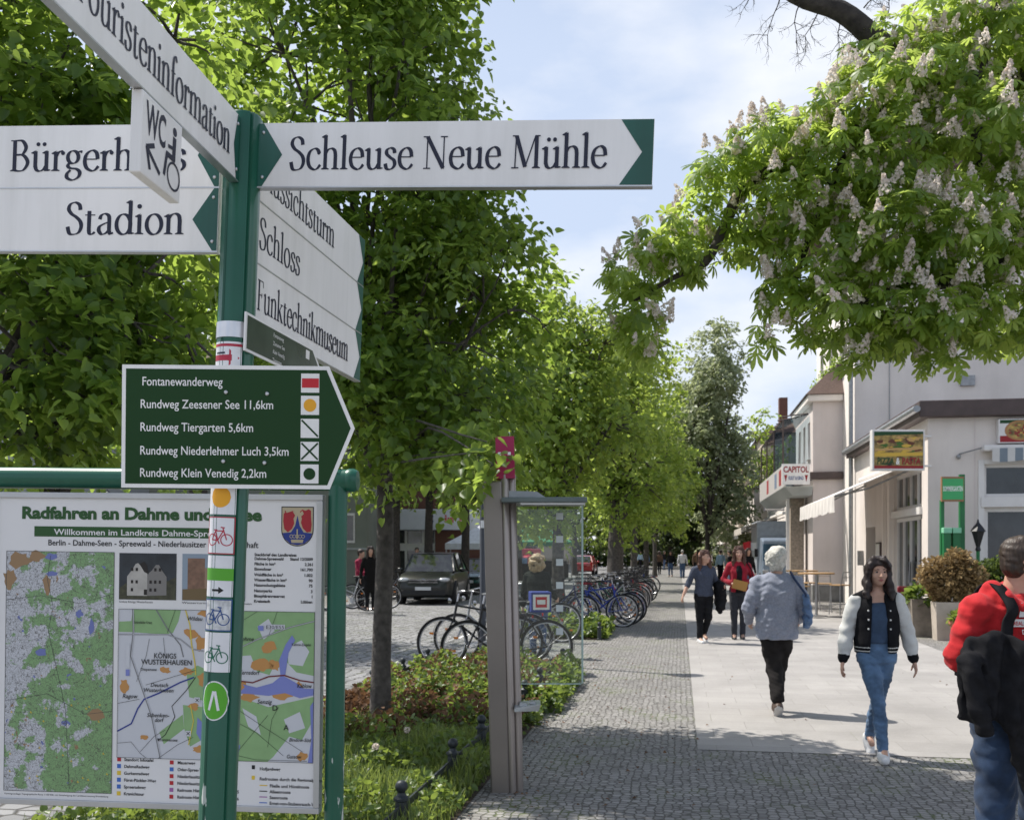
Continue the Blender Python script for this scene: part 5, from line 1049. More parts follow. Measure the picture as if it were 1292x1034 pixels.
# green beer garden sign with its posts and boxes
gs = thing('garden_sign', 'green beer garden sign on two green posts above the planters', 'sign', gnd(1200, 20.0)); Mg2 = mat('garden_green', (.015, .16, .05), .5, 0, .1, 5); k2 = 20.0 / F
for px in (1189, 1214): q = MB(); zt = 2.66 if px < 1200 else 3.18; q.box(((px - 1200) * k2, .02, zt / 2), (.07 if px < 1200 else .1, .07, zt)); q.build('post', Mg2, gs)
q = MB(); rzs = -.25; q.box((0, -.05, 1.6 + (697 - 617) * k2), (.44, .06, .50)); q.build('sign_board', flat('garden_sign_wood', (.30, .16, .08)), gs)
q = MB(); FS3 = ((0, -.082, 1.6 + 80 * k2), (1, 0, 0), (0, 0, 1), (0, -1, 0)); q.flat2d(poly2d([(-.21, -.21), (.21, -.21), (.21, .21), (-.21, .21)]), *FS3, .001, 0); put(q, FS3, 'SOMMERGARTEN', -.2, -.04, .10, .40, 1, .002, fat=.02); q.build('sign_face', [flat('garden_face', (.06, .40, .14)), M_white], gs)
for dx in (-.12, .07): q = MB(); q.box((dx, -.03, 1.6 + 18 * k2 - .2), (.15, .16, .62)); q.build('post_box', Mg2, gs, bevel=.01); q = MB(); q.box((dx, -.03, 1.6 + 18 * k2 + .16), (.17, .2, .11)); q.build('box_lid', flat('garden_lid', (.25, .6, .38)), gs, bevel=.01)
ln = thing('garden_lantern', 'black lantern on a green post by the front window', 'lantern', gnd(1234, 19.9)); q = MB(); q.tube([(0, 0, 0), (0, 0, 1.65)], .035, 10); q.build('post', Mg2, ln); q = MB(); q.lathe([(.03, 1.62), (.06, 1.66), (.04, 1.72), (.13, 2.02), (.16, 2.03), (.10, 2.12), (.03, 2.2), (.012, 2.27)], seg=6); q.build('lamp_head', mat('lantern_black', (.015, .015, .017), .4), ln)
# B: the tall white house behind it
B = bld('tall_house', 'tall pale house with plain gable rising behind the restaurant'); tB, sB0, sB1 = 5.22, 31.25, 39.6
w = SB(); hB = [(33.2, 34.1, 7.6, 9.0), (35.5, 36.4, 7.6, 9.0), (37.8, 38.6, 7.6, 9.0), (33.2, 34.1, 10.4, 11.8), (35.5, 36.4, 10.4, 11.8), (37.8, 38.6, 10.4, 11.8)]
wall_holes(w, 's', tB, sB0, sB1, 0, 13.2, hB, .35); w.bx(tB + .351, tB + 14, sB0, sB0 + .35, 0, 13.2); w.bx(tB + .351, tB + 14, sB1 - .35, sB1, 0, 13.2); w.build('wall', M_pale, B)
for a0, a1, z0, z1 in hB: window(B, 's', tB, a0, a1, z0, z1, 2, 1, .07, .15, sill=True)
q = SB(); q.hexa([st(sB0 - .3, tB - .5, 13.0), st(sB0 - .3, tB + 14, 13.0), st(sB1 + .3, tB + 14, 13.0), st(sB1 + .3, tB - .5, 13.0), st(sB0 - .3, tB + 6.5, 18), st(sB0 - .3, tB + 7.5, 18), st(sB1 + .3, tB + 7.5, 18), st(sB1 + .3, tB + 6.5, 18)]); q.build('roof', M_tile, B)
q = SB(); q.bx(tB + 3.0, tB + 3.4, sB0 - .09, sB0 + .01, 6.55, 6.85); q.lathe([(.12, 0), (.12, .1)], (0, 0, 0), 12) if False else None; q.build('vent', M_zinc, B)
for s_, z_ in ((33.65, 7.6), (35.95, 7.6), (38.2, 7.6)):
    f = thing('flower_box', ('red flowering window box nearest the drainpipe', 'green window box in the middle of the upper windows', 'far green window box on the tall house')[int((s_ - 33) / 2.2)], 'flower box', st(s_, tB - .14, z_)); q = MB(); q.box((0, 0, .0), (.16, .8, .16), rz=-ST); q.build('trough', M_brown, f)
    rg = np.random.default_rng(int(s_)); n = 130; P = rg.normal(size=(n, 3)) * (.10, .25, .10) + (0, 0, .2); leaf_cloud('foliage', P, rg.normal(size=(n, 3)), rg.normal(size=(n, 3)), np.full(n, .10), rg.uniform(0, 1, n), M_linden, f, False)
# C: bay house jutting into the street
Cb = bld('bay_house', 'rose two storey bay house with tiled roof beyond the drainpipe'); tC, sC0, sC1 = 4.28, 33.4, 38.2
w = SB(); hC = [(34.1, 34.6, 4.75, 5.95), (35.4, 35.9, 4.75, 5.95), (36.7, 37.2, 4.75, 5.95)]
wall_holes(w, 's', tC, sC0, sC1, 0, 6.5, hC, .3); w.bx(tC + .301, tB - .002, sC0, sC0 + .3, 0, 6.5); w.bx(tC + .301, tB - .002, sC1 - .3, sC1, 0, 6.5); w.build('wall', M_rose, Cb)
for a0, a1, z0, z1 in hC: window(Cb, 's', tC, a0, a1, z0, z1, 1, 1, .06, .12, sill=True)
q = SB(); q.bx(tC - .16, tB - .01, sC0 - .16, sC1 + .1, 3.98, 4.22); q.build('moulding', M_brown, Cb, bevel=.03); q = SB(); q.bx(tC - .18, tB - .01, sC0 - .18, sC1 + .1, 6.501, 6.72); q.build('cornice', M_pale, Cb, bevel=.03)
q = SB(); q.hexa([st(sC0 - .25, tC - .25, 6.722), st(sC0 - .25, tB + .3, 6.722), st(sC1 + .2, tB + .3, 6.722), st(sC1 + .2, tC - .25, 6.722), st(sC0 + .5, tC + .75, 7.75), st(sC0 + .5, tB + .3, 7.75), st(sC1 - .3, tB + .3, 7.75), st(sC1 - .3, tC + .75, 7.75)]); q.build('roof', M_tile, Cb)
q = SB(); q.bx(tC - .012, tB - .003, sC0 - .012, sC1, 0, .55); q.build('plinth', M_plinth, Cb)
# D: house with the cinema balcony on a stone pier
Dh = bld('cinema_house', 'dark glazed cinema house with balcony and canopy on a stone pier'); tD, sD0, sD1 = 5.6, 38.3, 47
w = SB(); wall_holes(w, 's', tD, sD0, sD1, 0, 6.6, [(39, 46.4, .1, 2.9), (39.2, 46.2, 3.75, 6.2)], .3); w.bx(tD + .301, tD + 10, sD0, sD0 + .3, 0, 6.6); w.build('wall', M_stone, Dh)
window(Dh, 's', tD, 39.2, 46.2, 3.75, 6.2, 7, 2, .06, .1, mat('dark_metal', (.04, .04, .045), .4, .5)); window(Dh, 's', tD, 39, 46.4, .1, 2.9, 4, 1, .08, .2, M_dark)
q = SB(); q.bx(3.75, 4.18, 34.9, 35.4, .0, 3.45); q.build('pier', M_stone, Dh); q = SB(); q.bx(3.6, 3.7, 34.9, 35.0, .0, 3.45); q.build('pier', M_frame_w, Dh)
q = SB(); q.hexa([st(33.5, 3.65, 3.46), st(33.4, 4.26, 3.46), st(43.5, 4.26, 3.46), st(43.5, 3.65, 3.46), st(33.3, 3.36, 3.76), st(33.3, 4.27, 3.76), st(43.6, 4.27, 3.76), st(43.6, 3.36, 3.76)]); q.build('balcony_slab', M_greyw, Dh, bevel=.02)
q = SB(); q.bx(3.38, 3.43, 33.4, 43.5, 3.77, 4.5); q.build('parapet', flat('parapet_pale', (.5, .47, .46)), Dh)
FSP = (st(34.1, 3.379, 0), tuple(-(st(1, 0))), (0, 0, 1), tuple(-(st(0, 1))))
for k in (0, 1, 3): q = MB(); q.flat2d(poly2d([(-.3 - k * 1.6 - .8, 3.88), (-.3 - k * 1.6, 3.88), (-.3 - k * 1.6, 4.40), (-.3 - k * 1.6 - .8, 4.40)]), *FSP, .002, 0); q.build('poster', [flat('poster_red', (.35, .05, .06)) if k != 1 else flat('poster_blue', (.18, .22, .32))], Dh)
for k in range(5): q = SB(); q.tube([st(34.3 + k * .55, 3.3, 6.15 - .05 * k), st(34.3 + k * .55, 4.25, 6.25)], .022, 6); q.build('canopy_bar', M_brown, Dh)
q = SB(); q.hexa([st(34.2, 3.4, 6.0), st(34.2, 4.25, 6.2), st(43, 4.25, 6.2), st(43, 3.4, 6.0), st(34.2, 3.4, 6.03), st(34.2, 4.25, 6.23), st(43, 4.25, 6.23), st(43, 3.4, 6.03)]); q.build('canopy_glass', glass('canopy_glass', (.75, .85, .9)), Dh)
q = SB(); q.bx(3.42, 4.2, 37.4, 37.43, 3.77, 6.0); q.build('screen', glass('balcony_screen', (.5, .6, .66)), Dh)
for s_ in (34.2, 37.4, 40.4, 43.2): q = SB(); q.tube([st(s_, 3.42, 4.5), st(s_, 3.42, 6.05)], .03, 6); q.build('canopy_post', M_brown, Dh)
q = SB(); q.hexa([st(sD0, tD - .2, 6.602), st(sD0, tD + 10, 6.602), st(sD1, tD + 10, 6.602), st(sD1, tD - .2, 6.602), st(sD0, tD + 4, 7.4), st(sD0, tD + 5, 7.4), st(sD1, tD + 5, 7.4), st(sD1, tD + 4, 7.4)]); q.build('roof', M_tile, Dh)
cs = thing('cinema_sign', 'white sign with red CAPITOL lettering on the balcony front', 'sign', at(1004, 598, 32.0)); FS4 = ((0, -.031, 0), (1, 0, 0), (0, 0, 1), (0, -1, 0)); kk = 32.0 / F
q = MB(); q.box((0, 0, 0), (35 * kk, .06, 26 * kk)); q.build('sign_board', M_white, cs)
q = MB(); put(q, FS4, 'CAPITOL', -16 * kk, 2.5 * kk, 7.5 * kk, 32 * kk, 0, .002, fat=.03); put(q, FS4, 'KULT & KINO', -9.5 * kk, -7 * kk, 4.6 * kk, 19 * kk, 1, .002, fat=.03)
for x0 in (-15, 11): q.flat2d(poly2d([(x0 * kk, -1 * kk), ((x0 + 2) * kk, -10 * kk), ((x0 + 4) * kk, -1 * kk)]), *FS4, .002, 0)
q.build('lettering', [M_lb, M_ink_blue], cs)
# far houses of the right side
def far_house(label, t0, s0, s1, h, wm, rm, nfl, wpf, roofh=2.2, gable=False, depth=10):
    T = bld('far_house', label, 'building', 'houses farther down the right side'); w = SB(); H = []
    step = (s1 - s0) / wpf; fh = (h - 3.2) / max(1, nfl - 1)
    for f_ in range(1, nfl):
        for k in range(wpf): H.append((s0 + step * (k + .3), s0 + step * (k + .7), 3.2 + fh * (f_ - 1) + fh * .28, 3.2 + fh * (f_ - 1) + fh * .8))
    G = [(s0 + step * (k + .12), s0 + step * (k + .88), .2, 2.6) for k in range(wpf)]
    wall_holes(w, 's', t0, s0, s1, 0, h, H + G, .3); w.bx(t0 + .301, t0 + depth, s0, s0 + .3, 0, h); w.bx(t0 + .301, t0 + depth, s1 - .3, s1, 0, h); w.build('wall', wm, T)
    for a in H: window(T, 's', t0, *a, 1, 1, .07, .12)
    for a in G: window(T, 's', t0, *a, 1, 1, .08, .2, M_dark)
    q = SB(); q.hexa([st(s0 - .2, t0 - .3, h + .002), st(s0 - .2, t0 + depth, h + .002), st(s1 + .2, t0 + depth, h + .002), st(s1 + .2, t0 - .3, h + .002), st(s0 + 1, t0 + depth * .45, h + roofh), st(s0 + 1, t0 + depth * .55, h + roofh), st(s1 - 1, t0 + depth * .55, h + roofh), st(s1 - 1, t0 + depth * .45, h + roofh)]); rf = q.build('roof', rm, T)
    return T, rf
T1, rf = far_house('white house with a small notice board under the far brown roof', 4.9, 47.2, 58, 4.9, M_pale, M_tile, 2, 3, .9)
T2, rf = far_house('tall far house with brown gabled roof and two chimneys', 5.4, 66, 80, 9.3, M_ochre, M_tile, 3, 5, 2.4)
for s_, t_ in ((68.5, 6.6), (70, 8.2)): q = SB(); q.bx(t_, t_ + .55, s_, s_ + .7, 9.6, 12.0); q.build('chimney', M_brickred, rf)
far_house('low cream house far down the street with awnings', 4.2, 58.2, 65.8, 5.2, M_cream, M_tile, 2, 3)
far_house('distant ochre house at the far end of the street', 4.6, 80.2, 120, 8.2, M_ochre, M_tile, 3, 9)
for i, (s0, s1, t0, zh, zl, lb) in enumerate(((45.0, 51, 4.6, 3.3, 2.7, 'beige awning beside the blue truck'), (52, 58, 4.85, 3.4, 2.6, 'pale awning beyond the blue truck'), (59, 65, 4.2, 3.2, 2.4, 'far pale awning by the small flags'), (72, 78, 5.0, 3.3, 2.5, 'farthest beige awning down the street'))): awning(lb, s0, s1, t0, 1.9, zh, zl, .25, M_awn2 if i % 2 == 0 else M_awn, grp='awnings down the street')
nb = thing('notice_board', 'white framed notice board on the far white house', 'sign', at(977, 636, 46.4)); q = MB(); q.box((0, 0, 0), (.95, .06, .6)); q.build('board', flat('notice_dark', (.2, .2, .23)), nb); q = MB(); q.box((0, -.035, 0), (.86, .02, .5)); q.build('face', M_white, nb)
q = MB(); FS5 = ((0, -.046, 0), (1, 0, 0), (0, 0, 1), (0, -1, 0)); put(q, FS5, 'Hotel', -.2, -.02, .12, .4, 0, .001); q.build('lettering', M_navy, nb)
# ------------------------------------------------------------------ buildings across the road
Sh = bld('brick_shop', 'red brick shop with white band across the road behind the dark car')
def pbox(m, x0, x1, y0, y1, z0, z1, mi=None): return m.box(((x0 + x1) / 2, (y0 + y1) / 2, (z0 + z1) / 2), (x1 - x0, y1 - y0, z1 - z0), mi=mi)
def X_(px, Y): return (px - 646) / F * Y
YS = 47.0; q = MB()
for a, b_ in ((455, 497), (549, 640)): pbox(q, X_(a, YS), X_(b_, YS), YS, YS + 8, 0, 2.65)
pbox(q, X_(455, YS), X_(640, YS), YS + 1.2, YS + 8.1, 2.66, 6.5); q.build('wall', M_brickred, Sh)
q = MB(); pbox(q, X_(450, YS), X_(644, YS), YS - .5, YS + .6, 2.67, 3.65); q.build('fascia', mat('shop_fascia', (.62, .64, .68), .5, 0, .05, 3), Sh, bevel=.03)
q = MB(); pbox(q, X_(497, YS), X_(549, YS), YS + .3, YS + .4, 0, 2.66); q.build('shop_window', M_pane, Sh)
q = MB()
for px in (497, 512, 534, 549): pbox(q, X_(px, YS) - .06, X_(px, YS) + .06, YS + .1, YS + .28, 0, 2.66)
pbox(q, X_(497, YS), X_(549, YS), YS + .12, YS + .26, 1.7, 2.05); q.build('door_frame', M_frame_w, Sh)
q = MB(); FS6 = ((0, YS - .501, 3.02), (1, 0, 0), (0, 0, 1), (0, -1, 0)); put(q, FS6, 'Rossi', X_(562, YS), 0, .36, .42, 0, .002, fat=.03); put(q, FS6, 'R', X_(580, YS), 0, .36, .22, 0, .002, fat=.03); put(q, FS6, 'IC', X_(540, YS), 0, .36, .3, 1, .002, fat=.03); q.build('lettering', [M_red, M_ink_blue], Sh)
Ph = bld('pale_house', 'grey green house with white window left of the brick shop'); Y2 = 40; q = MB(); pbox(q, -22, X_(463, Y2), Y2, Y2 + 9, 0, 8); q.build('wall', mat('greenish_render', (.22, .235, .20), .9, 0, .1, 1), Ph)
q = MB(); pbox(q, X_(434, Y2), X_(448, Y2), Y2 - .05, Y2 - .005, 2.0, 3.2); f_ = q.build('window', M_frame_w, Ph); q = MB(); pbox(q, X_(436, Y2), X_(446, Y2), Y2 - .06, Y2 - .052, 2.1, 3.1); q.build('pane', M_pane, f_)
q = MB(); pbox(q, X_(420, Y2), X_(463, Y2), Y2 - .07, Y2 - .003, 1.72, 1.80); q.build('ledge', M_greyw, Ph); q = MB(); q.hexa([(-22.3, Y2 - .4, 8.002), (X_(463, Y2) + .3, Y2 - .4, 8.002), (X_(463, Y2) + .3, Y2 + 9, 8.002), (-22.3, Y2 + 9, 8.002), (-22.3, Y2 + 4, 11), (X_(463, Y2) + .3, Y2 + 4, 11), (X_(463, Y2) + .3, Y2 + 5, 11), (-22.3, Y2 + 5, 11)]); q.build('roof', M_tile, Ph)
Gh = bld('grey_house', 'grey house with white window glimpsed through the leaves above the board'); Yg = 30; q = MB(); pbox(q, X_(-260, Yg), X_(66, Yg), Yg, Yg + 8, 0, 11.5); q.build('wall', mat('grey_render', (.30, .31, .33), .9, 0, .1, 1), Gh)
q = MB(); pbox(q, X_(46, Yg), X_(62, Yg), Yg - .06, Yg - .004, 9.6, 11.0); f_ = q.build('window', M_frame_w, Gh); q = MB(); pbox(q, X_(49, Yg), X_(60, Yg), Yg - .07, Yg - .062, 9.7, 10.9); q.build('pane', M_pane, f_)
q = MB(); q.hexa([(X_(-262, Yg), Yg - .3, 11.502), (X_(66, Yg) + .3, Yg - .3, 11.502), (X_(66, Yg) + .3, Yg + 8, 11.502), (X_(-262, Yg), Yg + 8, 11.502), (X_(-262, Yg), Yg + 4, 14), (X_(30, Yg), Yg + 4, 14), (X_(30, Yg), Yg + 5, 14), (X_(-262, Yg), Yg + 5, 14)]); q.build('roof', M_tile, Gh)
for i, (s0, s1, h, wm, lb) in enumerate(((52, 66, 8.5, M_ochre, 'shaded ochre shop house across the road past the tent'), (66.3, 82, 7.5, M_greyw, 'shaded grey shop house across the road'), (82.3, 104, 9, M_rose, 'rose house at the far end across the road'), (104.3, 150, 9, M_ochre, 'farthest house across the road'))):
    T = bld('far_house', lb, 'building', 'houses across the road'); w = SB(); nw = int((s1 - s0) / 3.2); stp = (s1 - s0) / nw
    H = [(s0 + stp * (k + .3), s0 + stp * (k + .7), z, z + 1.3) for k in range(nw) for z in (4.0, 6.2) if z + 1.3 < h - .3]; w.bx(-24, -15.4, s0, s1, 0, h); w.build('wall', wm, T)
    for a in H: q = SB(); q.bx(-15.39, -15.34, *a); q.build('window', M_pane, T)
    q = SB(); q.bx(-15.39, -15.2, s0 + .6, s1 - .6, .4, 2.5); q.build('shop_front', M_pane, T); q = SB(); q.bx(-15.39, -14.9, s0 + .3, s1 - .3, 2.6, 3.2); q.build('fascia', flat('fascia_green', (.02, .15, .07)) if i == 0 else M_frame_w, T)
    q = SB(); q.hexa([st(s0, -24, h + .002), st(s0, -15, h + .002), st(s1, -15, h + .002), st(s1, -24, h + .002), st(s0, -20, h + 3), st(s0, -19, h + 3), st(s1, -19, h + 3), st(s1, -20, h + 3)]); q.build('roof', M_tile, T)
eh = bld('end_house', 'house closing the far end of the street', 'building'); q = SB(); q.bx(-14, 12, 168, 178, 0, 8); q.build('wall', M_ochre, eh); q = SB(); q.bx(-14.3, 12.3, 167.6, 178, 8.01, 9.5); q.build('roof', M_tile, eh)
hd = MB(); rg = np.random.default_rng(9)
T = thing('far_hedge', 'dark hedge and shrubs closing the end of the pavement', 'hedge', st(120, 0)); n = 2600; P = np.stack([rg.uniform(-13, 5, n), rg.normal(0, .7, n), rg.uniform(0, 3.2, n)], 1); P = P @ np.array([[math.cos(ST), -math.sin(ST), 0], [math.sin(ST), math.cos(ST), 0], [0, 0, 1]])
leaf_cloud('foliage', P, rg.normal(size=(n, 3)), rg.normal(size=(n, 3)), np.full(n, .55), rg.uniform(0, 1, n), M_dchest, T, False)

mb_ = thing('menu_board', 'small framed menu board on the wall between door and drainpipe', 'menu board', st(27.2, tA - .05, 1.5), -ST); q = MB(); q.box((0, 0, 0), (.05, .55, .75)); q.build('frame', M_brown, mb_, bevel=.01); q = MB(); q.box((-.03, 0, 0), (.012, .46, .66)); q.build('menu_sheet', M_frame_w, mb_)
q = SB(); q.tube([st(sB0 - .02, tB + 1.0, 4.9), st(sB0 - .02, tB + 1.0, 11.5)], .012, 6); q.build('cable', M_zinc, B); q = SB(); q.bx(tB + 5.2, tB + 5.5, sB0 - .1, sB0 - .002, 5.6, 5.95); q.build('junction_box', M_frame_w, B)
# ------------------------------------------------------------------ planting in the bed
def scatter_leaves(name, label, n, srange, trange, hmax, size, m, seed, up=.4, keep=None, zc=None):
    rg = np.random.default_rng(seed); s_ = rg.uniform(*srange, n); t_ = rg.uniform(*trange, n)
    bump_ = .55 + .45 * np.sin(s_ * 5.1 + 2 * np.sin(t_ * 4)) * np.cos(t_ * 6.3 + s_); 
    z = hmax * bump_ * rg.uniform(0, 1, n) ** .7 + .02
    if keep is not None: k = keep(s_, t_, rg.uniform(0, 1, n)); s_, t_, z = s_[k], t_[k], z[k]
    n = len(s_); P = np.stack([t_ * math.cos(ST) + s_ * math.sin(ST), s_ * math.cos(ST) - t_ * math.sin(ST), z], 1)
    D = rg.normal(size=(n, 3)) + np.array([0, 0, up]); Nn = np.array([0, 0, 1.0]) + rg.normal(size=(n, 3)) * .55
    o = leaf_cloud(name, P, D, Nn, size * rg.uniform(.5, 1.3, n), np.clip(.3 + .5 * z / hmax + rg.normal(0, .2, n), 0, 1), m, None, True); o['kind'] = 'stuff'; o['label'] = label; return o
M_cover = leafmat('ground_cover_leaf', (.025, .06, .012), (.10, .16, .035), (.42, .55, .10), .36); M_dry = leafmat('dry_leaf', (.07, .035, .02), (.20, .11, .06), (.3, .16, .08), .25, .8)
M_blade = leafmat('grass_blade', (.04, .08, .015), (.17, .21, .06), (.5, .62, .14), .36)
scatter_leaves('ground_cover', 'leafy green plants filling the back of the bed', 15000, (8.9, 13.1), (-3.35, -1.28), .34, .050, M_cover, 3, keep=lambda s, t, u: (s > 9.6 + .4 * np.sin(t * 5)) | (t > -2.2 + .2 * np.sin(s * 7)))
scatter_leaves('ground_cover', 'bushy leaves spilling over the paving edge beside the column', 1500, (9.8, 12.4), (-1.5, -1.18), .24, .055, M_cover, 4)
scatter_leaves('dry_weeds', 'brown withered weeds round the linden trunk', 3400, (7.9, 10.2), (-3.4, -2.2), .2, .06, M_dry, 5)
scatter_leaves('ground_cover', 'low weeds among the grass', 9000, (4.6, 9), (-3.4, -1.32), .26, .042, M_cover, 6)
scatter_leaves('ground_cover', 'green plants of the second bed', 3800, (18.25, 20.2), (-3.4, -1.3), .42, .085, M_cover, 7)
scatter_leaves('dry_weeds', 'reddish withered stalks between the green plants', 4600, (8.4, 12.8), (-3.3, -1.35), .36, .05, M_dry, 15)
def grass(n, seed):
    rg = np.random.default_rng(seed); s_ = rg.uniform(4.3, 8.6, n); t_ = rg.uniform(-3.42, -1.34, n); k = (s_ < 8.1 + .4 * np.sin(t_ * 6)); s_, t_ = s_[k], t_[k]; n = len(s_)
    B = np.stack([t_ * math.cos(ST) + s_ * math.sin(ST), s_ * math.cos(ST) - t_ * math.sin(ST), np.zeros(n)], 1); H_ = rg.uniform(.10, .34, n) * (.7 + .3 * np.sin(s_ * 4) * np.cos(t_ * 5))
    a = rg.uniform(0, 2 * PI, n); w = np.stack([np.cos(a), np.sin(a), np.zeros(n)], 1) * .0045; l = np.stack([-np.sin(a), np.cos(a), np.zeros(n)], 1) * (H_ * rg.uniform(.1, .7, n))[:, None]
    up = np.array([0, 0, 1.0])
    V = np.stack([B - w, B + w, B + w * .8 + up * (H_ * .6)[:, None] + l * .3, B - w * .8 + up * (H_ * .6)[:, None] + l * .3, B + up * H_[:, None] + l], 1)
    b_ = np.arange(n)[:, None] * 5; loops = np.concatenate([b_ + np.array([0, 1, 2, 3])[None], b_ + np.array([3, 2, 4])[None]], 1).ravel(); tot = np.tile([4, 3], n); stt = np.concatenate([[0], np.cumsum(tot)[:-1]])
    o = raw_mesh('grass', V.reshape(-1, 3), loops, stt, tot, [M_blade], None, np.repeat(rg.uniform(0, 1, n), 2)); o['kind'] = 'stuff'; o['label'] = 'tall grass in the front of the bed'
grass(15000, 12)
for px, Y in ((511, 7.0), (471, 6.4)):
    d = thing('dandelion', ('round white dandelion seed head in the grass'), 'flower', gnd(px, Y), 0, 'dandelions gone to seed'); q = MB(); q.tube([(0, 0, 0), (.01, 0, .2), (.015, 0, .34)], .003, 5); q.build('stem', M_blade, d)
    rg = np.random.default_rng(px); n = 90; dv = rg.normal(size=(n, 3)); dv /= np.linalg.norm(dv, axis=1, keepdims=True); leaf_cloud('seed_head', np.array([.015, 0, .35]) + dv * .012, dv, rg.normal(size=(n, 3)), np.full(n, .014), rg.uniform(0, 1, n), M_blos, d, False)
# low iron rail with ball topped posts
M_iron = mat('cast_iron', (.035, .042, .048), .5, .3, .25, 25, bump=.2, bscale=80)
def rail(label, t, ss, name='bed_railing'):
    T = thing(name, label, 'railing', st(ss[0], t)); o0 = st(ss[0], t)
    for s_ in ss:
        b = st(s_, t) - o0; q = MB(); q.lathe([(.048, -.05), (.048, .03), (.040, .035), (.036, .19), (.034, .215), (.046, .222), (.046, .236), (.030, .246), (.022, .258), (.022, .266)] + [(.036 * math.cos(a), .297 + .036 * math.sin(a)) for a in np.linspace(-1.0, 1.5, 8)], tuple(b), 16); q.build('post', M_iron, T, smooth=45)
    for a, b_ in zip(ss[:-1], ss[1:]):
        A_, B_ = st(a, t) - o0, st(b_, t) - o0; d = (B_ - A_).normalized(); q = MB(); nrm = Vector((d.y, -d.x, 0)) * .006; up = Vector((0, 0, .042)); z = Vector((0, 0, .155)); p0, p1 = A_ + d * .035 + z, B_ - d * .035 + z
        q.hexa([p0 - nrm, p0 + nrm, p1 + nrm, p1 - nrm, p0 - nrm + up, p0 + nrm + up, p1 + nrm + up, p1 - nrm + up]); q.build('rail', M_iron, T)
    return T
rail('low black iron rail with ball posts along the paving side of the bed', -1.53, [4.3, 5.35, 6.62, 7.62, 8.7, 9.8, 10.9, 12.0, 13.1])
rail('low black iron rail with ball posts along the road side of the bed', -3.3, [9.2, 10.4, 11.6, 12.8])
rail('low black iron rail along the front of the second bed', -1.45, [18.2, 19.3, 20.3])
# ------------------------------------------------------------------ open phone kiosk: column, glass roof and panel
KX = thing('phone_column', 'tall grey phone column with pink top, glass roof and glass side panel', 'phone kiosk', (-.034, 6.68, 0)); KL = rad(-1.45)
M_col = mat('column_steel', (.23, .205, .185), .38, .55, .08, 2, bump=.05, bscale=60); M_col2 = mat('column_ribs', (.33, .29, .265), .34, .6, .08, 2); M_mag = flat('pink_top', (.36, .010, .075), .4)
KM = Matrix.Rotation(KL, 4, 'Y')
q = MB(); q.M = KM; q.box((-.045, .02, 1.03), (.125, .19, 2.10)); q.build('column', M_col, KX, bevel=.012)
for x, y, r in ((.038, -.05, .026), (.082, -.01, .030)): q = MB(); q.M = KM; q.lathe([(r, -.01), (r, 2.12), (r * .8, 2.13)], (x, y, 0), 20); q.build('rib', M_col2, KX, smooth=50)
q = MB(); q.M = KM; q.box((.05, .05, 1.03), (.07, .10, 2.06)); q.build('back_plate', M_col, KX)
q = MB(); q.M = KM; q.box((.045, .0, 2.235), (.125, .15, .28), mi=0); FK = ((.045, -.0755, 2.225), (1, 0, 0), (0, 0, 1), (0, -1, 0))
for x in (-.038, .028): q.flat2d(poly2d([(x - .010, .025), (x + .010, .025), (x + .010, .045), (x - .010, .045)]), *FK, .001, 1)
q.build('top_box', [M_mag, M_white], KX)
M_kg = glass('kiosk_glass', (.935, .965, .955)); M_edge = mat('glass_edge', (.36, .48, .44), .25, 0, .05, 4)
q = MB(); q.box((.29, .12, 1.315), (.44, .010, 1.21)); GP = q.build('glass_panel', M_kg, KX)
q = MB(); q.box((.517, .12, 1.315), (.012, .014, 1.22)); q.build('panel_edge', M_edge, GP); q = MB(); q.box((.29, .12, .702), (.44, .012, .008)); q.build('panel_edge', M_edge, GP)
q = MB()
for py in (651, 680, 709, 738, 767, 796): z = at(706, py, 6.8).z; x = (706 - 646) / F * 6.8 + .034; q.box((x, .112, z), (.048, .003, .046))
q.build('sticker_square', mat('pale_sticker', (.55, .60, .59), .6), GP)
q = MB(); q.box((.245, .04, 1.945), (.56, .55, .035)); q.build('roof', mat('kiosk_roof', (.10, .125, .12), .3, .2), KX, bevel=.006); q = MB(); q.box((.30, -.2, 1.924), (.42, .03, .02)); q.build('roof_lamp', flat('lamp_strip', (.65, .66, .66)), KX)
q = MB(); q.hexa([(-.01, -.05, 1.965), (.27, -.05, 1.965), (.27, .15, 1.965), (-.01, .15, 1.965), (-.01, -.05, 2.015), (.2, -.05, 2.01), (.2, .15, 2.01), (-.01, .15, 2.015)]); q.build('roof_arm', mat('arm_grey', (.28, .30, .31), .4, .4), KX)
q = MB(); q.hexa([(.05, -.14, .55), (.21, -.13, .555), (.21, .06, .56), (.05, .06, .56), (.05, -.14, .575), (.225, -.14, .60), (.225, .07, .60), (.05, .07, .585)]); q.box((.11, -.06, .592), (.05, .07, .02)); q.box((.17, -.05, .602), (.04, .07, .016)); q.build('shelf', mat('shelf_grey', (.42, .44, .45), .35, .3), KX)
pl_ = thing('lamp_post', 'slim dark grey post with a white sticker behind the leaning bicycles', 'lamp post', gnd(609, 14.6)); q = MB(); q.lathe([(.05, 0), (.05, .8), (.042, .82), (.042, 4.6)], seg=14); q.build('pole', mat('post_grey', (.055, .06, .075), .5), pl_, smooth=50)
q = MB(); wrap(q, grid2d(.06, .11), 0, 2.02, .044); q.build('sticker', M_vinyl, pl_)
q = MB(); q.lathe([(.10, 4.55), (.16, 4.75), (.20, 4.95), (.05, 5.1)], seg=14); q.build('lamp_head', M_iron, pl_, smooth=50)
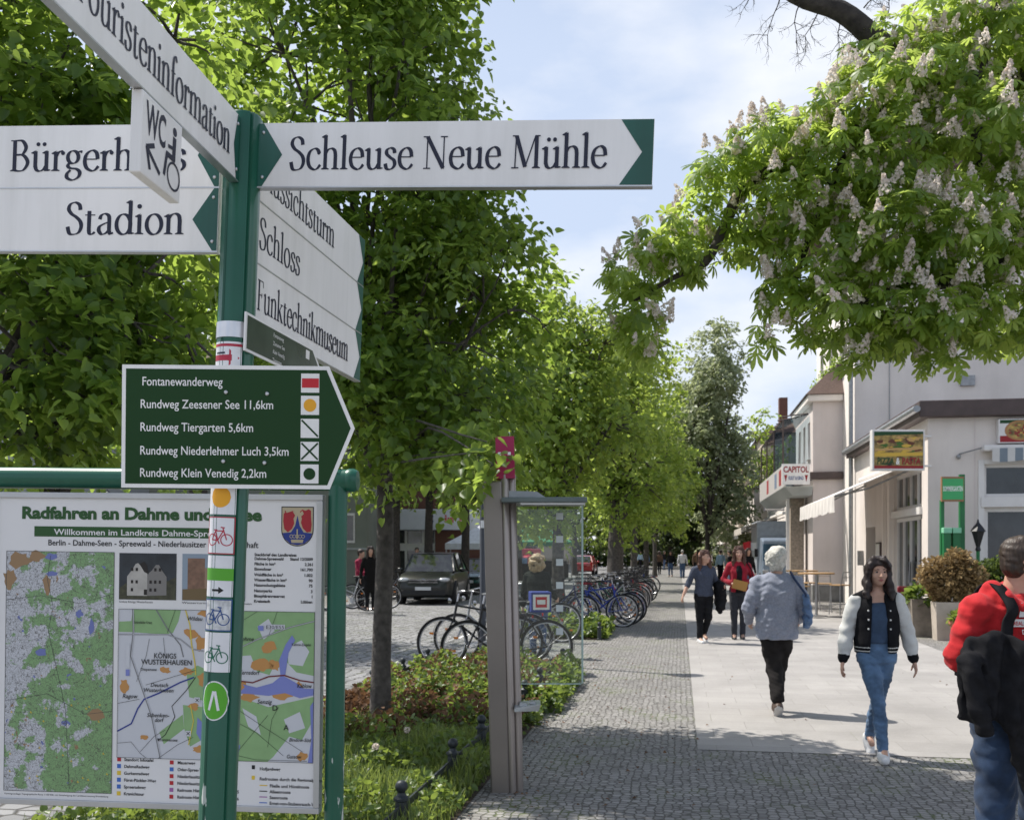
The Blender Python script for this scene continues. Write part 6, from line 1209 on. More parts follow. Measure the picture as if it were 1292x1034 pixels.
# ------------------------------------------------------------------ bicycles
M_tyre = mat('tyre', (.022, .022, .024), .85, 0, .3, 40); M_rim = mat('rim_alloy', (.50, .50, .52), .3, .9, .1, 9); M_saddle = flat('saddle_black', (.02, .02, .02), .6); M_blackm = flat('bike_black', (.02, .02, .023), .35); M_refl = flat('reflector_red', (.5, .02, .015), .3); M_orr = flat('reflector_orange', (.75, .22, .02), .3)
BC = {'black': M_blackm, 'blue': flat('bike_blue', (.02, .05, .30), .3), 'silver': mat('bike_silver', (.45, .46, .48), .3, .8), 'red': flat('bike_red', (.40, .02, .03), .3), 'green': flat('bike_green', (.02, .09, .05), .3), 'navy': flat('bike_navy', (.015, .03, .12), .3)}
def bike(kind, basket=False):
    T = thing('bicycle', 'bicycle', 'bicycle'); R_, wb = .345, 1.06; rc, fc = Vector((-wb / 2, 0, R_)), Vector((wb / 2, 0, R_)); bb = Vector((-.10, 0, .28)); stp = Vector((-.27, 0, .80)); hd = Vector((.33, 0, .86)); hl = Vector((.37, 0, .66))
    for c in (rc, fc):
        q = MB(); q.tube([(c.x + R_ * math.cos(a), 0, c.z + R_ * math.sin(a)) for a in np.linspace(0, 2 * PI, 37)[:-1]], .019, 8, closed=True); w = q.build('wheel', M_tyre, T, smooth=60)
        q = MB(); q.tube([(c.x + (R_ - .028) * math.cos(a), 0, c.z + (R_ - .028) * math.sin(a)) for a in np.linspace(0, 2 * PI, 37)[:-1]], .010, 6, closed=True)
        q.tube([(c.x, -.035, c.z), (c.x, .035, c.z)], .02, 8)
        for k in range(20): a = 2 * PI * k / 20; y = .025 * (1 if k % 2 else -1); q.tube([(c.x + .015 * math.cos(a + .6), y, c.z + .015 * math.sin(a + .6)), (c.x + (R_ - .035) * math.cos(a), 0, c.z + (R_ - .035) * math.sin(a))], .0017, 3, cap=False)
        q.build('rim', M_rim, w)
        q = MB()
        for a in (.7, 3.8): q.box((c.x + .2 * math.cos(a), .012, c.z + .2 * math.sin(a)), (.055, .006, .03))
        q.build('reflector', M_orr, w)
        q = MB(); n = 15; a0, a1 = ((.25, 3.3) if c is rc else (.1, 2.75)); P = []
        for k in range(n): a = a0 + (a1 - a0) * k / (n - 1); P.append((c.x + (R_ + .032) * math.cos(a), c.z + (R_ + .032) * math.sin(a)))
        V = [(x, y, z) for x, z in P for y in (-.028, .028)]; q.add(V, [(2*i, 2*i + 2, 2*i + 3, 2*i + 1) for i in range(n - 1)]); q.build('mudguard', M_blackm, T)
    f = MB(); f.tube([bb, stp], .016, 8); f.tube([hd + Vector((-.008, 0, .06)), hl], .019, 8)
    if kind == 'step': f.tube([hl + Vector((-.0, 0, .03)), Vector((.05, 0, .42)), bb], .017, 8); f.tube([hd, Vector((.06, 0, .56)), Vector((-.17, 0, .46))], .015, 8)
    else: f.tube([hl, bb], .018, 8); f.tube([hd, stp + Vector((0, 0, -.04))], .015, 8)
    for y in (-.05, .05): f.tube([rc + Vector((0, y, 0)), bb + Vector((0, y * .5, 0))], .009, 6); f.tube([rc + Vector((0, y, 0)), stp + Vector((0, y * .3, -.08))], .008, 6); f.tube([hl + Vector((.005, y * .8, 0)), Vector((.46, y, .5)), fc + Vector((0, y, 0))], .011, 6)
    f.build('frame', M_blackm, T, smooth=50)
    q = MB(); q.tube([hd + Vector((-.008, 0, .06)), hd + Vector((-.03, 0, .17))], .013, 8); q.tube([(.16, -.30, 1.04), (.25, -.27, 1.06), (.32, -.1, 1.05), (.32, .1, 1.05), (.25, .27, 1.06), (.16, .30, 1.04)], .012, 8); hb = q.build('handlebar', M_rim, T, smooth=50)
    for y in (-.30, .30): q = MB(); q.tube([(.14, y * 1.01, 1.035), (.22, y * .95, 1.055)], .018, 8); q.build('grip', M_saddle, hb)
    q = MB(); q.tube([stp, stp + Vector((-.03, 0, .11))], .012, 8); q.build('seat_post', M_rim, T)
    q = MB(); q.ball((-.35, 0, .93), (.11, .085, .035), 12, 8); q.ball((-.24, 0, .935), (.13, .035, .028), 12, 8); q.build('saddle', M_saddle, T, smooth=60)
    q = MB(); q.lathe([(.09, -.006), (.09, .006)], (0, 0, 0), 20); v = q.v[0]; q.v[0] = np.stack([bb.x + v[:, 0], -.05 + v[:, 2], bb.z + v[:, 1]], 1)
    for sg in (1, -1): q.tube([bb + Vector((0, .06 * sg, 0)), bb + Vector((.10 * sg, .07 * sg, -.13 * sg))], .010, 6); q.box(tuple(bb + Vector((.10 * sg, .11 * sg, -.13 * sg))), (.09, .08, .02))
    q.build('crank', M_rim, T)
    q = MB()
    for y in (-.06, .06): q.tube([(-.36, y, .74), (-.72, y, .74), rc + Vector((0, y, .0))], .006, 5)
    for x in (-.45, -.58, -.71): q.tube([(x, -.06, .74), (x, .06, .74)], .005, 5)
    q.build('rack', M_blackm, T)
    q = MB(); q.box((-.74, 0, .70), (.02, .06, .035)); q.build('tail_lamp', M_refl, T)
    q = MB(); q.lathe([(.01, 0), (.035, .02), (.038, .05)], (0, 0, 0), 10); v = q.v[0]; q.v[0] = np.stack([.40 + v[:, 2], v[:, 0], .93 + v[:, 1]], 1); q.build('head_lamp', M_rim, T)
    if basket:
        q = MB()
        for z in (.0, .09, .18, .26): q.tube([(.40, -.17, .90 + z), (.66, -.17, .90 + z), (.66, .17, .90 + z), (.40, .17, .90 + z)], .005, 4, closed=True)
        for k in range(9):
            x = .40 + .26 * k / 8; q.tube([(x, -.17, .90), (x, -.17, 1.16)], .004, 4); q.tube([(x, .17, .90), (x, .17, 1.16)], .004, 4); q.tube([(x, -.17, .9), (x, .17, .9)], .004, 4)
        for k in range(9): y = -.17 + .34 * k / 8; q.tube([(.66, y, .90), (.66, y, 1.16)], .004, 4); q.tube([(.40, y, .90), (.40, y, 1.16)], .004, 4)
        q.build('basket', M_blackm, T)
    return T
PROTO = {k: bike(*a) for k, a in {'step': ('step',), 'diamond': ('diamond',), 'basket': ('step', True)}.items()}
USED = set()
def put_bike(kind, loc, rz, colour, label, group='bicycles parked along the pavement', saddle=None, roll=0.0):
    if kind not in USED: o = PROTO[kind]; USED.add(kind)
    else: o = copy_tree(PROTO[kind])
    o.location = loc; o.rotation_euler = (roll, 0, rz); o['label'] = label; o['group'] = group
    for c in C.objects:
        if c.parent == o:
            nm = c.name.split('.')[0]
            if nm == 'frame' or (nm == 'mudguard' and colour in ('silver', 'blue', 'red')) or (nm == 'saddle' and saddle):
                c.material_slots[0].link = 'OBJECT'; c.material_slots[0].material = BC[saddle if nm == 'saddle' else colour]
    return o
put_bike('diamond', gnd(606, 13.9), rad(183), 'black', 'black diamond frame bicycle leaning behind the bed, front wheel by the lamp post', roll=.06)
put_bike('step', gnd(622, 14.6), rad(172), 'silver', 'silver step through bicycle parked behind the black one by the bed', roll=-.05)
put_bike('diamond', gnd(640, 13.2), rad(186), 'black', 'black bicycle with a blue box, rear wheel seen through the glass over the bed', roll=.03)
rgb = random.Random(17); cols = ['blue', 'blue', 'silver', 'black', 'green', 'black', 'navy', 'silver', 'black', 'red', 'black', 'navy', 'black', 'silver', 'black', 'green', 'black', 'blue', 'black']
desc = ['blue bicycle with red saddle standing first in the row after the second bed', 'second blue bicycle of the row, close behind the one with the red saddle', 'silver bicycle third in the row behind the two blue ones', 'black bicycle in the row beside the silver one', 'dark green bicycle in the row before the forked tree']
for i, c in enumerate(cols):
    s_ = 21.4 + i * .86 + (2.2 if i > 13 else 0); t_ = -1.75 + rgb.uniform(-.18, .18); lb = desc[i] if i < len(desc) else f'{c} bicycle in the crowded row by the street trees'
    kd = ('step', 'diamond', 'basket')[(i * 5 + 1) % 3]
    put_bike(kd, st(s_, t_), -ST + rad(rgb.choice([0, 0, 180]) + rgb.uniform(-14, 14)) + rad(-8), c, lb, f'{c} bicycles in the crowded row', saddle='red' if i == 0 else None, roll=rgb.uniform(-.1, .1))
put_bike('step', gnd(672, 17.6), -ST + rad(195), 'silver', 'silver bicycle seen through the glass left of the second bed')
put_bike('basket', gnd(705, 20.6), -ST + rad(20), 'navy', 'navy bicycle seen through the glass beside the second bed')
put_bike('step', gnd(440, 27.5), rad(175), 'silver', 'silver bicycle across the road beside the person in red')
put_bike('diamond', gnd(468, 28.5), rad(8), 'black', 'black bicycle across the road behind the slim linden trunk')
put_bike('step', gnd(512, 35), rad(20), 'silver', 'bicycle standing by the tree left of the dark car')
# ------------------------------------------------------------------ cars
M_cglass = mat('car_glass', (.02, .026, .024), .05, 0, .3, 2, spec=.9); M_plate = flat('number_plate', (.55, .56, .58)); M_lamp = mat('car_lamp', (.5, .52, .55), .12, .4, .1, 9); M_chrome = mat('chrome', (.5, .5, .52), .15, 1, .05, 5)
def car(label, loc, rz, paint, L_=4.6, Wd=1.9, H_=1.68, suv=True, group=None, name='parked_car'):
    T = thing(name, label, 'car', loc, rz, group); hw = Wd / 2; k = L_ / 4.6       # front towards -y
    ST_ = [(-2.30, .42, .62, .60), (-2.24, .30, .80, .80), (-2.05, .24, .92, .92), (-1.6, .22, 1.00, .97), (-1.15, .22, 1.05, .985), (-.6, .22, 1.06, 1), (.6, .22, 1.06, 1), (1.5, .24, 1.07, .985), (2.05, .27, 1.06, .95), (2.25, .36, 1.0, .88), (2.30, .5, .86, .8)]
    V = []; Fc = []; n = 10
    for y, zb, zt, ws in ST_:
        y *= k; w = hw * ws; zt_ = zt * H_ / 1.68
        for x, z in ((-.80, 0), (-.97, .10), (-1.0, .45), (-.985, .72), (-.93, .93), (-.80, 1.0)): V.append((x * w, y, zb + (zt_ - zb) * z))
        for x, z in ((.80, 1.0), (.93, .93), (.985, .72), (1.0, .45), (.97, .10), (.80, 0)): V.append((x * w, y, zb + (zt_ - zb) * z))
    n = 12
    for i in range(len(ST_) - 1):
        for j in range(n): j2 = (j + 1) % n; Fc.append((i*n+j, (i+1)*n+j, (i+1)*n+j2, i*n+j2))
    Fc.append(tuple(range(n))); Fc.append(tuple(reversed(range((len(ST_)-1)*n, len(ST_)*n))))
    q = MB(); q.add(V, Fc); bd = q.build('body', paint, T, smooth=35)
    zb = 1.05 * H_ / 1.68; g = [(-1.18, zb - .02, zb + .0, .86, .84), (-.55, zb, H_ * .955, .86, .70), (-.1, zb, H_ - .03, .88, .68), (1.1, zb, H_ - .02, .88, .68), (1.75 if suv else 1.4, zb, H_ * .95, .86, .66), (2.2 if suv else 2.05, zb - .02, zb, .82, .80)]
    V = []
    for y, z0, z1, w0, w1 in g: V += [(-w0 * hw, y * k, z0), (-w1 * hw, y * k, z1), (w1 * hw, y * k, z1), (w0 * hw, y * k, z0)]
    Fc = []
    for i in range(len(g) - 1):
        for j in range(3): Fc.append((i*4+j, i*4+j+1, (i+1)*4+j+1, (i+1)*4+j))
    q = MB(); q.add(V, [f[::-1] for f in Fc]); q.build('window', M_cglass, T)
    q = MB(); a = g[1:5]; V = [(s_ * (w1 * hw - .01 + .012), y * k, z1 + .008 + .02 * (1 - abs(s_))) for y, z0, z1, w0, w1 in a for s_ in (-1, -.5, .5, 1)]; q.add(V, [(i*4+j, i*4+j+1, (i+1)*4+j+1, (i+1)*4+j) for i in range(3) for j in range(3)]); q.build('roof', paint, T, smooth=40)
    for i in (1, 2, 3, 4):
        y, z0, z1, w0, w1 = g[i]; y0 = g[0][0] if i == 1 else (g[5][0] if i == 4 else y)
        for s_ in (-1, 1): q = MB(); q.tube([(s_ * (w0 * hw + .004), y0 * k, z0 + .0), (s_ * (w1 * hw + .006), y * k, z1)], .035, 6); q.build('pillar', paint, T)
    for y in (-1.42, 1.42):
        for s_ in (-1, 1):
            q = MB(); pr = [(.20, -.11), (.33, -.11), (.355, -.08), (.355, .08), (.33, .11), (.20, .11)]; q.lathe(pr, (0, 0, 0), 20); v = q.v[0]; q.v[0] = np.stack([s_ * (hw - .10) + v[:, 2], y * k + v[:, 0], .355 + v[:, 1]], 1); w = q.build('wheel', M_tyre, T, smooth=40)
            q = MB(); q.lathe([(.0, .06), (.2, .07), (.22, .115), (.235, .118)], (0, 0, 0), 14); v = q.v[0]; q.v[0] = np.stack([s_ * (hw - .10 + v[:, 2]), y * k + v[:, 0], .355 + v[:, 1]], 1); q.build('rim', M_rim, w, smooth=40)
            q = MB(); q.lathe([(.36, -.10), (.44, -.10), (.44, .10), (.36, .10)], (0, 0, 0), 20); v = q.v[0]; q.v[0] = np.stack([s_ * (hw - .085) + v[:, 2] * .9, y * k + v[:, 0] * .97, .36 + v[:, 1] * .97], 1); q.build('wheel_arch', M_tyre, T, smooth=40)
    for s_ in (-1, 1):
        q = MB(); q.ball((s_ * hw * .68, -2.17 * k, .80 * H_ / 1.68), (.20, .13, .075), 12, 8); q.build('headlight', M_lamp, T, smooth=60)
        q = MB(); q.ball((s_ * (hw + .10), -.78 * k, zb + .05), (.11, .06, .075), 10, 8); q.build('wing_mirror', paint, T, smooth=60)
        q = MB(); q.box((s_ * hw * .80, 2.26 * k, .85), (.16, .06, .3)); q.build('tail_light', M_refl, T, bevel=.02)
    q = MB(); q.box((0, -2.29 * k, .80 * H_ / 1.68), (.95, .05, .05)); q.box((0, -2.30 * k, .72 * H_ / 1.68), (.95, .05, .03)); q.build('grille', M_chrome, T)
    q = MB(); q.box((0, -2.27 * k, .40), (1.45, .1, .16)); q.build('bumper_grille', M_tyre, T, bevel=.02); q = MB(); q.box((0, -2.335 * k, .54), (.52, .02, .11)); q.build('number_plate', M_plate, T)
    q = MB(); q.tube([(.07 * math.cos(a), -2.345 * k, .77 * H_ / 1.68 + .07 * math.sin(a)) for a in np.linspace(0, 2 * PI, 17)[:-1]], .010, 5, closed=True); q.build('emblem', M_chrome, T)
    return T
P_dark = mat('paint_dark_grey', (.008, .009, .009), .3, 0, .05, 3, coat=.35); P_teal = mat('paint_teal', (.02, .09, .085), .25, .2, .05, 3, coat=1.0); P_red = mat('paint_red', (.42, .015, .02), .25, 0, .05, 3, coat=1.0)
car('dark grey off road car parked across the road with its front to the camera', gnd(549, 34.5) + Vector((0, 0, -.1)), rad(-5), P_dark, 4.7, 1.95, 1.72)
car('teal hatchback parked behind the dark off road car', gnd(598, 42) + Vector((0, 0, -.1)), rad(-6), P_teal, 4.0, 1.7, 1.48, False)
car('red car parked far down the road, seen between post and trees', gnd(738, 78) + Vector((0, 0, -.1)), rad(170), P_red, 4.2, 1.75, 1.5, False)
# far red van with poster and the blue truck on the right
def truck(label, loc, rz, boxm, cabm, name, L_=5.5, W_=2.1, H_=2.9, cat='truck'):
    T = thing(name, label, cat, loc, rz); q = MB(); q.box((0, L_ * .22, .5 + (H_ - .5) / 2), (W_, L_ * .62, H_ - .5)); q.build('cargo_box', boxm, T, bevel=.04)
    q = MB(); q.hexa([(-W_*.47, -L_*.42, .35), (W_*.47, -L_*.42, .35), (W_*.47, -L_*.1, .35), (-W_*.47, -L_*.1, .35), (-W_*.43, -L_*.30, H_ * .72), (W_*.43, -L_*.30, H_ * .72), (W_*.43, -L_*.1, H_ * .76), (-W_*.43, -L_*.1, H_ * .76)]); q.build('cab', cabm, T, bevel=.08)
    def on(z): t = (z - .35) / (H_ * .72 - .35); return -L_ * .42 + t * L_ * .12
    z0, z1 = H_ * .42, H_ * .66; q = MB(); q.add([(-W_*.42, on(z0) - .03, z0), (W_*.42, on(z0) - .03, z0), (W_*.40, on(z1) - .03, z1), (-W_*.40, on(z1) - .03, z1)], [(0, 1, 2, 3)]); q.build('windscreen', mat('truck_windscreen', (.06, .13, .20), .08, 0, .5, 1.2, spec=.9), T)
    for s_ in (-1, 1):
        q = MB(); q.box((s_ * W_ * .36, on(.8) - .03, .8), (.28, .06, .16)); q.build('headlight', M_lamp, T, bevel=.03); q = MB(); q.box((s_ * (W_ * .5 + .12), on(1.6) + .1, 1.6), (.14, .08, .34)); q.build('wing_mirror', M_tyre, T)
        for y in (-L_ * .30, L_ * .36): q = MB(); q.lathe([(.2, -.12), (.36, -.12), (.38, 0), (.36, .12), (.2, .12)], (0, 0, 0), 18); v = q.v[0]; q.v[0] = np.stack([s_ * (W_ * .5 - .14) + v[:, 2], y + v[:, 0], .38 + v[:, 1]], 1); q.build('wheel', M_tyre, T)
    q = MB(); q.box((0, on(.55) - .04, .5), (W_ * .9, .1, .2)); q.build('bumper', M_tyre, T); q = MB(); q.box((0, on(.55) - .10, .52), (.52, .02, .11)); q.build('number_plate', M_plate, T); return T
truck('grey blue box truck parked under the awnings beyond the cinema pier', st(45.5, 4.25), -ST, mat('truck_box', (.35, .38, .42), .45, .2), mat('truck_cab', (.22, .27, .34), .35, .2), 'box_truck', 5.5, 1.75, 3.0)
vn = truck('small red delivery van parked beyond the woman with curly hair', gnd(660, 74) + Vector((0, 0, -.1)), rad(-15), mat('van_red', (.50, .05, .09), .4), mat('van_red_cab', (.45, .04, .06), .35), 'delivery_van', 4.2, 1.7, 2.0, 'van')
# market tent, green stall
def tent(label, loc, w, h, m, name='market_tent'):
    T = thing(name, label, 'tent', loc, 0, None); q = MB(); e = w / 2; q.add([(-e, -e, h), (e, -e, h), (e, e, h), (-e, e, h), (0, 0, h + w * .28)], [(0, 1, 4), (1, 2, 4), (2, 3, 4), (3, 0, 4)]); q.add([(-e, -e, h - .25), (e, -e, h - .25), (e, e, h - .25), (-e, e, h - .25), (-e, -e, h), (e, -e, h), (e, e, h), (-e, e, h)], [(0, 1, 5, 4), (1, 2, 6, 5), (2, 3, 7, 6), (3, 0, 4, 7)]); q.build('canopy', m, T)
    for x in (-e + .05, e - .05):
        for y in (-e + .05, e - .05): q = MB(); q.tube([(x, y, 0), (x, y, h)], .03, 8); q.build('pole', M_rim, T)
    q = MB(); q.box((0, -e + .3, .45), (w * .9, .6, .9)); q.build('counter', M_dark, T); return T
tent('white market tent beside the brick shop', gnd(607, 44), 3.0, 2.0, mat('tent_white', (.62, .64, .70), .8)); tent('green market stall seen through the glass panel', gnd(672, 66), 5, 2.3, mat('stall_green', (.03, .20, .09), .8), 'market_stall'); tent('pale market stall beyond the parked bicycles', gnd(690, 88), 4, 2.4, M_frame_w, 'market_stall')
# ------------------------------------------------------------------ terrace furniture and planters
M_wood = mat('table_wood', (.42, .26, .12), .45, 0, .2, 5); M_steel = mat('chair_steel', (.42, .42, .43), .3, .9, .1, 8)
def high_table(label, loc):
    T = thing('bar_table', label, 'table', loc, 0, 'high tables on the terrace'); q = MB(); q.lathe([(.44, 1.06), (.45, 1.07), (.45, 1.095), (.44, 1.10)], seg=28); q.build('table_top', M_wood, T, smooth=40); q = MB(); q.lathe([(.035, .03), (.035, 1.06)], seg=12); q.build('leg', M_steel, T, smooth=40)
    q = MB(); q.lathe([(.27, 0), (.27, .02), (.06, .04), (.04, .05)], seg=20); q.build('base', M_steel, T, smooth=40); return T
def stool(label, loc, rz):
    T = thing('bar_stool', label, 'stool', loc, rz, 'bar stools on the terrace'); q = MB(); q.box((0, 0, .77), (.38, .38, .03)); q.build('seat', M_wood, T, bevel=.01)
    for x in (-.16, .16):
        for y in (-.16, .16): q = MB(); q.tube([(x * 1.2, y * 1.2, 0), (x, y, .755)], .013, 8); q.build('leg', M_steel, T)
    q = MB()
    for a, b_ in (((-.18, -.18), (.18, -.18)), ((.18, -.18), (.18, .18)), ((.18, .18), (-.18, .18)), ((-.18, .18), (-.18, -.18))): q.tube([(*a, .28), (*b_, .28)], .009, 6)
    q.build('foot_rail', M_steel, T); q = MB(); q.tube([(-.16, .18, .76), (-.15, .23, 1.0), (-.12, .24, 1.10), (.12, .24, 1.10), (.15, .23, 1.0), (.16, .18, .76)], .012, 8); q.tube([(-.15, .23, .97), (.15, .23, .97)], .009, 6); q.build('backrest', M_steel, T); return T
high_table('round wooden high table nearest the lady in grey', gnd(1030, 25)); high_table('second wooden high table behind the nearer one', gnd(1012, 28.5))
for px, Y, rz, lb in ((1060, 25.5, 3.6, 'steel bar stool standing alone right of the wooden high table'), (1008, 24.6, .4, 'bar stool left of the nearer high table'), (1040, 26.6, -.3, 'bar stool behind the nearer high table'), (1022, 27.4, 2.0, 'bar stool between the two high tables')): stool(lb, gnd(px, Y), rz)
M_chairred = flat('chair_red', (.22, .012, .02), .4)
def red_chair(label, loc, rz):
    T = thing('cafe_chair', label, 'chair', loc, rz, 'red chairs by the restaurant door'); q = MB(); q.box((0, 0, .45), (.44, .44, .05)); q.build('seat', M_chairred, T, bevel=.02)
    V = []; 
    q = MB(); q.add([(x, .21 - .10 * x * x / .06 * .25, z) for z in (.5, .85, .90) for x in (-.23, -.12, 0, .12, .23)], [(r * 5 + k, r * 5 + k + 1, r * 5 + k + 6, r * 5 + k + 5) for r in range(2) for k in range(4)]); o = q.build('backrest', M_chairred, T, smooth=60); sm = o.modifiers.new('solid', 'SOLIDIFY'); sm.thickness = .03
    for x in (-.19, .19):
        for y in (-.19, .19): q = MB(); q.tube([(x, y, 0), (x, y, .43)], .013, 8); q.build('leg', M_steel, T)
    return T
red_chair('red cafe chair behind the concrete planter', gnd(1153, 20.6), .4); red_chair('red cafe chair beside the restaurant door', gnd(1104, 22.3), -1.2)
M_conc = mat('planter_concrete', (.20, .17, .14), .85, 0, .3, 6, bump=.3, bscale=60); M_cream2 = mat('planter_cream', (.46, .40, .34), .8, 0, .12, 5, bump=.2); M_terra = mat('terracotta', (.40, .16, .09), .8, 0, .15, 8)
def planter(label, loc, size, m, lf, n, spread, lsz, hz_, seed, round_=False, extra=None):
    T = thing('planter', label, 'planter', loc, -ST); w, h = size; q = MB()
    if round_: q.lathe([(w * .34, 0), (w * .48, h * .82), (w * .54, h * .84), (w * .54, h), (w * .46, h), (w * .44, h * .9), (0, h * .9)], seg=24)
    else:
        b, t, i = w / 2 * .86, w / 2, w / 2 - .05
        q.add([(x * r, y * r, z) for r, z in ((b, 0), (t, h), (i, h), (i * .98, h - .06)) for x, y in ((-1, -1), (1, -1), (1, 1), (-1, 1))], [(3, 2, 1, 0)] + [(l*4+k, l*4+(k+1) % 4, l*4+4+(k+1) % 4, l*4+4+k) for l in range(3) for k in range(4)] + [(12, 13, 14, 15)])
    q.build('pot', m, T, smooth=30 if round_ else None); rg = np.random.default_rng(seed); d = rg.normal(size=(n, 3)); d /= np.linalg.norm(d, axis=1, keepdims=True); r = rg.uniform(.35, 1, n) ** .5
    P = d * r[:, None] * np.array(spread) + (0, 0, h + hz_); leaf_cloud('foliage', P, d + rg.normal(size=(n, 3)) * .5 + (0, 0, .3), rg.normal(size=(n, 3)) * .5 + (0, 0, 1), np.full(n, lsz) * rg.uniform(.6, 1.3, n), rg.uniform(0, 1, n), lf, T, True)
    if extra: extra(T)
    return T
planter('grey brown concrete planter with fresh green leaves beside the girl', gnd(1166, 19.0), (.58, .72), M_conc, M_cover, 330, (.33, .33, .22), .12, .05, 31)
def shrub(cs, lf, n, lsz, seed):
    def f(T):
        rg = np.random.default_rng(seed)
        for c in cs:
            pass
        L_ = np.array(cs, float); P, d, _ = lobes_points(rg, [tuple(c) for c in cs], n, .5); P = P + rg.normal(size=P.shape) * .03
        leaf_cloud('foliage', P, d * .6 + rg.normal(size=(n, 3)) * .5 + (0, 0, .35), rg.normal(size=(n, 3)) * .6 + (0, 0, .8), np.full(n, lsz) * rg.uniform(.5, 1.3, n), np.clip(rg.normal(.5, .3, n), 0, 1), lf, T, True)
    return f
planter('cream stone planter with a large withering brown shrub', gnd(1192, 18.2), (.40, .70), M_cream2, M_cover, 4, (.1, .1, .05), .05, .02, 32, extra=shrub([(.0, 0, 1.05, .34, .3, .30), (.25, .05, 1.25, .36, .3, .30), (-.15, 0, 1.32, .26, .25, .2), (.45, 0, 1.05, .3, .3, .3), (.22, 0, 1.5, .24, .22, .16), (.05, .1, .85, .3, .3, .2), (-.3, 0, 1.15, .18, .2, .16)], leafmat('withered_leaf', (.13, .085, .04), (.42, .30, .14), (.5, .34, .15), .3, .8), 4200, .062, 5))
planter('planter with a dense green shrub in front of the restaurant window', gnd(1250, 18.6), (.5, .72), M_cream2, M_cover, 4, (.1, .1, .05), .05, .02, 33, extra=shrub([(0, 0, 1.0, .5, .4, .34), (-.35, 0, 1.15, .34, .3, .26), (.35, 0, 1.15, .4, .3, .28), (.8, 0, 1.05, .4, .3, .3), (.1, 0, 1.35, .3, .3, .16), (-.45, -.1, .9, .3, .3, .25)], leafmat('conifer_leaf', (.02, .04, .010), (.09, .13, .03), (.3, .4, .08), .3, .7), 5200, .055, 6))
planter('terracotta pot beside the cream planter', gnd(1213, 17.6), (.40, .40), M_terra, M_cover, 160, (.2, .2, .14), .09, .04, 34, True)
# little flags on a stand down the street
fl = thing('flag_stand', 'small red and white flags on a thin pole down the street', 'flags', gnd(946, 44)); q = MB(); q.tube([(0, 0, 0), (0, 0, 2.1)], .02, 6); q.build('pole', M_frame_w, fl)
for k, (x, m_) in enumerate(((-.3, M_red), (.05, M_frame_w), (.3, M_red))): q = MB(); q.add([(x + .35 * i / 4, .04 * math.sin(i * 1.6), 2.05 - .08 * i / 4 * (k - 1) - j * .34) for i in range(5) for j in (0, 1)], [(2*i, 2*i + 1, 2*i + 3, 2*i + 2) for i in range(4)]); q.build('flag', m_, fl)

def litter(n, seed):
    rg = np.random.default_rng(seed); s_ = rg.uniform(5.2, 16, n); t_ = np.where(rg.uniform(0, 1, n) < .9, -1.25 + 1.4 * rg.uniform(0, 1, n) ** 1.6, rg.uniform(.2, 4, n)); P = np.stack([t_ * math.cos(ST) + s_ * math.sin(ST), s_ * math.cos(ST) - t_ * math.sin(ST), np.full(n, .012)], 1)
    a = rg.uniform(0, 2 * PI, n); D = np.stack([np.cos(a), np.sin(a), rg.uniform(-.1, .25, n)], 1); o = leaf_cloud('fallen_leaves', P, D, rg.normal(size=(n, 3)) * .25 + (0, 0, 1), rg.uniform(.012, .038, n), rg.uniform(0, 1, n), M_dry, None, False); o['kind'] = 'stuff'; o['label'] = 'small dry leaves and petals scattered over the paving'
litter(300, 44)
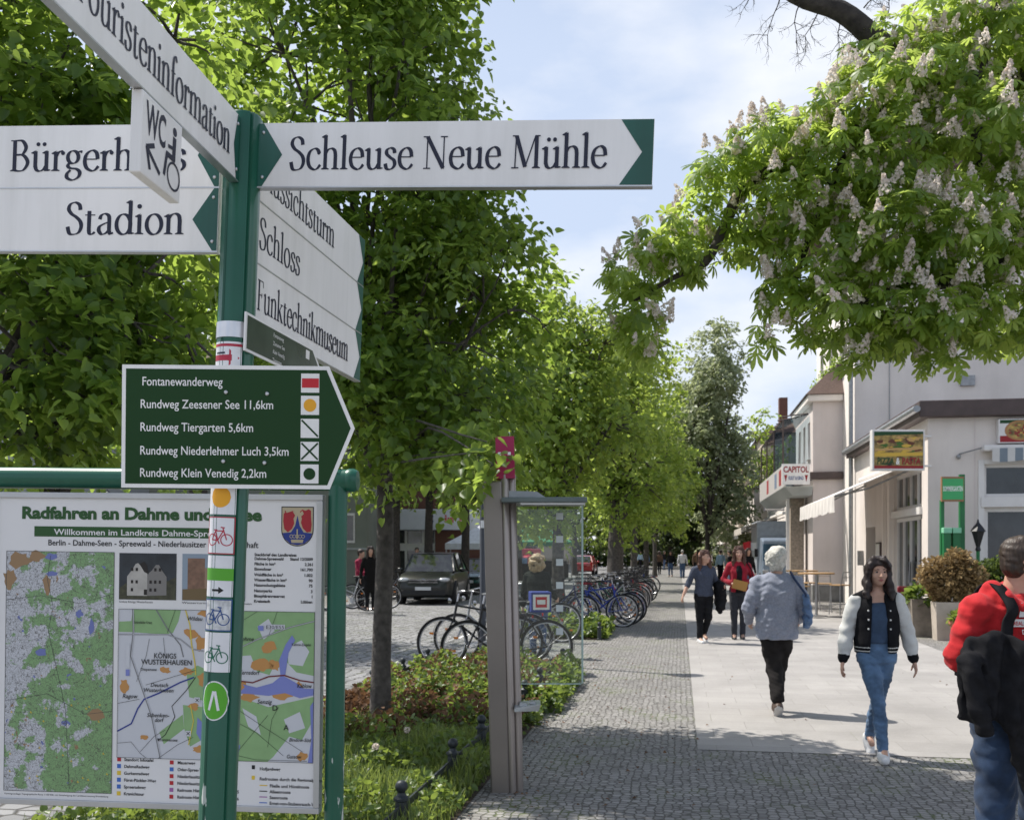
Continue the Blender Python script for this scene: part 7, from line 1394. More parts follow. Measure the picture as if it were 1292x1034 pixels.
# ------------------------------------------------------------------ people: bodies and clothes as smooth blended volumes
class Field:
    """signed distance field on a grid, blended from tapered capsules, ellipsoids and lofted sections; meshed with surface nets"""
    def __init__(s, lo, hi, h):
        s.h = h; s.lo = np.array(lo, float); n = np.ceil((np.array(hi) - s.lo) / h).astype(int) + 1; s.n = n
        s.d = np.full(tuple(n), 1.0, np.float32)
    def _block(s, lo, hi, pad):
        a = np.clip(np.floor((np.array(lo) - pad - s.lo) / s.h).astype(int), 0, s.n); b = np.clip(np.ceil((np.array(hi) + pad - s.lo) / s.h).astype(int) + 1, 0, s.n)
        if (b <= a).any(): return None
        ax = [s.lo[i] + s.h * np.arange(a[i], b[i]) for i in range(3)]
        return tuple(slice(a[i], b[i]) for i in range(3)), np.stack(np.meshgrid(*ax, indexing='ij'), -1)
    def _mix(s, sl, f, k, sub=False):
        d = s.d[sl]
        if sub: s.d[sl] = np.maximum(d, -f) if k <= 0 else (lambda h_: d * (1 - h_) + -f * h_ + k * h_ * (1 - h_))(np.clip(.5 - .5 * (d + f) / k, 0, 1)); return
        if k <= 0: s.d[sl] = np.minimum(d, f)
        else: h_ = np.clip(.5 + .5 * (d - f) / k, 0, 1); s.d[sl] = d * (1 - h_) + f * h_ - k * h_ * (1 - h_)
    def cap(s, a, b, ra, rb, k=.02, sub=False, flat=None):
        a, b = np.array(a, float), np.array(b, float); R_ = max(ra, rb); B_ = s._block(np.minimum(a, b) - R_, np.maximum(a, b) + R_, k + 2 * s.h)
        if B_ is None: return s
        sl, p = B_; ab = b - a; L2 = max(ab @ ab, 1e-9); t = np.clip(((p - a) @ ab) / L2, 0, 1); q = p - (a + t[..., None] * ab)
        if flat is not None:
            n_, f_ = np.array(flat[0], float), flat[1]; n_ /= np.linalg.norm(n_); c = q @ n_; q = q + (c * (1 / f_ - 1))[..., None] * n_
        s._mix(sl, np.linalg.norm(q, axis=-1) - (ra + (rb - ra) * t), k, sub); return s
    def path(s, P, R_, k=.02, **kw):
        for i in range(len(P) - 1): s.cap(P[i], P[i + 1], R_[i], R_[i + 1], k, **kw)
        return s
    def ell(s, c, r, k=.02, rot=None, sub=False):
        c, r = np.array(c, float), np.array(r, float); m = r.max(); B_ = s._block(c - m, c + m, k + 2 * s.h)
        if B_ is None: return s
        sl, p = B_; q = p - c
        if rot is not None: q = q @ np.array(rot)
        k0 = np.linalg.norm(q / r, axis=-1); k1 = np.linalg.norm(q / (r * r), axis=-1) + 1e-9
        s._mix(sl, k0 * (k0 - 1) / k1, k, sub); return s
    def loft(s, secs, k=.02, sub=False, shift=None):
        """sections (z, cx, cy, rx, ry[, power]) stacked along z"""
        S = np.array([list(q) + [2.3] * (6 - len(q)) for q in secs], float); S = S[np.argsort(S[:, 0])]; m = S[:, 3:5].max()
        lo = (S[:, 1].min() - m, S[:, 2].min() - m, S[0, 0]); hi = (S[:, 1].max() + m, S[:, 2].max() + m, S[-1, 0]); B_ = s._block(lo, hi, k + 2 * s.h)
        if B_ is None: return s
        sl, p = B_; z = np.clip(p[..., 2], S[0, 0], S[-1, 0]); g = [np.interp(z, S[:, 0], S[:, i]) for i in range(1, 6)]
        x, y = np.abs(p[..., 0] - g[0]) / g[2], np.abs(p[..., 1] - g[1]) / g[3]; e = g[4]
        f = ((x ** e + y ** e) ** (1 / e) - 1) * np.minimum(g[2], g[3]); dz = np.maximum(S[0, 0] - p[..., 2], p[..., 2] - S[-1, 0])
        s._mix(sl, np.maximum(f, dz), k, sub); return s
    def sheet(s, poly, yf, th, k=.02):
        """a hanging cloth: outline in x, z; its middle lies at y = yf(x, z)"""
        Pl = np.array(poly, float); ax = [s.lo[i] + s.h * np.arange(s.n[i]) for i in range(3)]; X, Z = np.meshgrid(ax[0], ax[2], indexing='ij'); d = np.full(X.shape, 9.0); ins = np.zeros(X.shape, bool)
        for i in range(len(Pl)):
            a, b = Pl[i - 1], Pl[i]; e = b - a; wx, wz = X - a[0], Z - a[1]; t = np.clip((wx * e[0] + wz * e[1]) / (e @ e), 0, 1); d = np.minimum(d, np.hypot(wx - e[0] * t, wz - e[1] * t))
            c = (a[1] <= Z) != (b[1] <= Z); ins ^= c & (X < a[0] + (Z - a[1]) * e[0] / (e[1] if abs(e[1]) > 1e-9 else 1e-9))
        d = np.where(ins, -d, d)[:, None, :]; y = np.abs(ax[1][None, :, None] - yf(X, Z)[:, None, :]); q = np.maximum(d + th, 0); r = np.maximum(y, 0)
        f = np.sqrt(q * q + r * r) - th; s._mix(tuple(slice(0, m) for m in s.n), np.maximum(f, d), k); return s
    def wrinkle(s, amp, fx, seed=0, z0=-9, z1=9):
        r = np.random.default_rng(seed); ax = [s.lo[i] + s.h * np.arange(s.n[i]) for i in range(3)]; X, Y, Z = np.meshgrid(*ax, indexing='ij', sparse=True)
        w = 0
        for j in range(4):
            d = r.normal(size=3) * np.array([.7, .7, 1.25]); w = w + np.sin((X * d[0] + Y * d[1] + Z * d[2]) * fx * (.6 + .45 * j) + 2.2 * np.sin((X * d[2] - Y * d[0] + Z * d[1]) * fx * .45 + j) + 6 * r.uniform()) / (1 + .5 * j)
        m = np.clip((Z - z0) / .05, 0, 1) * np.clip((z1 - Z) / .05, 0, 1); s.d = (s.d + amp * w * m * (np.abs(s.d) < .06)).astype(np.float32); return s
    def mesh(s):
        d = s.d; d = np.pad(d, 1, constant_values=1.0); i_ = d < 0; n = np.array(d.shape); c = np.zeros(tuple(n - 1), np.uint8)
        cnt = np.zeros(tuple(n - 1), np.float32); acc = np.zeros(tuple(n - 1) + (3,), np.float32)
        cs = [(x, y, z) for x in (0, 1) for y in (0, 1) for z in (0, 1)]
        def C_(o): return tuple(slice(o[k], n[k] - 1 + o[k]) for k in range(3))
        for o in cs: c += i_[C_(o)]
        act = (c > 0) & (c < 8); idx = np.argwhere(act); lab = -np.ones(act.shape, np.int64); lab[act] = np.arange(len(idx))
        P = np.zeros((len(idx), 3)); N_ = np.zeros(len(idx))
        for o in cs:
            for k in range(3):
                if o[k]: continue
                q = list(o); q[k] = 1; a = d[idx[:, 0] + o[0], idx[:, 1] + o[1], idx[:, 2] + o[2]]; b = d[idx[:, 0] + q[0], idx[:, 1] + q[1], idx[:, 2] + q[2]]
                m = (a < 0) != (b < 0); t = np.where(m, a / np.where(m, a - b, 1), 0); e = np.tile(np.array(o, float), (len(idx), 1)); e[:, k] = t; P[m] += e[m]; N_ += m
        V = (idx + P / np.maximum(N_, 1)[:, None] - 1) * s.h + s.lo; Fq = []
        for k in range(3):
            u, v = [(1, 2), (2, 0), (0, 1)][k]; sl0 = [slice(1, n[j] - 1) for j in range(3)]; sl1 = list(sl0); sl0[k] = slice(0, n[k] - 1); sl1[k] = slice(1, n[k])
            A_, B_ = i_[tuple(sl0)], i_[tuple(sl1)]; e = np.argwhere(A_ != B_)
            if not len(e): continue
            fl = A_[tuple(e.T)]; base = e.copy()
            for j in range(3):
                if j != k: base[:, j] += 1
            def cell(du, dv): q = base.copy(); q[:, u] -= du; q[:, v] -= dv; return lab[tuple(q.T)]
            quad = np.stack([cell(1, 1), cell(0, 1), cell(0, 0), cell(1, 0)], 1); quad[~fl] = quad[~fl][:, ::-1]; Fq.append(quad)
        return V, np.concatenate(Fq) if Fq else np.zeros((0, 4), int)
    def build(s, name, mats, parent, paint=None, solid=None):
        V, Q = s.mesh()
        for _ in range(2):                                     # light relaxation of the net
            A = np.zeros_like(V); W_ = np.zeros(len(V))
            for a, b in ((0, 1), (1, 2), (2, 3), (3, 0)):
                np.add.at(A, Q[:, a], V[Q[:, b]]); np.add.at(W_, Q[:, a], 1); np.add.at(A, Q[:, b], V[Q[:, a]]); np.add.at(W_, Q[:, b], 1)
            V = V * .5 + .5 * A / np.maximum(W_, 1)[:, None]
        mi = None
        if paint is not None: mi = paint(V[Q].mean(1))
        return raw_mesh(name, V, Q.ravel(), np.arange(len(Q)) * 4, np.full(len(Q), 4), mats if isinstance(mats, list) else [mats], mi, None, parent, True)
def skin_mat():
    m = mat('skin', (.50, .30, .22), .5, 0, .08, 22, spec=.35); b = m.node_tree.nodes['Principled BSDF']; b.inputs['Subsurface Weight'].default_value = .08; b.inputs['Subsurface Radius'].default_value = (.02, .008, .004); return m
M_skin = skin_mat(); M_lip = flat('lip', (.36, .12, .11), .45); M_eye = flat('eye_dark', (.03, .022, .02), .15, .7); M_eyew = flat('eye_white', (.30, .25, .22), .4)
def cloth(name, c, var=.15, sc=40, rough=.85, bump=.25, bs=350): return mat(name, c, rough, 0, var, sc, bump=bump, bscale=bs, sheen=.12 if max(c) > .03 else 0, spec=.2 if max(c) > .03 else .08)
def hairm(name, c):
    m = mat(name, c, .5, 0, .45, 4, spec=.4); nt = m.node_tree; n = [q for q in nt.nodes if q.type == 'TEX_NOISE'][0]; mp = nt.nodes.new('ShaderNodeMapping'); mp.inputs['Scale'].default_value = (55, 55, 3)
    src = n.inputs[0].links[0].from_socket; nt.links.new(src, mp.inputs[0]); nt.links.new(mp.outputs[0], n.inputs[0]); n.inputs['Scale'].default_value = 1.6
    bp = nt.nodes.new('ShaderNodeBump'); bp.inputs['Strength'].default_value = .7; bp.inputs['Distance'].default_value = .006; nt.links.new(n.outputs[0], bp.inputs['Height']); nt.links.new(bp.outputs[0], nt.nodes['Principled BSDF'].inputs['Normal']); return m
def V3(*a): return np.array(a, float)
def rotz(p, a): c, s_ = math.cos(a), math.sin(a); p = np.asarray(p, float); return np.stack([p[..., 0] * c - p[..., 1] * s_, p[..., 0] * s_ + p[..., 1] * c, p[..., 2]], -1)
def limb2(root, l1, l2, d1, d2): a = np.array(root, float); d1 = np.array(d1, float); d2 = np.array(d2, float); b = a + l1 * d1 / np.linalg.norm(d1); c = b + l2 * d2 / np.linalg.norm(d2); return a, b, c
def head_parts(T, hc, yaw, skin_field, sc=1.0, eyes=True, tilt=0.0):
    """adds skull, jaw, nose, ears to skin_field; eyes and lips as children. hc: head centre (eye level is at hc.z), the face looks to -y turned by yaw"""
    R_ = np.array(Matrix.Rotation(yaw, 3, 'Z') @ Matrix.Rotation(tilt, 3, 'X')); hc = np.array(hc, float)
    def W_(x, y, z): return hc + R_ @ (np.array([x, y, z]) * sc)
    f = skin_field
    f.ell(W_(0, .018, .03), np.array([.074, .094, .088]) * sc, .02, R_); f.ell(W_(0, -.022, -.035), np.array([.056, .066, .078]) * sc, .03, R_); f.ell(W_(0, -.050, -.088), np.array([.026, .026, .022]) * sc, .025, R_)
    for x in (-.034, .034): f.ell(W_(x, -.052, -.028), np.array([.024, .022, .022]) * sc, .02, R_)
    f.cap(W_(0, -.082, .004), W_(0, -.103, -.034), .0075 * sc, .0125 * sc, .010); f.ell(W_(0, -.086, -.062), np.array([.022, .010, .010]) * sc, .008, R_)
    for x in (-.016, .016): f.ell(W_(x, -.092, -.036), np.array([.007, .008, .006]) * sc, .006, R_)
    f.cap(W_(-.04, -.071, .026), W_(.04, -.071, .026), .010 * sc, .010 * sc, .014)
    for x in (-.031, .031): f.ell(W_(x, -.088, .004), np.array([.014, .012, .009]) * sc, .008, R_, sub=True)
    for x in (-.077, .077): f.ell(W_(x, .012, -.008), np.array([.009, .018, .031]) * sc, .006, R_)
    if eyes:
        for x in (-.031, .031):
            q = MB(); q.M = Matrix.Translation(hc) @ Matrix.Rotation(yaw, 4, 'Z') @ Matrix.Rotation(tilt, 4, 'X') @ Matrix.Scale(sc, 4); q.ball((x, -.071, .003), (.0125, .011, .0085), 10, 8, 0); q.ball((x, -.0785, .003), (.0082, .0055, .0075), 8, 6, 1); q.build('eye', [M_eyew, M_eye], T, smooth=60)
            q = MB(); q.M = Matrix.Translation(hc) @ Matrix.Rotation(yaw, 4, 'Z') @ Matrix.Rotation(tilt, 4, 'X') @ Matrix.Scale(sc, 4); q.tube([(x * 1.5, -.073, .021), (x, -.083, .0265), (x * .5, -.083, .024)], [.0022, .0036, .003], 6); q.build('eyebrow', M_eye, T, smooth=60)
        q = MB(); q.M = Matrix.Translation(hc) @ Matrix.Rotation(yaw, 4, 'Z') @ Matrix.Rotation(tilt, 4, 'X') @ Matrix.Scale(sc, 4); q.tube([(-.022, -.083, -.0615), (-.009, -.0955, -.058), (0, -.097, -.0592), (.009, -.0955, -.058), (.022, -.083, -.0615)], [.002, .0045, .0038, .0045, .002], 8); q.tube([(-.019, -.084, -.0645), (0, -.0965, -.0685), (.019, -.084, -.0645)], [.002, .0058, .002], 8); q.build('mouth', M_lip, T, smooth=60)
    return W_
def hand(f, wrist, d, palm_n, curl=.5, side=1, sc=1.0):
    """palm, four unequal bent fingers and a thumb. d: direction of the fingers, palm_n: the way the palm faces, side: +1 / -1 which side the thumb is on"""
    d = np.array(d, float); d /= np.linalg.norm(d); n = np.array(palm_n, float); n -= d * (n @ d); n /= np.linalg.norm(n); s_ = np.cross(d, n) * side; w = np.array(wrist, float)
    f.cap(w, w + d * .03 * sc, .024 * sc, .027 * sc, .012, flat=(n, .62))
    for i, (o, l) in enumerate(((.027, .068), (.009, .076), (-.009, .071), (-.026, .056))):
        b = w + d * .082 * sc + s_ * o * sc; f.cap(w + d * .025 * sc + s_ * o * .6 * sc, b, .0135 * sc, .0105 * sc, .008); a = curl * (.7 + .15 * i); p = b; ang = 0
        for j, fr in enumerate((.45, .32, .23)):
            ang += a * (.55, .75, .5)[j]; q = p + (d * math.cos(ang) + n * math.sin(ang)) * l * fr * sc; f.cap(p, q, (.0092 - .0008 * j) * sc, (.0084 - .0008 * j) * sc, .0035); p = q
    t0 = w + d * .028 * sc + s_ * .022 * sc; t1 = t0 + (d * .62 + s_ * .62 + n * .35) * .042 * sc; t2 = t1 + (d * .85 + s_ * .12 + n * .45) * .034 * sc; f.cap(t0, t1, .013 * sc, .0105 * sc, .008); f.cap(t1, t2, .0100 * sc, .0085 * sc, .004)
def shoe(T, ankle, fwd, m, sole, pitch=0.0, L_=.26, name='shoe'):
    q = Field(np.array(ankle) - .26, np.array(ankle) + .26, .011); a = np.array(ankle, float); f = np.array(fwd, float); f[2] = 0; f /= np.linalg.norm(f); up = V3(0, 0, 1); f2 = f * math.cos(pitch) - up * math.sin(pitch); u2 = up * math.cos(pitch) + f * math.sin(pitch)
    h_ = a - u2 * .055 - f2 * .035; t = h_ + f2 * (L_ - .085)
    q.cap(h_, t + u2 * -.006, .040, .036, .02); q.cap(a - u2 * .03, h_ + f2 * .10, .043, .036, .03); q.cap(a, a - u2 * .04, .042, .044, .02)
    def paint(c): return ((c - h_) @ u2 < -.016).astype(int)
    return q.build(name, [m, sole], T, paint)
M_sole = flat('shoe_sole', (.45, .44, .43), .8); M_sneak = mat('sneaker_white', (.66, .66, .66), .6, 0, .1, 20); M_shoe = flat('shoe_dark', (.03, .028, .028), .5)
def person_base(label, loc, rz, group=None): return thing('person', label, 'person', loc, rz, group)
def legs_pose(hipz, sep, thigh, shin, lf, rf):
    """lf/rf: (thigh swing forward, shin swing forward, outward). Forward is -y. returns hip, knee, ankle for each leg"""
    out = []
    for sg, (a, b, o) in ((-1, lf), (1, rf)):
        h_ = V3(sg * sep, 0, hipz); k = h_ + thigh * V3(sg * o, -math.sin(a), -math.cos(a)); an = k + shin * V3(sg * o * .5, -math.sin(b), -math.cos(b)); out.append((h_, k, an))
    lo = min(q[2][2] for q in out); dz = .085 - lo
    return [tuple(p + V3(0, 0, dz) for p in q) for q in out], dz

# --- the girl in the college jacket
def girl():
    T = person_base('girl with long dark hair in black and white college jacket and blue jeans walking', gnd(1106, 7.72), rad(-9)); T.scale = (.95, .95, .95)
    L, dz = legs_pose(.80, .070, .395, .385, (.26, .10, -.16), (-.12, -.62, -.13))
    L[0] = (L[0][0], L[0][1], L[0][2]); (hl, kl, al), (hr, kr, ar) = L
    jz = dz; pel = V3(0, 0, .84 + dz); sh = 1.285 + dz; hc = V3(.004, -.035, 1.475 + dz)
    skin = Field((-.45, -.5, -.02), (.45, .4, 1.72), .0065); W_ = head_parts(T, hc, rad(6), skin, .97)
    skin.path([V3(0, .012, sh - .02), V3(0, -.012, hc[2] - .05)], [.056, .050], .03); skin.loft([(pel[2] - .06, 0, 0, .14, .10), (pel[2] + .10, 0, 0, .115, .085), (sh - .10, 0, .005, .135, .085), (sh + .02, 0, .01, .13, .06)], .04)
    for h_, k, a in L: skin.path([h_, k, a], [.07, .045, .034], .02); skin.cap(a, a + V3(0, -.12, -.055), .03, .024, .02)
    sL = V3(-.155, .01, sh - .035); sR = V3(.155, .01, sh - .035)
    _, eL, wL = limb2(sL, .27, .235, (-.30, .02, -1), (-.16, -.20, -1)); _, eR, wR = limb2(sR, .27, .235, (.36, .10, -1), (.20, -.10, -1))
    for a, e, w, sg in ((sL, eL, wL, -1), (sR, eR, wR, 1)): skin.path([a, e, w], [.042, .036, .024], .02); hand(skin, w + (w - e) * .06, (w - e), V3(-sg, 0, 0), .55, sg, .9)
    skin.build('body', M_skin, T)
    j = Field((-.3, -.4, .02), (.3, .4, 1.0), .0075)
    for h_, k, a in L: j.path([h_, k * .5 + h_ * .5, k, k * .6 + a * .4, a + V3(0, 0, -.02)], [.086, .074, .052, .054, .041], .02)
    j.loft([(pel[2] - .10, 0, .01, .145, .11), (pel[2] + .02, 0, .008, .145, .108), (pel[2] + .13, 0, 0, .135, .10)], .03); j.wrinkle(.0022, 60, 3)
    jm = cloth('jeans_light', (.085, .145, .24), .5, 7); j.build('trousers', jm, T)
    t = Field((-.25, -.25, .7), (.25, .25, 1.5), .0075); t.loft([(pel[2] + .06, 0, -.004, .150, .112), (pel[2] + .17, 0, -.004, .135, .106), (sh - .19, 0, -.008, .138, .114), (sh - .08, 0, .0, .13, .096), (sh - .055, 0, .01, .12, .08)], .02); t.wrinkle(.002, 55, 5); t.build('top', cloth('top_navy', (.045, .075, .13), .12, 30), T)
    # jacket: body open down the front
    b = Field((-.35, -.35, .6), (.35, .35, 1.55), .0075); b.loft([(pel[2] - .02, 0, .005, .165, .128), (pel[2] + .05, 0, .0, .178, .142), (pel[2] + .22, 0, 0, .170, .132), (sh - .16, 0, -.002, .176, .132), (sh - .05, 0, .008, .165, .108), (sh + .025, 0, .018, .095, .068)], .02)
    for a, sg in ((sL, -1), (sR, 1)): b.cap(V3(sg * .07, .015, sh + .012), a + V3(0, 0, -.005), .052, .060, .03)
    b.wrinkle(.003, 42, 7)
    b.loft([(pel[2] - .08, .0, -.15, .075, .13, 3), (sh - .10, .0, -.15, .055, .13, 3), (sh + .02, 0, -.11, .045, .10, 3)], .012, sub=True); b.path([V3(0, .012, sh + .01), V3(0, -.012, hc[2] - .05)], [.058, .06], .01, sub=True)
    bw = cloth('jacket_black', (.013, .013, .015), .2, 20); wh = cloth('jacket_white', (.60, .60, .58), .06, 20)
    z_lo = pel[2] + .075
    jk = b.build('jacket', [bw, wh], T, lambda c: ((np.abs(c[:, 2] - (pel[2] - .004)) < .006) | (np.abs(c[:, 2] - (pel[2] + .024)) < .005)).astype(int))
    sl = Field((-.5, -.45, .5), (.5, .4, 1.45), .0075)
    for a, e, w in ((sL, eL, wL), (sR, eR, wR)): sl.path([a + (e - a) * .06, a * .5 + e * .5, e, e * .5 + w * .5, w - (w - e) * .10], [.068, .066, .060, .060, .048], .02)
    sl.wrinkle(.0045, 38, 2)
    for a, e, w in ((sL, eL, wL), (sR, eR, wR)): sl.cap(w - (w - e) * .14, w - (w - e) * .0, .041, .039, .006)
    def cuff(c):
        m = np.zeros(len(c), int)
        for e, w in ((eL, wL), (eR, wR)): d = (w - e) / np.linalg.norm(w - e); m |= (((c - w) @ d > -.035) & (np.linalg.norm(c - w, axis=1) < .1)).astype(int)
        return m
    sl.build('sleeve', [wh, bw], jk, cuff)
    cf = MB(); R0 = .070
    for dz_, r_ in ((0, .0065), (.016, .0055)): cf.tube([(R0 * math.sin(a) * (1 + .1 * dz_), .012 - R0 * .9 * math.cos(a) * .95, sh + .018 + dz_ - .085 * max(0, math.cos(a)) ) for a in np.linspace(-2.5, 2.5, 19)], r_, 6, mi=1 if dz_ else 0)
    cf.build('collar', [bw, wh], jk, smooth=60)
    for i, z in enumerate(np.linspace(sh - .12, pel[2] + .03, 5)):
        for sg in (-1, 1):
            q = MB(); q.ball((sg * (.085 - .006 * i * 0) + .0, -.118 + .012 * (i == 0), z), (.0085, .006, .0085), 8, 6); q.build('button', mat('pearl', (.7, .7, .68), .3), jk, smooth=60)
    h = Field(hc - .30, hc + .22, .0075); h.ell(hc + V3(0, .022, .045), (.088, .105, .092), .02)
    for sg in (-1, 1): h.path([hc + V3(sg * .040, -.035, .115), hc + V3(sg * .068, -.045, .06), hc + V3(sg * .078, -.028, -.02), hc + V3(sg * .082, -.03, -.10), hc + V3(sg * .10, -.05, -.175), hc + V3(sg * .092, -.075, -.215)], [.022, .022, .024, .030, .026, .012], .025); h.path([hc + V3(sg * .05, .05, .03), hc + V3(sg * .068, .04, -.08), hc + V3(sg * .08, .02, -.18)], [.045, .045, .03], .03)
    h.path([hc + V3(0, .07, .03), hc + V3(0, .07, -.12), hc + V3(0, .05, -.19)], [.07, .065, .04], .03); h.path([hc + V3(-.01, -.06, .115), hc + V3(.05, -.085, .085), hc + V3(.082, -.07, .03)], [.016, .018, .012], .012)
    h.ell(hc + V3(-.004, -.09, -.035), (.058, .075, .095), .012, sub=True); h.wrinkle(.0028, 45, 4); h.build('hair', hairm('hair_dark', (.022, .013, .012)), T)
    for (h_, k, a), p, fw in ((L[0], -.12, (-.1, -1, 0)), (L[1], .75, (.0, -1, 0))): shoe(T, a + V3(0, 0, -.005), fw, M_sneak, M_sneak, p, .25)
    return T
girl()
# --- the white haired lady seen from behind
def lady():
    T = person_base('white haired lady in light grey cardigan and black trousers with blue shoulder bag', gnd(980, 9.9), rad(180 - 10))
    L, dz = legs_pose(.78, .075, .39, .37, (.22, .05, -.12), (-.10, -.50, -.12)); pel = V3(0, 0, .83 + dz); sh = 1.30 + dz; hc = V3(.0, -.05, 1.46 + dz)
    skin = Field((-.45, -.55, -.02), (.45, .5, 1.72), .008); head_parts(T, hc, 0, skin, .98); skin.path([V3(0, .0, sh - .03), V3(0, -.03, hc[2] - .05)], [.062, .055], .03); skin.loft([(pel[2] - .06, 0, 0, .15, .11), (sh - .05, 0, 0, .16, .10)], .05)
    for h_, k, a in L: skin.path([h_, k, a], [.08, .05, .036], .02); skin.cap(a, a + V3(0, -.10, -.06), .032, .026, .02)
    sL = V3(-.185, .0, sh - .06); sR = V3(.185, .0, sh - .06); _, eL, wL = limb2(sL, .27, .23, (-.26, -.05, -1), (.05, -.9, -.55)); _, eR, wR = limb2(sR, .27, .23, (.34, .12, -1), (-.05, -.85, -.6))
    for a, e, w, sg in ((sL, eL, wL, -1), (sR, eR, wR, 1)): skin.path([a, e, w], [.05, .042, .028], .02); hand(skin, w, w - e, V3(-sg, 0, 0), .9, 1 if sg > 0 else -1, .92)
    skin.build('body', M_skin, T)
    tr = Field((-.32, -.45, .03), (.32, .5, 1.0), .009)
    for h_, k, a in L: tr.path([h_, k * .5 + h_ * .5, k, a + V3(0, 0, .06)], [.108, .094, .076, .064], .03)
    tr.loft([(pel[2] - .12, 0, .01, .175, .135), (pel[2] + .05, 0, 0, .17, .13)], .03); tr.wrinkle(.004, 34, 4); tr.build('trousers', cloth('trousers_black', (.022, .020, .020), .3, 10), T)
    c = Field((-.5, -.45, .55), (.5, .45, 1.5), .008); c.loft([(pel[2] - .14, 0, .01, .205, .165), (pel[2] + .05, 0, .008, .205, .165), (pel[2] + .20, 0, .005, .195, .150), (sh - .15, 0, .015, .205, .145), (sh - .04, 0, .01, .18, .115), (sh + .035, 0, .0, .09, .075)], .03)
    for a, e, w, sg in ((sL, eL, wL, -1), (sR, eR, wR, 1)): c.cap(V3(sg * .08, 0, sh - .01), a, .06, .075, .03); c.path([a, a * .5 + e * .5, e, w - (w - e) * .05], [.078, .074, .064, .05], .025)
    c.wrinkle(.0045, 30, 9); c.build('cardigan', cloth('cardigan_grey_blue', (.27, .29, .36), .14, 55, bump=.5, bs=260), T)
    h = Field(hc - .22, hc + .24, .007); h.ell(hc + V3(0, .035, .055), (.105, .115, .100), .02); h.ell(hc + V3(0, .065, -.03), (.085, .075, .07), .03)
    for sg in (-1, 1): h.ell(hc + V3(sg * .07, .03, .0), (.035, .06, .06), .02)
    h.ell(hc + V3(0, .05, -.075), (.062, .05, .05), .03); h.wrinkle(.008, 45, 1); h.wrinkle(.004, 110, 5); h.build('hair', mat('hair_white', (.62, .60, .55), .8, 0, .25, 60, bump=.9, bscale=160), T)
    for (h_, k, a), p in ((L[0], 0.0), (L[1], .75)): shoe(T, a + V3(0, .0, -.005), (0, -1, 0), flat('shoe_brown', (.07, .045, .035), .5), M_sole, p, .245)
    bag = thing('shoulder_bag', 'blue cloth shoulder bag hanging at the white haired lady\'s side', 'bag'); bag.location = T.location; bag.rotation_euler = T.rotation_euler; bx0 = -.285
    b = Field((-.5, -.3, .6), (-.1, .3, 1.25), .007); b.loft([(pel[2] - .02, bx0, .03, .030, .10, 3), (pel[2] + .10, bx0 - .01, .02, .045, .15, 3), (pel[2] + .30, bx0 + .015, .01, .030, .125, 3)], .015); b.wrinkle(.006, 30, 3); b.build('pouch', cloth('bag_blue', (.12, .19, .33), .25, 9), bag)
    q = MB(); q.tube([(bx0 + .01, -.09, pel[2] + .28), (-.262, -.12, sh - .14), (-.165, -.10, sh - .0), (-.135, .0, sh + .055), (-.165, .11, sh - .02), (-.262, .15, sh - .16), (bx0 + .01, .10, pel[2] + .28)], .011, 6); q.build('strap', cloth('bag_strap', (.03, .05, .11)), bag, smooth=60)
lady()
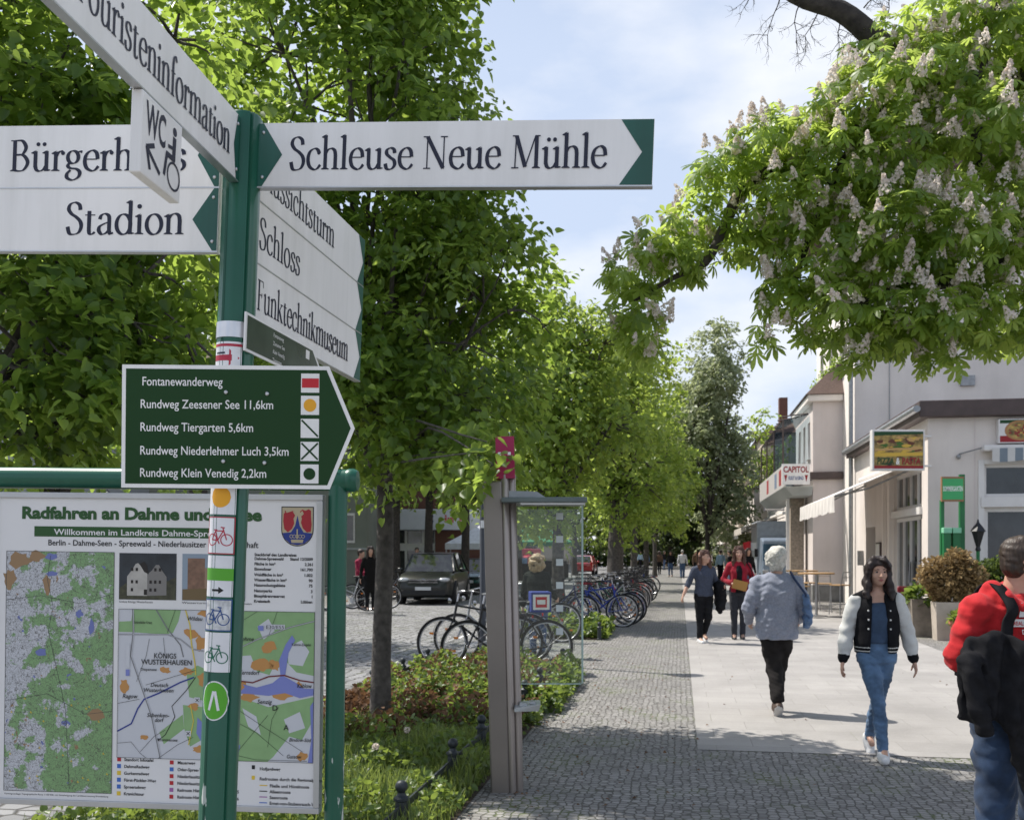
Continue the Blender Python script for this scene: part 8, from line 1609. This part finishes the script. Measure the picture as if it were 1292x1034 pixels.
# --- the boy in the red hoodie at the right edge
def boy():
    T = person_base('boy in red hooded sweatshirt and blue jeans with backpack, holding a black jacket', gnd(1281, 4.55), rad(9)); T.scale = (.94, .94, .94)
    L, dz = legs_pose(.86, .10, .43, .42, (.10, -.05, .08), (-.06, -.10, .10)); pel = V3(0, 0, .90 + dz); sh = 1.40 + dz; hc = V3(.03, -.05, 1.585 + dz)
    skin = Field((-.5, -.6, -.02), (.5, .45, 1.8), .0065); hy = rad(64); head_parts(T, hc, hy, skin, 1.0)
    skin.path([V3(0, .015, sh - .03), V3(.015, -.012, hc[2] - .04)], [.066, .058], .03); skin.loft([(pel[2] - .06, 0, 0, .16, .11), (sh - .08, 0, 0, .17, .11)], .05)
    for h_, k, a in L: skin.path([h_, k, a], [.08, .055, .04], .02); skin.cap(a, a + V3(0, -.14, -.06), .036, .028, .02)
    sL = V3(-.195, .01, sh - .05); sR = V3(.195, .01, sh - .05); _, eL, wL = limb2(sL,   .245, .33, (-.36, .10, -1), (.72, -.78, .08)); _, eR, wR = limb2(sR, .29, .25, (.28, .08, -1), (.1, -.35, -1))
    skin.path([sL, eL, wL], [.05, .042, .030], .02); skin.path([sR, eR, wR], [.05, .042, .03], .02); hand(skin, wL, V3(.8, -.35, -.12), V3(.1, .6, -.8), 1.15, -1, 1.0); hand(skin, wR, wR - eR, V3(-1, 0, 0), .5, 1, 1.0)
    skin.build('body', M_skin, T)
    j = Field((-.4, -.45, .0), (.4, .4, 1.05), .008)
    for h_, k, a in L: j.path([h_, k * .5 + h_ * .5, k, k * .5 + a * .5, a + V3(0, 0, -.01)], [.115, .102, .086, .088, .088], .025)
    j.loft([(pel[2] - .14, 0, .012, .185, .135), (pel[2] + .08, 0, 0, .17, .125)], .03); j.wrinkle(.0035, 30, 6); j.wrinkle(.0018, 70, 2); j.build('trousers', cloth('jeans_blue', (.020, .037, .074), .6, 8), T)
    hd = Field((-.5, -.45, .75), (.5, .42, 1.62), .0075); hd.loft([(pel[2] - .03, 0, 0, .180, .138), (pel[2] + .03, 0, 0, .192, .150), (pel[2] + .20, 0, .0, .188, .146), (sh - .16, 0, .005, .200, .140), (sh - .04, 0, .01, .19, .12), (sh + .03, 0, .012, .10, .085)], .03)
    for a, e, w, sg in ((sL, eL, wL, -1), (sR, eR, wR, 1)):
        hd.cap(V3(sg * .08, .01, sh), a, .065, .078, .03)
        if sg < 0: hd.path([a, a * .5 + e * .5, e, e * .72 + w * .28], [.074, .072, .062, .054], .03)
        else: hd.path([a, a * .5 + e * .5, e, w - (w - e) * .06], [.074, .070, .062, .052], .03)
    hd.path([V3(-.10, -.075, sh + .015), V3(-.115, .02, sh + .045), V3(-.06, .10, sh + .03), V3(.06, .10, sh + .03), V3(.115, .02, sh + .045), V3(.10, -.075, sh + .015), V3(.02, -.125, sh - .04)], [.028, .038, .048, .048, .038, .030, .022], .03); hd.path([V3(-.10, -.075, sh + .01), V3(-.02, -.125, sh - .045)], [.03, .022], .02)
    hd.wrinkle(.0035, 24, 11); hd.wrinkle(.0028, 58, 4); red = cloth('hoodie_red', (.46, .018, .022), .12, 12); hood = hd.build('hooded_sweatshirt', red, T)
    def chest(x, z): # point on the front of the chest
        zz = z; rx = np.interp(zz, [pel[2], sh - .16, sh - .04], [.205, .215, .19]); ry = np.interp(zz, [pel[2], sh - .16, sh - .04], [.158, .147, .122]); return (x, .003 - ry * (1 - min(1, abs(x) / rx) ** 2.3) ** (1 / 2.3) - .010, zz)
    def emboss(data, x0, z0, mi, mb, lift=0): 
        vs, fs = data; mb.add([tuple(np.array(chest(x0 + v[0], z0 + v[1])) + np.array([0, -lift, 0])) for v in vs], fs, mi)
    pr = MB(); zc = sh - .105
    for i in range(10): emboss(poly2d([(-.12 + i * .024, -.016), (-.12 + (i + 1) * .024, -.016), (-.12 + (i + 1) * .024, .020), (-.12 + i * .024, .020)]), 0, zc, 0, pr)
    v, f = sans('REAL UNITED', .018, 'LEFT', .8, .02); emboss((v + np.array([-.105, -.008, 0]), f), 0, zc, 1, pr, .002)
    v, f = sans('DE SANTE', .022, 'LEFT', .8, .03); emboss((v + np.array([-.07, 0, 0]), f), 0, zc - .05, 0, pr)
    emboss(poly2d([(-.055, .03), (-.03, .03), (-.02, .06), (-.035, .10), (-.05, .085), (-.045, .06)]), -.02, zc, 0, pr); v, f = sans('O. 83', .05, 'LEFT', .9, .03); emboss((v + np.array([-.02, 0, 0]), f), 0, pel[2] + .13, 0, pr)
    pr.build('lettering', [flat('print_white', (.62, .60, .58), .7), flat('print_red', (.4, .02, .02), .7)], hood)
    for x in (-.045, .05):
        q = MB(); P = [V3(x * .9, -.118, sh - .03), V3(x, -.150, sh - .10), V3(x * 1.3, -.168, sh - .19), V3(x * 1.1, -.175, sh - .26)]; q.tube(P, .0042, 6); q.build('drawstring', flat('cord_white', (.65, .64, .62), .8), hood, smooth=60)
    Rh = np.array(Matrix.Rotation(hy, 3, 'Z')); h = Field(hc - .2, hc + .2, .006); h.ell(hc + Rh @ V3(0, .026, .048), (.081, .098, .083), .02, Rh); h.ell(hc + Rh @ V3(0, .06, -.01), (.070, .060, .075), .02, Rh); h.ell(hc + Rh @ V3(0, -.105, -.045), (.08, .085, .105), .01, Rh, sub=True)
    for sg in (-1, 1): h.ell(hc + Rh @ V3(sg * .085, .005, -.03), (.03, .032, .05), .006, Rh, sub=True)
    h.wrinkle(.0025, 110, 2); h.build('hair', hairm('hair_brown', (.045, .030, .022)), T)
    for (h_, k, a), fw in ((L[0], (-.2, -1, 0)), (L[1], (.2, -1, 0))): shoe(T, a + V3(0, 0, -.005), fw, M_shoe, M_sole, 0, .28)
    bp = thing('backpack', 'black backpack on the back of the boy in red', 'backpack'); bp.location = T.location; bp.rotation_euler = T.rotation_euler; bp.scale = T.scale; blk = cloth('backpack_black', (.014, .014, .016), .3, 15)
    b = Field((-.35, -.3, .85), (.35, .55, 1.55), .009); b.loft([(pel[2] + .10, 0, .225, .15, .09, 3), (pel[2] + .25, 0, .235, .155, .11, 3), (sh - .05, 0, .21, .15, .085, 3)], .03); b.wrinkle(.004, 25, 3); b.build('pack', blk, bp)
    for sg in (-1, 1):
        fr_ = [tuple(V3(*chest(sg * x_, sh + z_)) + V3(0, dy, 0)) for x_, z_, dy in ((.118, -.03, -.028), (.135, -.10, -.012), (.15, -.19, -.010), (.178, -.28, -.010))]
        q = MB(); P = _cr([(sg * .10, .165, sh + .0), (sg * .112, .08, sh + .066), (sg * .114, -.02, sh + .070)] + fr_ + [(sg * .225, .03, sh - .36), (sg * .19, .16, pel[2] + .12)], n=6); V = []; Fc = []
        for i, p in enumerate(P): w = .028 if i < 30 else .013; V += [(p[0] - w, p[1] - .006, p[2]), (p[0] + w, p[1] - .006, p[2])]
        q.add(V, [(2*i, 2*i + 1, 2*i + 3, 2*i + 2) for i in range(len(P) - 1)]); o = q.build('shoulder_strap', blk, bp, smooth=60); sm = o.modifiers.new('s', 'SOLIDIFY'); sm.thickness = .012; sm.offset = 0
    jk = thing('jacket', 'black jacket draped over the forearm of the boy in red', 'jacket'); jk.location = T.location; jk.rotation_euler = T.rotation_euler
    jk.scale = T.scale; J = Field((-.5, -.55, .45), (.25, .2, 1.35), .0075)
    def lx(px): return ((px - 1282) / 258.5 - .030) / .988
    def lz(py): return (1.6 + (697 - py) / 275) / .94
    ol = [(1201, 822), (1212, 802), (1236, 792), (1258, 800), (1276, 812), (1298, 846), (1296, 900), (1288, 965), (1282, 992), (1268, 990), (1258, 968), (1250, 928), (1238, 900), (1229, 906), (1214, 912), (1202, 900), (1199, 862)]
    J.sheet([(lx(a_), lz(b_)) for a_, b_ in ol], lambda x, z: -.095 - (x + .30) * .46 - .018 * np.sin(x * 46 + (1.2 - z) * 7) - .012 * np.sin(x * 95 - z * 9) - .05 * np.clip(1.2 - z, 0, .3), .030, .02)
    for i in range(7): t = i / 6; p = eL * (1 - t) + wL * t; J.cap(p + V3(.01, .0, .012), p + V3(.02, .02, -.03), .064, .060, .03)
    J.cap(V3(lx(1212), -.17, lz(890)), V3(lx(1216), -.18, lz(908)), .045, .042, .015); J.cap(V3(lx(1205), -.13, lz(830)), V3(lx(1212), -.17, lz(890)), .050, .045, .02)
    J.wrinkle(.0045, 34, 8); J.wrinkle(.0025, 75, 2); J.build('draped_cloth', cloth('jacket_cloth_black', (.016, .016, .018), .3, 14), jk)
boy()
# --- plainer walkers farther off, from one recipe
def walker(label, loc, rz, hgt, coat, trou, hair, lf, rf, armL, armR, hair_long=0.0, coat_len=.0, hcell=.012, shoes=None, fem=True, face=True, group=None, sleeves=None, top=None, head_yaw=0.0):
    T = person_base(label, loc, rz, group); k = hgt / 1.66; L, dz = legs_pose(.80 * k, .08 * k, .40 * k, .385 * k, lf, rf); pel = V3(0, 0, .85 * k + dz); sh = 1.32 * k + dz; hc = V3(0, -.03, 1.51 * k + dz); w = .165 if fem else .195
    s_ = Field((-.5, -.6, -.02), (.5, .5, 1.9), hcell * .8); head_parts(T, hc, head_yaw, s_, 1.0, face); s_.path([V3(0, .01, sh - .03), V3(0, -.01, hc[2] - .05)], [.058, .052], .03); s_.loft([(pel[2] - .06, 0, 0, .14, .10), (sh - .08, 0, 0, .14, .09)], .05)
    arms = []
    for sg, (d1, d2) in ((-1, armL), (1, armR)):
        a = V3(sg * w, .01, sh - .045); _, e, wr = limb2(a, .275 * k, .24 * k, (sg * d1[0], *d1[1:]), (sg * d2[0], *d2[1:])); arms.append((a, e, wr, sg)); s_.path([a, e, wr], [.045, .038, .027], .02); hand(s_, wr, wr - e, V3(-sg, 0, 0), .7, sg)
    for h_, kn, a in L: s_.path([h_, kn, a], [.075, .05, .036], .02); s_.cap(a, a + V3(0, -.12, -.055), .034, .028, .02)
    s_.build('body', M_skin, T)
    t = Field((-.35, -.6, .02), (.35, .6, 1.05 * k), hcell)
    for h_, kn, a in L: t.path([h_, h_ * .5 + kn * .5, kn, a + V3(0, 0, .02)], [.095, .085, .066, .052] if fem else [.105, .095, .078, .068], .02)
    t.loft([(pel[2] - .10, 0, .01, .165, .12), (pel[2] + .07, 0, 0, .15, .11)], .03); t.wrinkle(.003, 40, 2); t.build('trousers', trou, T)
    c = Field((-.55, -.6, .5), (.55, .5, 1.6 * k), hcell); c.loft([(pel[2] - .02 - coat_len, 0, 0, .172, .13), (pel[2] + .18, 0, 0, .155 if fem else .18, .122), (sh - .14, 0, 0, w + .01, .125), (sh - .03, 0, .008, w - .02, .10), (sh + .03, 0, .012, .08, .068)], .03)
    for a, e, wr, sg in arms: c.cap(V3(sg * .07, .01, sh - .005), a, .055, .062, .03); c.path([a, e, wr - (wr - e) * (.06 if sleeves is None else sleeves)], [.062, .054, .044], .02)
    c.wrinkle(.004, 34, 5); c.build('jacket', coat, T)
    h = Field(hc - .36, hc + .22, hcell * .8); h.ell(hc + V3(0, .024, .045), (.086, .104, .088), .02)
    if hair_long:
        for sg in (-1, 1): h.path([hc + V3(sg * .05, -.02, .10), hc + V3(sg * .085, -.015, .0), hc + V3(sg * .095, -.01, -.10 - hair_long * .5), hc + V3(sg * .10, -.03, -.12 - hair_long)], [.03, .032, .036, .02], .03)
        h.path([hc + V3(0, .06, .03), hc + V3(0, .07, -.12), hc + V3(0, .06, -.14 - hair_long)], [.075, .07, .045], .03)
    else: h.ell(hc + V3(0, .06, -.015), (.072, .06, .07), .03)
    h.ell(hc + V3(0, -.10, -.04), (.062, .08, .10), .012, sub=True); h.wrinkle(.004, 70, 3); h.build('hair', hair, T)
    if head_yaw: pass
    for (h_, kn, a), lg in zip(L, (lf, rf)): shoe(T, a + V3(0, 0, -.005), (0, -1, 0), shoes or M_shoe, M_sole, max(0, -lg[1] * 1.1 - .12), .25)
    return T, L, pel, sh, hc, arms
bkj = cloth('walker_black', (.014, .014, .016), .3, 12); H_br = hairm('hair_redbrown', (.075, .032, .020)); H_dk = hairm('hair_walker_dark', (.030, .018, .014)); H_gr = hairm('hair_grey', (.35, .34, .32))
# striped navy top, black leggings, black coat on the arm
W1 = walker('young woman in striped navy top and black leggings carrying a black coat', gnd(888, 17.6), rad(12), 1.60, mat('striped_navy', (.045, .055, .085), .85, 0, .3, 50), bkj, H_br, (.02, .0, 0), (.14, -.50, -.04), ((.45, .15, -1), (.55, -.25, -1)), ((.35, .15, -1), (.1, -1, -.15)), .12, .04, shoes=M_sneak, sleeves=.75, head_yaw=rad(50))
cj = thing('coat', 'black coat over the arm of the woman in the striped top', 'coat', gnd(888, 17.6), rad(12)); J = Field((-.2, -.6, .35), (.6, .3, 1.2), .012); a, e, wr, sg = W1[5][1]
for i in range(6): p = e * (1 - i / 5) + wr * (i / 5); J.cap(p, p + V3(.02 + .03 * math.sin(i * 2), 0, -.36 - .12 * math.sin(i * 1.3)), .07, .045, .03)
J.wrinkle(.01, 24, 2); J.build('draped_cloth', bkj, cj)
# red jacket with brown envelope
W2 = walker('woman in bright red jacket over black with brown hair holding an envelope', gnd(932, 18.3), rad(-8), 1.68, cloth('jacket_red', (.30, .014, .03), .15, 14), cloth('trousers_charcoal', (.03, .032, .04)), H_br, (.04, 0, 0), (.10, -.10, -.02), ((.40, .15, -1), (-.55, -.75, -.30)), ((.40, .15, -1), (-.7, -.7, -.25)), .12, .03, sleeves=.15)
T2_ = W2[0]; q = Field((-.2, -.25, .8), (.2, .1, 1.45), .010); pl2, s2 = W2[2], W2[3]; q.loft([(pl2[2] - .06, 0, -.055, .085, .098), (pl2[2] + .18, 0, -.05, .075, .09), (s2 - .14, 0, -.055, .075, .09), (s2 - .04, 0, -.03, .05, .085)], .01); q.build('black_top', bkj, T2_)
en = thing('envelope', 'brown envelope in the hands of the woman in the red jacket', 'envelope', T2_.location, rad(-8)); q = MB(); q.box((.0, -.27, W2[5][0][2][2] - .02), (.26, .02, .17), R=Matrix.Rotation(.25, 3, 'Y')); q.build('paper', flat('envelope_brown', (.42, .22, .06), .7), en)
sb = thing('shoulder_bag', 'black shoulder bag of the woman in the red jacket', 'bag', T2_.location, rad(-8)); J = Field((.1, -.3, .6), (.5, .3, 1.3), .012); J.loft([(pl2[2] - .06, .26, .0, .06, .14, 3), (pl2[2] + .22, .25, 0, .05, .13, 3)], .02); J.build('pouch', bkj, sb); q = MB(); q.tube([(.25, -.09, pl2[2] + .2), (.22, -.10, s2 - .12), (.14, -.04, s2 + .03), (.14, .06, s2 + .03), (.22, .12, s2 - .12), (.25, .09, pl2[2] + .2)], .01, 6); q.build('strap', bkj, sb)
# far walkers
wsh = cloth('shirt_white', (.58, .58, .60), .08, 9); jea = cloth('jeans_far', (.06, .10, .19), .3, 8); lbl = cloth('shirt_pale_blue', (.30, .42, .50), .1, 9); brn = cloth('coat_brown', (.10, .06, .04)); AR = ((.25, .1, -1), (.15, -.2, -1))
walker('grey haired man in white shirt and jeans walking away down the middle', gnd(861, 62), rad(175), 1.76, wsh, jea, H_gr, (.2, .05, 0), (-.1, -.3, 0), AR, AR, fem=False, face=False, hcell=.02)
walker('man in pale blue shirt standing far down under the dark chestnut', gnd(909, 54), rad(200), 1.74, lbl, bkj, H_dk, (.05, 0, 0), (.0, 0, 0), AR, AR, fem=False, face=False, hcell=.02)
for px, Y, co, lb in ((846, 66, bkj, 'distant person in black left of the man in white'), (832, 74, brn, 'distant person in brown by the last bicycles'), (816, 82, jea, 'distant person in blue far down the pavement'), (838, 92, bkj, 'farthest dark figure on the pavement'), (877, 70, brn, 'distant person in brown under the dark chestnut'), (921, 48, bkj, 'dark clad person behind the woman in red'), (944, 36, bkj, 'dark clad person between the woman in red and the lady'), (896, 84, wsh, 'distant person in white beyond the pale blue shirt'), (808, 96, lbl, 'distant pale figure at the end of the bicycle row')):
    walker(lb, gnd(px, Y), rad((px * 37) % 360), 1.66 + .1 * ((px % 5) / 5), co, bkj if co is not bkj else jea, H_dk, (.12, .0, 0), (-.1, -.25, 0), AR, AR, fem=px % 2 == 0, face=False, hcell=.028, hair_long=.08 if px % 2 == 0 else 0)
# by the bicycles and across the road
wc_ = walker('woman with curly blond hair in a dark jacket behind the bicycle with the blue box', gnd(678, 15.3), rad(150), 1.52, cloth('jacket_olive_black', (.018, .022, .018)), jea, hairm('hair_none', (.3, .2, .1)), (.1, 0, 0), (.0, 0, 0), ((.3, .1, -1), (.0, -.9, -.4)), AR, 0, .05)
ch = Field(wc_[4] - .26, wc_[4] + .26, .009); rg = np.random.default_rng(6)
for _ in range(130): d = rg.normal(size=3); d /= np.linalg.norm(d); d[1] = abs(d[1]) * 1.0 if d[2] < .3 else d[1]; ch.ell(wc_[4] + V3(0, .03, .0) + d * V3(.12, .115, .14) + V3(0, 0, -.02), np.full(3, rg.uniform(.020, .034)), .008)
ch.build('curls', hairm('hair_blond', (.34, .24, .13)), wc_[0])
nb_ = thing('carrier_box', 'blue box with red and white print on the rear rack of the black bicycle', 'box', gnd(681, 13.2), rad(6)); q = MB(); q.box((0, 0, .95), (.27, .30, .27)); q.build('box', flat('carrier_blue', (.03, .05, .25), .6), nb_, bevel=.01)
q = MB(); FSb = ((0, -.151, .95), (1, 0, 0), (0, 0, 1), (0, -1, 0)); q.flat2d(poly2d([(-.11, -.1), (.11, -.1), (.11, .1), (-.11, .1)]), *FSb, .001, 0); q.flat2d(poly2d([(-.075, -.07), (.075, -.07), (.075, .07), (-.075, .07)]), *FSb, .002, 1); q.flat2d(poly2d([(-.055, -.03), (.055, -.03), (.055, .03), (-.055, .03)]), *FSb, .003, 0); q.build('print', [M_white, M_red], nb_)
walker('person in red jacket standing with a bicycle across the road', gnd(455, 28.2), rad(70), 1.66, cloth('jacket_crimson', (.26, .015, .05)), bkj, H_dk, (.05, 0, 0), (0, 0, 0), ((.2, -.3, -1), (.1, -.9, -.3)), ((.2, -.3, -1), (.1, -.9, -.3)), face=False, hcell=.018, fem=False)
walker('person in long black coat standing behind the slim linden trunk', gnd(467, 27.4), rad(20), 1.74, cloth('coat_black', (.012, .011, .011)), bkj, H_dk, (.02, 0, 0), (0, 0, 0), AR, AR, .1, .45, face=False, hcell=.018)
walker('man in patterned shirt standing behind the dark off road car', gnd(526, 38), rad(10), 1.78, mat('shirt_pattern', (.30, .32, .30), .9, 0, .7, 30), bkj, H_dk, (.02, 0, 0), (0, 0, 0), AR, AR, fem=False, face=True, hcell=.02)
